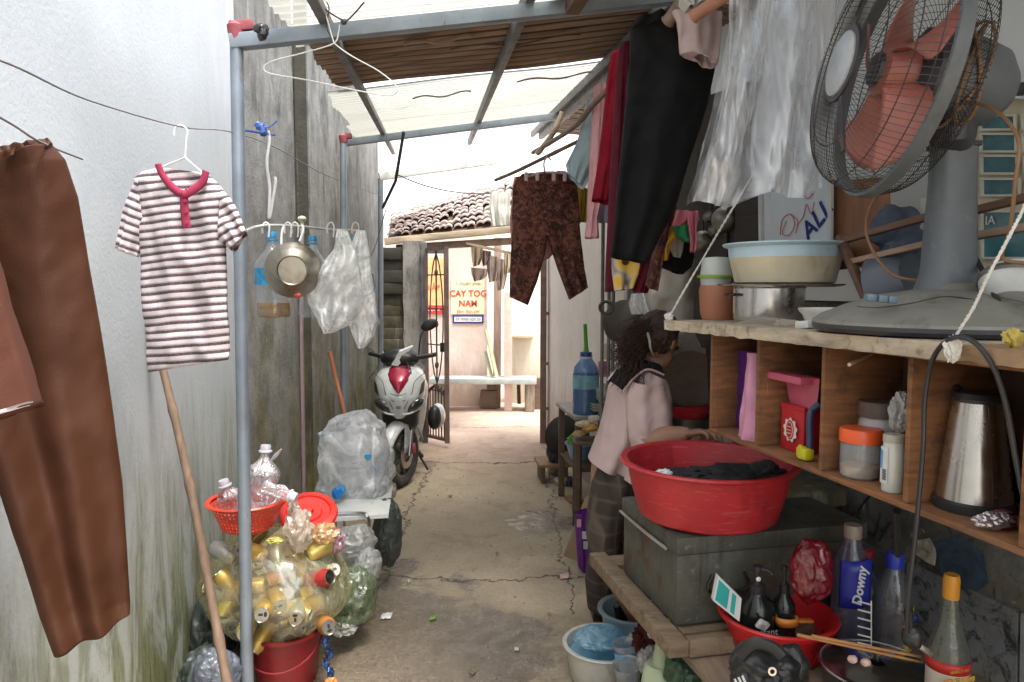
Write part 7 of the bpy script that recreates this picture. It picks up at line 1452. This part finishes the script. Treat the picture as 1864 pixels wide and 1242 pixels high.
for k, (px, py, r_, c_, lab) in enumerate(((1012, 855, (.07, .09, .06), (.5, .47, .34), 'pale canvas sack slumped on the floor by the low stool'), (1022, 876, (.06, .07, .035), (.46, .42, .3), 'flattened cream sack on the floor in front of the slumped one'), (1036, 878, (.035, .05, .04), (.03, .04, .06), 'dark cloth bundle beside the cream sacks'))):
    mb = MB(); c = G(px, py + 6); mb.blob(c + UP * r_[2] * .8, r_, .25, 2, 4, k); tag(mb.build('sack', M('sack_' + 'abc'[k], c_, .85, bump=.3, bscale=30), ang=180), lab, 'sack')
mb = MB(); mb.box(G(1045, 912) + UP * .012, (.1, .16, .02), (0, 0, .2), .004); tag(mb.build('wood_block', mid_wood), 'flat reddish wooden block on the floor by the far table leg', 'block')
# cardboard and purple bag near the woman
cb = thing('cardboard', 'torn brown cardboard sheet leaning by the legs of the woman', 'cardboard', G(1040, 1015))
a, b_ = G(1026, 1012), G(1052, 1022); t1_, t2_ = P(1066, 905, 4.0), P(1074, 905, 3.9)
mb = MB(); mb.prism([a, b_, t2_, t1_], (.0, .012, 0)); mb.build('sheet', M('cardboard_brown', (.32, .22, .14), .85, var=.15, scale=5), cb); mb = MB(); mb.prism([G(1052, 1022) + UP * .002, G(1062, 1018), t2_ + Vector((.03, .02, -.02)), t2_], (0, .012, 0)); mb.build('fold_flap', MATS['cardboard_brown'], cb)
pb2 = thing('purple_bag', 'purple printed carrier bag standing behind the legs of the woman', 'bag', G(1064, 1040))
D_ = G(1064, 1040).y
mb = MB(); cloth(mb, [(1046, 934, 1082, 926), (1047, 960, 1084, 955), (1049, 1000, 1086, 1000), (1052, 1030, 1084, 1040), (1060, 1040, 1080, 1046)], D_, .03, .008, 40, 20, 3); mb.build('bag_body', M('purple_plastic_bag', (.12, .02, .2), .4, var=.3, bump=.4, bscale=20), pb2, ang=180)
for q, cc_ in (((1050, 946, 1058, 960), (.6, .3, .35)), ((1060, 968, 1072, 982), (.55, .55, .58)), ((1062, 986, 1070, 1000), (.5, .5, .55))): mb = MB(); x0, y0, x1, y1 = q; mb.prism([P(x0, y1, D_ - .045), P(x1, y1, D_ - .045), P(x1, y0, D_ - .045), P(x0, y0, D_ - .045)], (0, .006, 0)); mb.build('printed_patch', M('patch_' + str(int(cc_[0] * 100)).translate(str.maketrans('0123456789', 'abcdefghij')), cc_, .6), pb2)
# things behind the woman's arm: big dark pan, washing up
Mx = Euler((R(86), 0, R(-18))).to_matrix(); c = P(1258, 692, 3.05); big2 = thing('round_tray', 'large sooty round pan propped upright under the plank end', 'pan', c - UP * .18)
kq = 3.05 / F; mb = MB(); mb.lathe([(0, .0), (60 * kq, .0), (66 * kq, .006), (78 * kq, -.01), (84 * kq, -.03), (88 * kq, -.03), (80 * kq, -.004), (68 * kq, .014), (0, .008)], c, 48, Mx); mb.build('bowl', M('sooty_pan', (.12, .105, .085), .6, .2, var=.5, scale=9, dirt=.8), big2)
mb = MB(); mb.lathe([(0, .0155), (46 * kq, .0155), (50 * kq, .018), (54 * kq, .0155)], c, 44, Mx); mb.build('base_ring', M('burnt_bottom', (.075, .045, .03), .6, .2, var=.4), big2)
ct = thing('sink_counter', 'dark cement counter behind the woman under the kitchen wall', 'counter', (.95, 2.75, 0))
mb = MB(); mb.box((1.02, 2.95, .82), (.5, 1.05, .06), (0, 0, R(14)), .01); mb.build('slab', conc_dk, ct); mb = MB(); mb.box((1.04, 3.0, .395), (.4, .85, .785), (0, 0, R(14)), .01); mb.build('plinth', conc_dk, ct)
mb = MB(); mb.lathe([(0, 0), (.1, 0), (.14, .09), (.15, .095), (.13, .09), (.09, .01), (0, .01)], P(1235, 770, 3.02), 36); tag(mb.build('red_bowl', RBs), 'dark red bowl half hidden behind the woman below the sooty pan', 'bowl')
mb = MB(); mb.lathe([(0, 0), (.08, 0), (.12, .1), (.125, .105), (.11, .1), (.07, .01), (0, .01)], P(1262, 800, 2.95), 36); tag(mb.build('steel_bowl', metalm('dull_steel', (.35, .35, .32), .4, dirt=.4)), 'dull metal bowl between the woman and the cubby shelf', 'bowl')
mb = MB(); mb.blob(P(1304, 806, 2.66), (.06, .04, .025), .4, 2.5, 4); tag(mb.build('grey_dishcloth', fabric('grey_dishcloth', (.3, .3, .26))), 'grey dishcloth lying at the hand of the woman', 'cloth')

# dark cupboard added to black out the pale wall behind the laundry, with utensils
cbd = thing('shade_cupboard', 'added dark cupboard side standing in for the shade behind the plastic sheet and white tub', 'cupboard', P(1330, 600, 2.85))
a, b_ = P(1262, 600, 3.1), P(1400, 600, 2.72); z0_, z1_ = 1.0, P(1330, 150, 2.85).z
mb = MB(); a.z = b_.z = z0_; mb.prism([a, b_, b_ + UP * (z1_ - z0_), a + UP * (z1_ - z0_)], Vector((.05, .16, 0))); mb.build('carcass', wood('shade_dark_board', (.03, .024, .02), dirt=.5), cbd)
for k in range(2):
    mb = MB(); q0 = a.lerp(b_, .05 + .5 * k) - Vector((.006, .02, 0)); q1 = a.lerp(b_, .45 + .5 * k) - Vector((.006, .02, 0)); mb.prism([q0 + UP * .3, q1 + UP * .3, q1 + UP * (z1_ - z0_ - .06), q0 + UP * (z1_ - z0_ - .06)], Vector((.004, .015, 0))); mb.build('door', MATS['shade_dark_board'], cbd)
for k, (px, py, kind, lab) in enumerate(((1278, 440, 's', 'dim hanging strainer on the dark cupboard left of the white tub'), (1300, 420, 'l', 'dim steel ladle hanging on the dark cupboard'), (1318, 400, 'p', 'small blackened pan hanging on the dark cupboard'), (1290, 395, 'l', 'second dim ladle half behind the plastic sheet'))):
    u = (px - 1262) / 138; q = a.lerp(b_, u) - Vector((.012, .045, 0)); q.z = P(px, py, q.y).z; t = thing({'s': 'strainer', 'l': 'ladle', 'p': 'small_pan'}[kind], lab, 'utensil', q)
    mb = MB(); Mx = Euler((R(90), 0, R(-10))).to_matrix(); r_ = {'s': .045, 'l': .026, 'p': .05}[kind]
    mb.lathe([(0, .02), (r_ * .6, .016), (r_, 0), (r_ * 1.03, 0), (r_ * .62, .019), (0, .024)], q, 26, Mx); mb.build('bowl', metalm('dim_steel', (.2, .19, .17), .4, dirt=.5), t)
    mb = MB(); mb.tube([q + UP * r_, q + UP * (r_ + .12)], .004, 6); mb.build('handle', black, t)

def WQ(px, py, off=.0):
    a0 = Vector((2.25, -1.7, 0)); d_ = (Vector((.92, 3.4, 0)) - a0).normalized(); n_ = Vector((-d_.y, d_.x, 0)); r_ = ray(px, py); o_ = Vector((0, 0, CAMZ)); t_ = (a0 + n_ * off - o_).dot(n_) / r_.dot(n_); return o_ + r_ * t_
WN = Vector((5.1, 1.33, 0)).normalized()
tm = NT('speckled_tile'); v = tm.coord(); n1 = tm.noise(v, 22, 7, .75, 1.2); n2 = tm.noise(v, 6, 5, .6)
tm.base(tm.mix(tm.ramp(n1, [(.5, 0), (.6, .9)]), tm.ramp(n2, [(.3, (.13, .13, .13)), (.7, (.27, .27, .275))]), (.03, .03, .032))); tm.rough(.3)
wtile = plastic('white_wall_tile', (.32, .34, .33), .3, dirt=.5)
for k, (pts, m_, lab) in enumerate((([(1650, 1024), (1852, 1112), (1846, 1420), (1640, 1420)], tm.m, 'black speckled grey tile on the kitchen wall behind the sauce bottle'), ([(1858, 1116), (1990, 1172), (1990, 1420), (1852, 1420)], wtile, 'pale plain tile on the kitchen wall at the lower right corner'), ([(1500, 958), (1646, 1022), (1636, 1420), (1490, 1420)], M('grey_wall_tile', (.16, .16, .155), .4, var=.3, dirt=.5), 'dim grey tile on the kitchen wall behind the clear bottles'))):
    mb = MB(); mb.prism([WQ(x, y, .014) for x, y in pts], WN * .012); tag(mb.build('wall_tile', m_), lab, 'tile')
mb = MB(); mb.prism([WQ(x, y, .006) for x, y in ((1700, 990), (1745, 975), (1790, 1010), (1800, 1060), (1770, 1082), (1715, 1050))], WN * .004); tag(mb.build('paint_patch', M('flaking_teal', (.035, .06, .085), .7, var=.5, scale=25)), 'flaking dark teal paint patch on the kitchen wall', 'paint patch')
mb = MB(); mb.prism([WQ(x, y, .006) for x, y in ((1664, 985), (1690, 980), (1704, 1000), (1700, 1030), (1684, 1022), (1668, 1010))], WN * .004); tag(mb.build('paint_patch', M('flaking_cream', (.36, .33, .25), .8, var=.6, scale=40)), 'flaking cream paint patch beside the black power cord', 'paint patch')
scb = thing('wall_scribble', 'black hand drawn strokes on the wall under the cubby shelf', 'scribble', WQ(1560, 950))
for pts in ([(1540, 990), (1556, 930), (1575, 975)], [(1548, 962), (1570, 950)], [(1585, 900), (1560, 940), (1590, 975), (1602, 935)], [(1600, 985), (1622, 950)]):
    mb = MB(); mb.tube(spline([WQ(x, y, .004) for x, y in pts], 4), .003, 5); mb.build('stroke', black, scb)

rg = random.Random(21); mb = MB()
for k in range(420):
    x = rg.uniform(-1.05, .55); y = rg.uniform(2.6, 6.8)
    if x > .2 and y < 3.6: continue
    edge = (abs(x + .3) / .75); 
    if rg.random() > .25 + .7 * edge: continue
    r_ = rg.uniform(.002, .007) * (1.3 if rg.random() < .1 else 1); mb.blob((x, y, r_ * .3), (r_, r_ * rg.uniform(.6, 1.2), r_ * .6), .3, 2, 1, k)
tag(mb.build('grit', M('grit_stone', (.25, .2, .15), .9, var=.5, scale=30)), kind='stuff')
for k, (px, py, wx, c_, lab) in enumerate(((905, 1010, .025, (.3, .22, .12), 'curled dry brown leaf in the middle of the lane'), (820, 905, .03, (.25, .16, .08), 'small dry leaf near the front wheel of the scooter'), (745, 1060, .025, (.45, .42, .38), 'grey paper fleck near the black bin bag'), (1000, 1120, .02, (.4, .3, .12), 'tiny yellowish peel on the floor left of the white tub'), (860, 1225, .03, (.22, .18, .12), 'dark leaf scrap at the lower middle of the lane'))):
    mb = MB(); g = G(px, py); mb.grid(lambda u, v: g + Vector(((u - .5) * wx * math.sin(.3 + v * 2.5), (v - .5) * wx * 1.6, .004 + .008 * (u - .5) ** 2 * 4 + .004 * noise.noise(Vector((u * 4, v * 4, k))))), 6, 8)
    tag(mb.build('litter', M('leaf_litter_' + 'abcde'[k], c_, .85, var=.3, scale=60), solid=.0008), lab, 'litter')
# ------------------------------------------------------------------ the woman at the counter
WK_ = 2.95
pw = thing('person', 'woman in a dusty pink shirt and checked trousers bending over the counter, seen from behind', 'person', Vector((P(1112, 1100, 3.05).x, 3.05, 0)))
def skin_mat():
    t = NT('skin'); v = t.coord(); n = t.noise(v, 12, 5); t.base(t.ramp(n, [(.3, (.3, .155, .1)), (.7, (.4, .22, .15))])); t.rough(.5); t.b.inputs['Subsurface Weight'].default_value = .12; t.b.inputs['Subsurface Radius'].default_value = (.02, .008, .004); t.bump(t.noise(v, 160, 3), .12, .002); return t.m
skin = skin_mat()
Hc = P(1200, 622, 2.93); Hf = Vector((.64, .6, -.48)).normalized(); Hs = Hf.cross(UP).normalized(); Hu = Hs.cross(Hf).normalized()   # Hs = her right (towards camera)
MH = Matrix((Hf, -Hs, Hu)).transposed()
mb = MB()
def limb(pts, rr, n=14):
    p = spline(pts, 6); m = len(p) - 1; q = []
    for k in range(m + 1):
        x = k / m * (len(rr) - 1); i = min(int(x), len(rr) - 2); q.append(rr[i] + (rr[i + 1] - rr[i]) * (x - i))
    mb.tube(p, q, n)
    mb.blob(p[0], q[0] * 1.0, 0, 1, 2); mb.blob(p[-1], q[-1] * 1.0, 0, 1, 2)
pel = P(1122, 880, 2.97)
limb([P(1122, 895, 2.97), P(1122, 850, 2.96), P(1134, 790, 2.96), P(1156, 735, 2.95), P(1174, 700, 2.94)], [.11, .105, .095, .1, .075], 20)
limb([P(1172, 712, 2.94), P(1186, 672, 2.93), P(1196, 645, 2.93)], [.062, .052, .052])
limb([P(1172, 712, 3.06), P(1172, 708, 2.94), P(1176, 712, 2.82)], [.048, .07, .048])
# skull, jaw, face
mb.blob(Hc + Hu * .012 - Hf * .012, (.092, .074, .095), 0, 1, 4, M=MH)
mb.blob(Hc - Hu * .045 + Hf * .034, (.058, .052, .06), 0, 1, 3, M=MH)
mb.tube([Hc + Hf * .082 + Hu * .012, Hc + Hf * .1 - Hu * .012, Hc + Hf * .104 - Hu * .024], [.007, .011, .014], 10); mb.blob(Hc + Hf * .1 - Hu * .024, .013, 0, 1, 2)
mb.blob(Hc + Hf * .086 - Hu * .056, (.011, .024, .008), 0, 1, 2, M=MH); mb.blob(Hc + Hf * .075 - Hu * .086, (.02, .024, .018), 0, 1, 2, M=MH)
for s in (-1, 1):
    mb.blob(Hc + Hs * s * .078 - Hf * .012 - Hu * .01, (.016, .008, .029), 0, 1, 3, M=MH); mb.blob(Hc + Hs * s * .03 + Hf * .078 + Hu * .022, (.012, .02, .008), 0, 1, 2, M=MH)
arms = {}
for nm, pts in (('near', [P(1180, 712, 2.83), P(1176, 760, 2.79), P(1176, 800, 2.76), P(1214, 794, 2.72), P(1248, 790, 2.66)]), ('far', [P(1174, 708, 3.05), P(1196, 760, 3.08), P(1216, 800, 3.05), P(1250, 806, 2.92), P(1284, 804, 2.74)])):
    limb(pts, [.05, .047, .043, .04, .027], 14); arms[nm] = pts
def hand(w_, d, nrm, side):
    d = d.normalized(); nrm = (nrm - d * nrm.dot(d)).normalized(); s = d.cross(nrm) * side
    M3 = Matrix((d, s, nrm)).transposed(); mb.blob(w_ + d * .045, (.048, .038, .015), 0, 1, 3, M=M3)
    for k, (o_, ln, bend) in enumerate(((-.029, .06, .5), (-.010, .072, .55), (.010, .068, .62), (.028, .052, .7))):
        p0 = w_ + d * .07 + s * o_; dirs = [d, (d * math.cos(bend) - nrm * math.sin(bend)), (d * math.cos(bend * 2) - nrm * math.sin(bend * 2))]; pts = [p0]
        for q, f_ in zip(dirs, (.45, .32, .23)): pts.append(pts[-1] + (q + s * o_ * 2).normalized() * ln * f_ * 1.15)
        mb.tube(pts, [.0092, .0088, .008, .0066], 10); mb.blob(pts[-1], .0066, 0, 1, 2); mb.blob(pts[0], .0092, 0, 1, 2)
    t0 = w_ + d * .022 - s * .03; mb.tube([t0, t0 + d * .02 - s * .02 - nrm * .008, t0 + d * .045 - s * .025 - nrm * .016, t0 + d * .062 - s * .02 - nrm * .02], [.013, .0115, .01, .0075], 10); mb.blob(t0 + d * .062 - s * .02 - nrm * .02, .0075, 0, 1, 2)
for nm, sd_ in (('near', 1), ('far', -1)):
    a = arms[nm]; hand(a[-1], a[-1] - a[-2], Vector((.1, 0, 1)), sd_)
# legs
gz_ = lambda px, D: P(px, 1000, D).x
limb([P(1122, 892, 2.93), P(1110, 950, 2.92), P(1102, 1012, 2.91), P(1125, 1060, 2.96), Vector((gz_(1165, 3.02), 3.02, .09))], [.075, .07, .05, .043, .032], 18)
limb([P(1126, 892, 3.05), P(1108, 960, 3.1), P(1102, 1015, 3.16), P(1100, 1070, 3.24), Vector((gz_(1101, 3.28), 3.28, .075))], [.075, .07, .05, .043, .032], 18)
feet = []
for hx in (Vector((gz_(1165, 3.02), 3.02, 0)), Vector((gz_(1101, 3.28), 3.28, 0))):
    hl = hx + Vector((-.035, 0, .045)); mb.tube([hl, hx + Vector((.02, 0, .055)), hx + Vector((.09, -.01, .035)), hx + Vector((.155, -.012, .024)), hx + Vector((.175, -.012, .022))], [.034, .038, .034, .024, .014], 12); mb.blob(hl, .034, 0, 1, 2)
    for k in range(5): mb.tube([hx + Vector((.15, -.035 + .012 * k, .022)), hx + Vector((.185 - .004 * abs(k - 1), -.04 + .014 * k, .016))], [.0085, .0075], 8)
    feet.append(hx)
tmp = mb.build('body', skin, None, origin=(0, 0, 0)); md = tmp.modifiers.new('r', 'REMESH'); md.mode = 'VOXEL'; md.voxel_size = .0045; md.use_smooth_shade = True
sm = tmp.modifiers.new('s', 'SMOOTH'); sm.iterations = 4; sm.factor = .5
dg = bpy.context.evaluated_depsgraph_get(); dg.update(); me = bpy.data.meshes.new_from_object(tmp.evaluated_get(dg)); bpy.data.objects.remove(tmp)
me.transform(ROOTM[pw.name].inverted()); me.materials.clear(); me.materials.append(skin)
for p in me.polygons: p.use_smooth = True
body = bpy.data.objects.new('body', me); col.objects.link(body); body.parent = pw; ROOTM[body.name] = ROOTM[pw.name]
# eyes
for s in (-1, 1): mb = MB(); mb.blob(Hc + Hs * s * .03 + Hf * .079 + Hu * .012, .0115, 0, 1, 3); mb.build('eye', M('eye_dark', (.03, .02, .015), .15), pw)
# hair
hairm = NT('dark_hair'); v = hairm.coord((30, 30, 6)); hn = hairm.noise(v, 4, 4, .6, .6); hairm.base(hairm.ramp(hn, [(.35, (.016, .009, .007)), (.7, (.085, .04, .028))])); hairm.rough(.45); hairm.bump(hn, .8, .01)
mb = MB()
def hf(q):  # open the cap over the face
    if q.x > .035: q.x = .035 + (q.x - .035) * .35
    if q.x > .02 and q.z < .03: q.y *= .85
    return q
mb.blob(Hc + Hu * .022 - Hf * .022, (.102, .086, .1), .07, 5, 5, 3, M=MH, fn=hf)
r3 = random.Random(5)
for k in range(260):      # strands combed back to the clip
    t = r3.uniform(-1.1, 1.1); u = r3.uniform(.2, 1); a = Hc + (Hf * (.04 - .05 * u) + Hs * math.sin(t) * .084 + Hu * (.02 + .094 * math.cos(t))); b_ = Hc - Hf * .1 + Hs * (.03 + math.sin(t) * .02) - Hu * .0
    m_ = a.lerp(b_, .5) + (a.lerp(b_, .5) - Hc).normalized() * .035
    mb.tube(spline([a, m_, b_], 4), [.0016, .0018, .0018, .0018, .0018, .0017, .0016, .0015, .001], 4)
for k in range(420):      # curly tail
    a = P(1172 + r3.uniform(-18, 14), 608 + r3.uniform(-30, 30), 2.84 + r3.uniform(-.05, .04)); e = P(1152 + r3.gauss(-4, 15), 682 + r3.uniform(-60, 28), 2.82 + r3.uniform(-.07, .07)); ph = r3.uniform(0, 6); n_ = 14; pts = []
    for j in range(n_):
        u = j / (n_ - 1); q = a.lerp(e, u) + Vector((-.03 * math.sin(u * 3.0), 0, .012 * math.sin(u * 3))) + Vector((math.sin(ph + u * 13), math.cos(ph + u * 13), math.sin(ph + u * 7))) * .012 * (.4 + u)
        pts.append(q)
    mb.tube(pts, [.0018 * (1 - .5 * j / n_) for j in range(n_)], 4)
mb.blob(P(1163, 635, 2.84), (.035, .035, .05), .25, 4, 4, 2); mb.blob(P(1155, 668, 2.83), (.028, .03, .04), .3, 4, 4, 5)
mb.build('hair', hairm.m, pw, ang=180)
mb = MB(); mb.tube(spline([P(1178, 606, 2.79), P(1182, 618, 2.77), P(1184, 634, 2.77), P(1190, 648, 2.79)], 5), [.004, .008, .009, .009, .009, .01, .01, .01, .009, .009, .008, .008, .007, .006, .005, .003], 8, sx=.4); mb.build('hair_clip', plastic('sage_clip', (.32, .36, .28)), pw)
# clothes
shm = fabric('dusty_pink_cotton', (.56, .42, .405), scale=3, var=.08)
mb = MB(); cloth(mb, [(1152, 662, 1206, 688), (1126, 680, 1214, 700), (1110, 706, 1220, 722), (1102, 745, 1222, 752), (1090, 790, 1220, 796), (1076, 824, 1206, 842), (1071, 834, 1188, 880)], 2.955, .168, .016, 110, 60, 3, (3, 6, 10), .25, .009); mb.build('shirt', shm, pw, ang=180, solid=.0015)
mb = MB(); cloth(mb, [(1150, 694, 1206, 702), (1140, 720, 1214, 726), (1140, 760, 1222, 756), (1144, 795, 1222, 785), (1150, 818, 1222, 796), (1176, 832, 1226, 800)], 2.79, .066, .008, 60, 36, 6, (2, 4, 7), .5, .008); mb.build('sleeve', shm, pw, ang=180, solid=.0015)
mb = MB(); cloth(mb, [(1166, 694, 1214, 704), (1172, 740, 1222, 738), (1196, 790, 1238, 772), (1214, 822, 1242, 790)], 3.06, .06, .008, 50, 24, 7, (2, 4, 7), .5, .006); mb.build('sleeve', shm, pw, ang=180, solid=.0015)
clm = fabric('black_collar_cloth', (.012, .012, .013))
def flap(ta, tb, name, mat, n=10, th=.006):
    a = spline(ta, n); b_ = spline(tb, n); m = len(a) - 1; mb = MB(); mb.grid(lambda u, v: a[round(u * m)].lerp(b_[round(u * m)], v) - Vector((0, .012 * math.sin(v * 3.14), -.004 * math.sin(v * 3.14))), m, 6); return mb.build(name, mat, pw, solid=th)
top_ = [P(1106, 692, 2.81), P(1128, 668, 2.82), P(1165, 656, 2.84), P(1200, 664, 2.84)]; bot_ = [P(1134, 712, 2.775), P(1152, 690, 2.775), P(1178, 672, 2.78), P(1208, 682, 2.8)]
flap(top_, bot_, 'collar', clm)
for pts in (bot_, top_[:3]): mb = MB(); mb.tube([p - Vector((0, .004, .001)) for p in spline(pts, 8)], .0045, 7); mb.build('collar_piping', shm, pw)
plaid = NT('brown_plaid'); v = plaid.coord(); sp_ = plaid.n.new('ShaderNodeSeparateXYZ'); plaid.link(v, sp_.inputs[0])
fx_ = plaid.math('FRACT', plaid.math('MULTIPLY', plaid.math('ADD', sp_.outputs[0], plaid.math('MULTIPLY', sp_.outputs[1], .6)), 16)); fz_ = plaid.math('FRACT', plaid.math('MULTIPLY', sp_.outputs[2], 15))
c = plaid.ramp(fx_, [(0, (.035, .028, .024)), (.35, (.075, .055, .045)), (.5, (.12, .09, .07)), (.6, (.05, .038, .032))]); c = plaid.mix(plaid.ramp(fz_, [(.3, 0), (.45, .6), (.6, 0)]), c, (.13, .1, .08)); plaid.base(c); plaid.rough(.9); plaid.bump(plaid.noise(v, 200, 3), .2, .002)
mb = MB(); cloth(mb, [(1090, 838, 1165, 872), (1078, 880, 1160, 900), (1070, 930, 1140, 940), (1068, 975, 1128, 978), (1073, 1006, 1124, 1003)], 2.92, .115, .010, 60, 40, 4, (2, 4, 7), .4, .006)
cloth(mb, [(1094, 850, 1165, 872), (1082, 930, 1150, 940), (1074, 1010, 1140, 1012), (1066, 1060, 1138, 1062), (1070, 1104, 1128, 1108)], 3.1, .085, .010, 60, 40, 5, (2, 4, 7), .4, .006, .14); mb.build('trousers', plaid.m, pw, ang=180, solid=.0015)
for hx in feet: mb = MB(); mb.box(hx + Vector((.07, -.012, .006)), (.26, .095, .012), bev=.005); mb.tube(spline([hx + Vector((.13, -.012, .02)), hx + Vector((.09, -.05, .045)), hx + Vector((.04, -.056, .012))], 4), .005, 6); mb.tube(spline([hx + Vector((.13, -.012, .02)), hx + Vector((.09, .035, .045)), hx + Vector((.04, .04, .012))], 4), .005, 6); mb.build('sandal', M('dark_sandal', (.05, .03, .025), .6), pw)

# ------------------------------------------------------------------ wear on plastics, metal and boards
def scuff(name, colr, stretch, scale, lo, hi, amt, rough=None, seedoff=0.0):
    m = MATS.get(name)
    if m is None: return
    t = NT.__new__(NT); t.m = m; t.t = m.node_tree; t.n = t.t.nodes; t.l = t.t.links; t.b = t.n['Principled BSDF']
    src = t.b.inputs['Base Color'].links[0].from_socket if t.b.inputs['Base Color'].links else None
    v = t.coord(stretch); f = t.ramp(t.noise(v, scale, 6, .65, .4), [(lo, 0), (hi, amt)])
    t.base(t.mix(f, src if src is not None else tuple(t.b.inputs['Base Color'].default_value)[:3], colr))
    if rough is not None:
        rs = t.b.inputs['Roughness'].links[0].from_socket if t.b.inputs['Roughness'].links else None
        if rs is not None: t.rough(t.mix(f, rs, (rough, rough, rough)))
scuff('red_basin_plastic', (.55, .2, .19), (3, 3, 34), 5, .56, .66, .35, .75); scuff('red_basin_plastic', (.16, .01, .012), (4, 4, 1.2), 3, .56, .72, .5)
scuff('grey_green_metal', (.2, .2, .18), (9, 9, 9), 6, .6, .66, .7, .7); scuff('grey_green_metal', (.11, .055, .028), (2.5, 2.5, 2.5), 3, .54, .66, .75, .85); scuff('grey_green_metal', (.03, .03, .026), (10, 10, 1.5), 2.5, .55, .7, .6)
scuff('red_bucket_plastic', (.3, .07, .07), (4, 4, 18), 5, .58, .68, .35, .7); scuff('crimson_plastic', (.5, .17, .16), (5, 5, 20), 5, .58, .68, .35, .7)
scuff('red_brown_board', (.05, .026, .016), (2.5, 2.5, 2.5), 4, .56, .68, .75); scuff('red_brown_board', (.36, .23, .14), (14, 14, 3), 6, .64, .7, .6); scuff('weathered_plank', (.14, .1, .07), (6, 6, 6), 5, .56, .66, .75)
scuff('beige_grey_plastic', (.09, .085, .07), (5, 5, 5), 3, .54, .7, .6, .8); scuff('grey_fan_plastic', (.19, .19, .175), (6, 6, 3), 5, .56, .7, .5, .8); scuff('orange_red_blade', (.2, .13, .1), (8, 8, 8), 4, .52, .68, .55, .8)
scuff('off_white_plastic', (.3, .27, .2), (5, 5, 2), 4, .55, .7, .6, .8); scuff('cream_plastic', (.36, .28, .17), (5, 5, 2), 4, .55, .7, .5, .7)
scuff('pearl_white_paint', (.32, .29, .24), (5, 5, 5), 3, .56, .72, .4, .6); scuff('bench_wood', (.36, .3, .22), (20, 5, 5), 5, .6, .68, .6); scuff('bench_wood', (.06, .045, .03), (5, 5, 5), 4, .56, .68, .7)
scuff('galvanised_steel', (.15, .08, .045), (12, 12, 2), 4, .62, .7, .6, .85); scuff('white_laminate', (.4, .38, .32), (6, 6, 6), 4, .56, .7, .5)
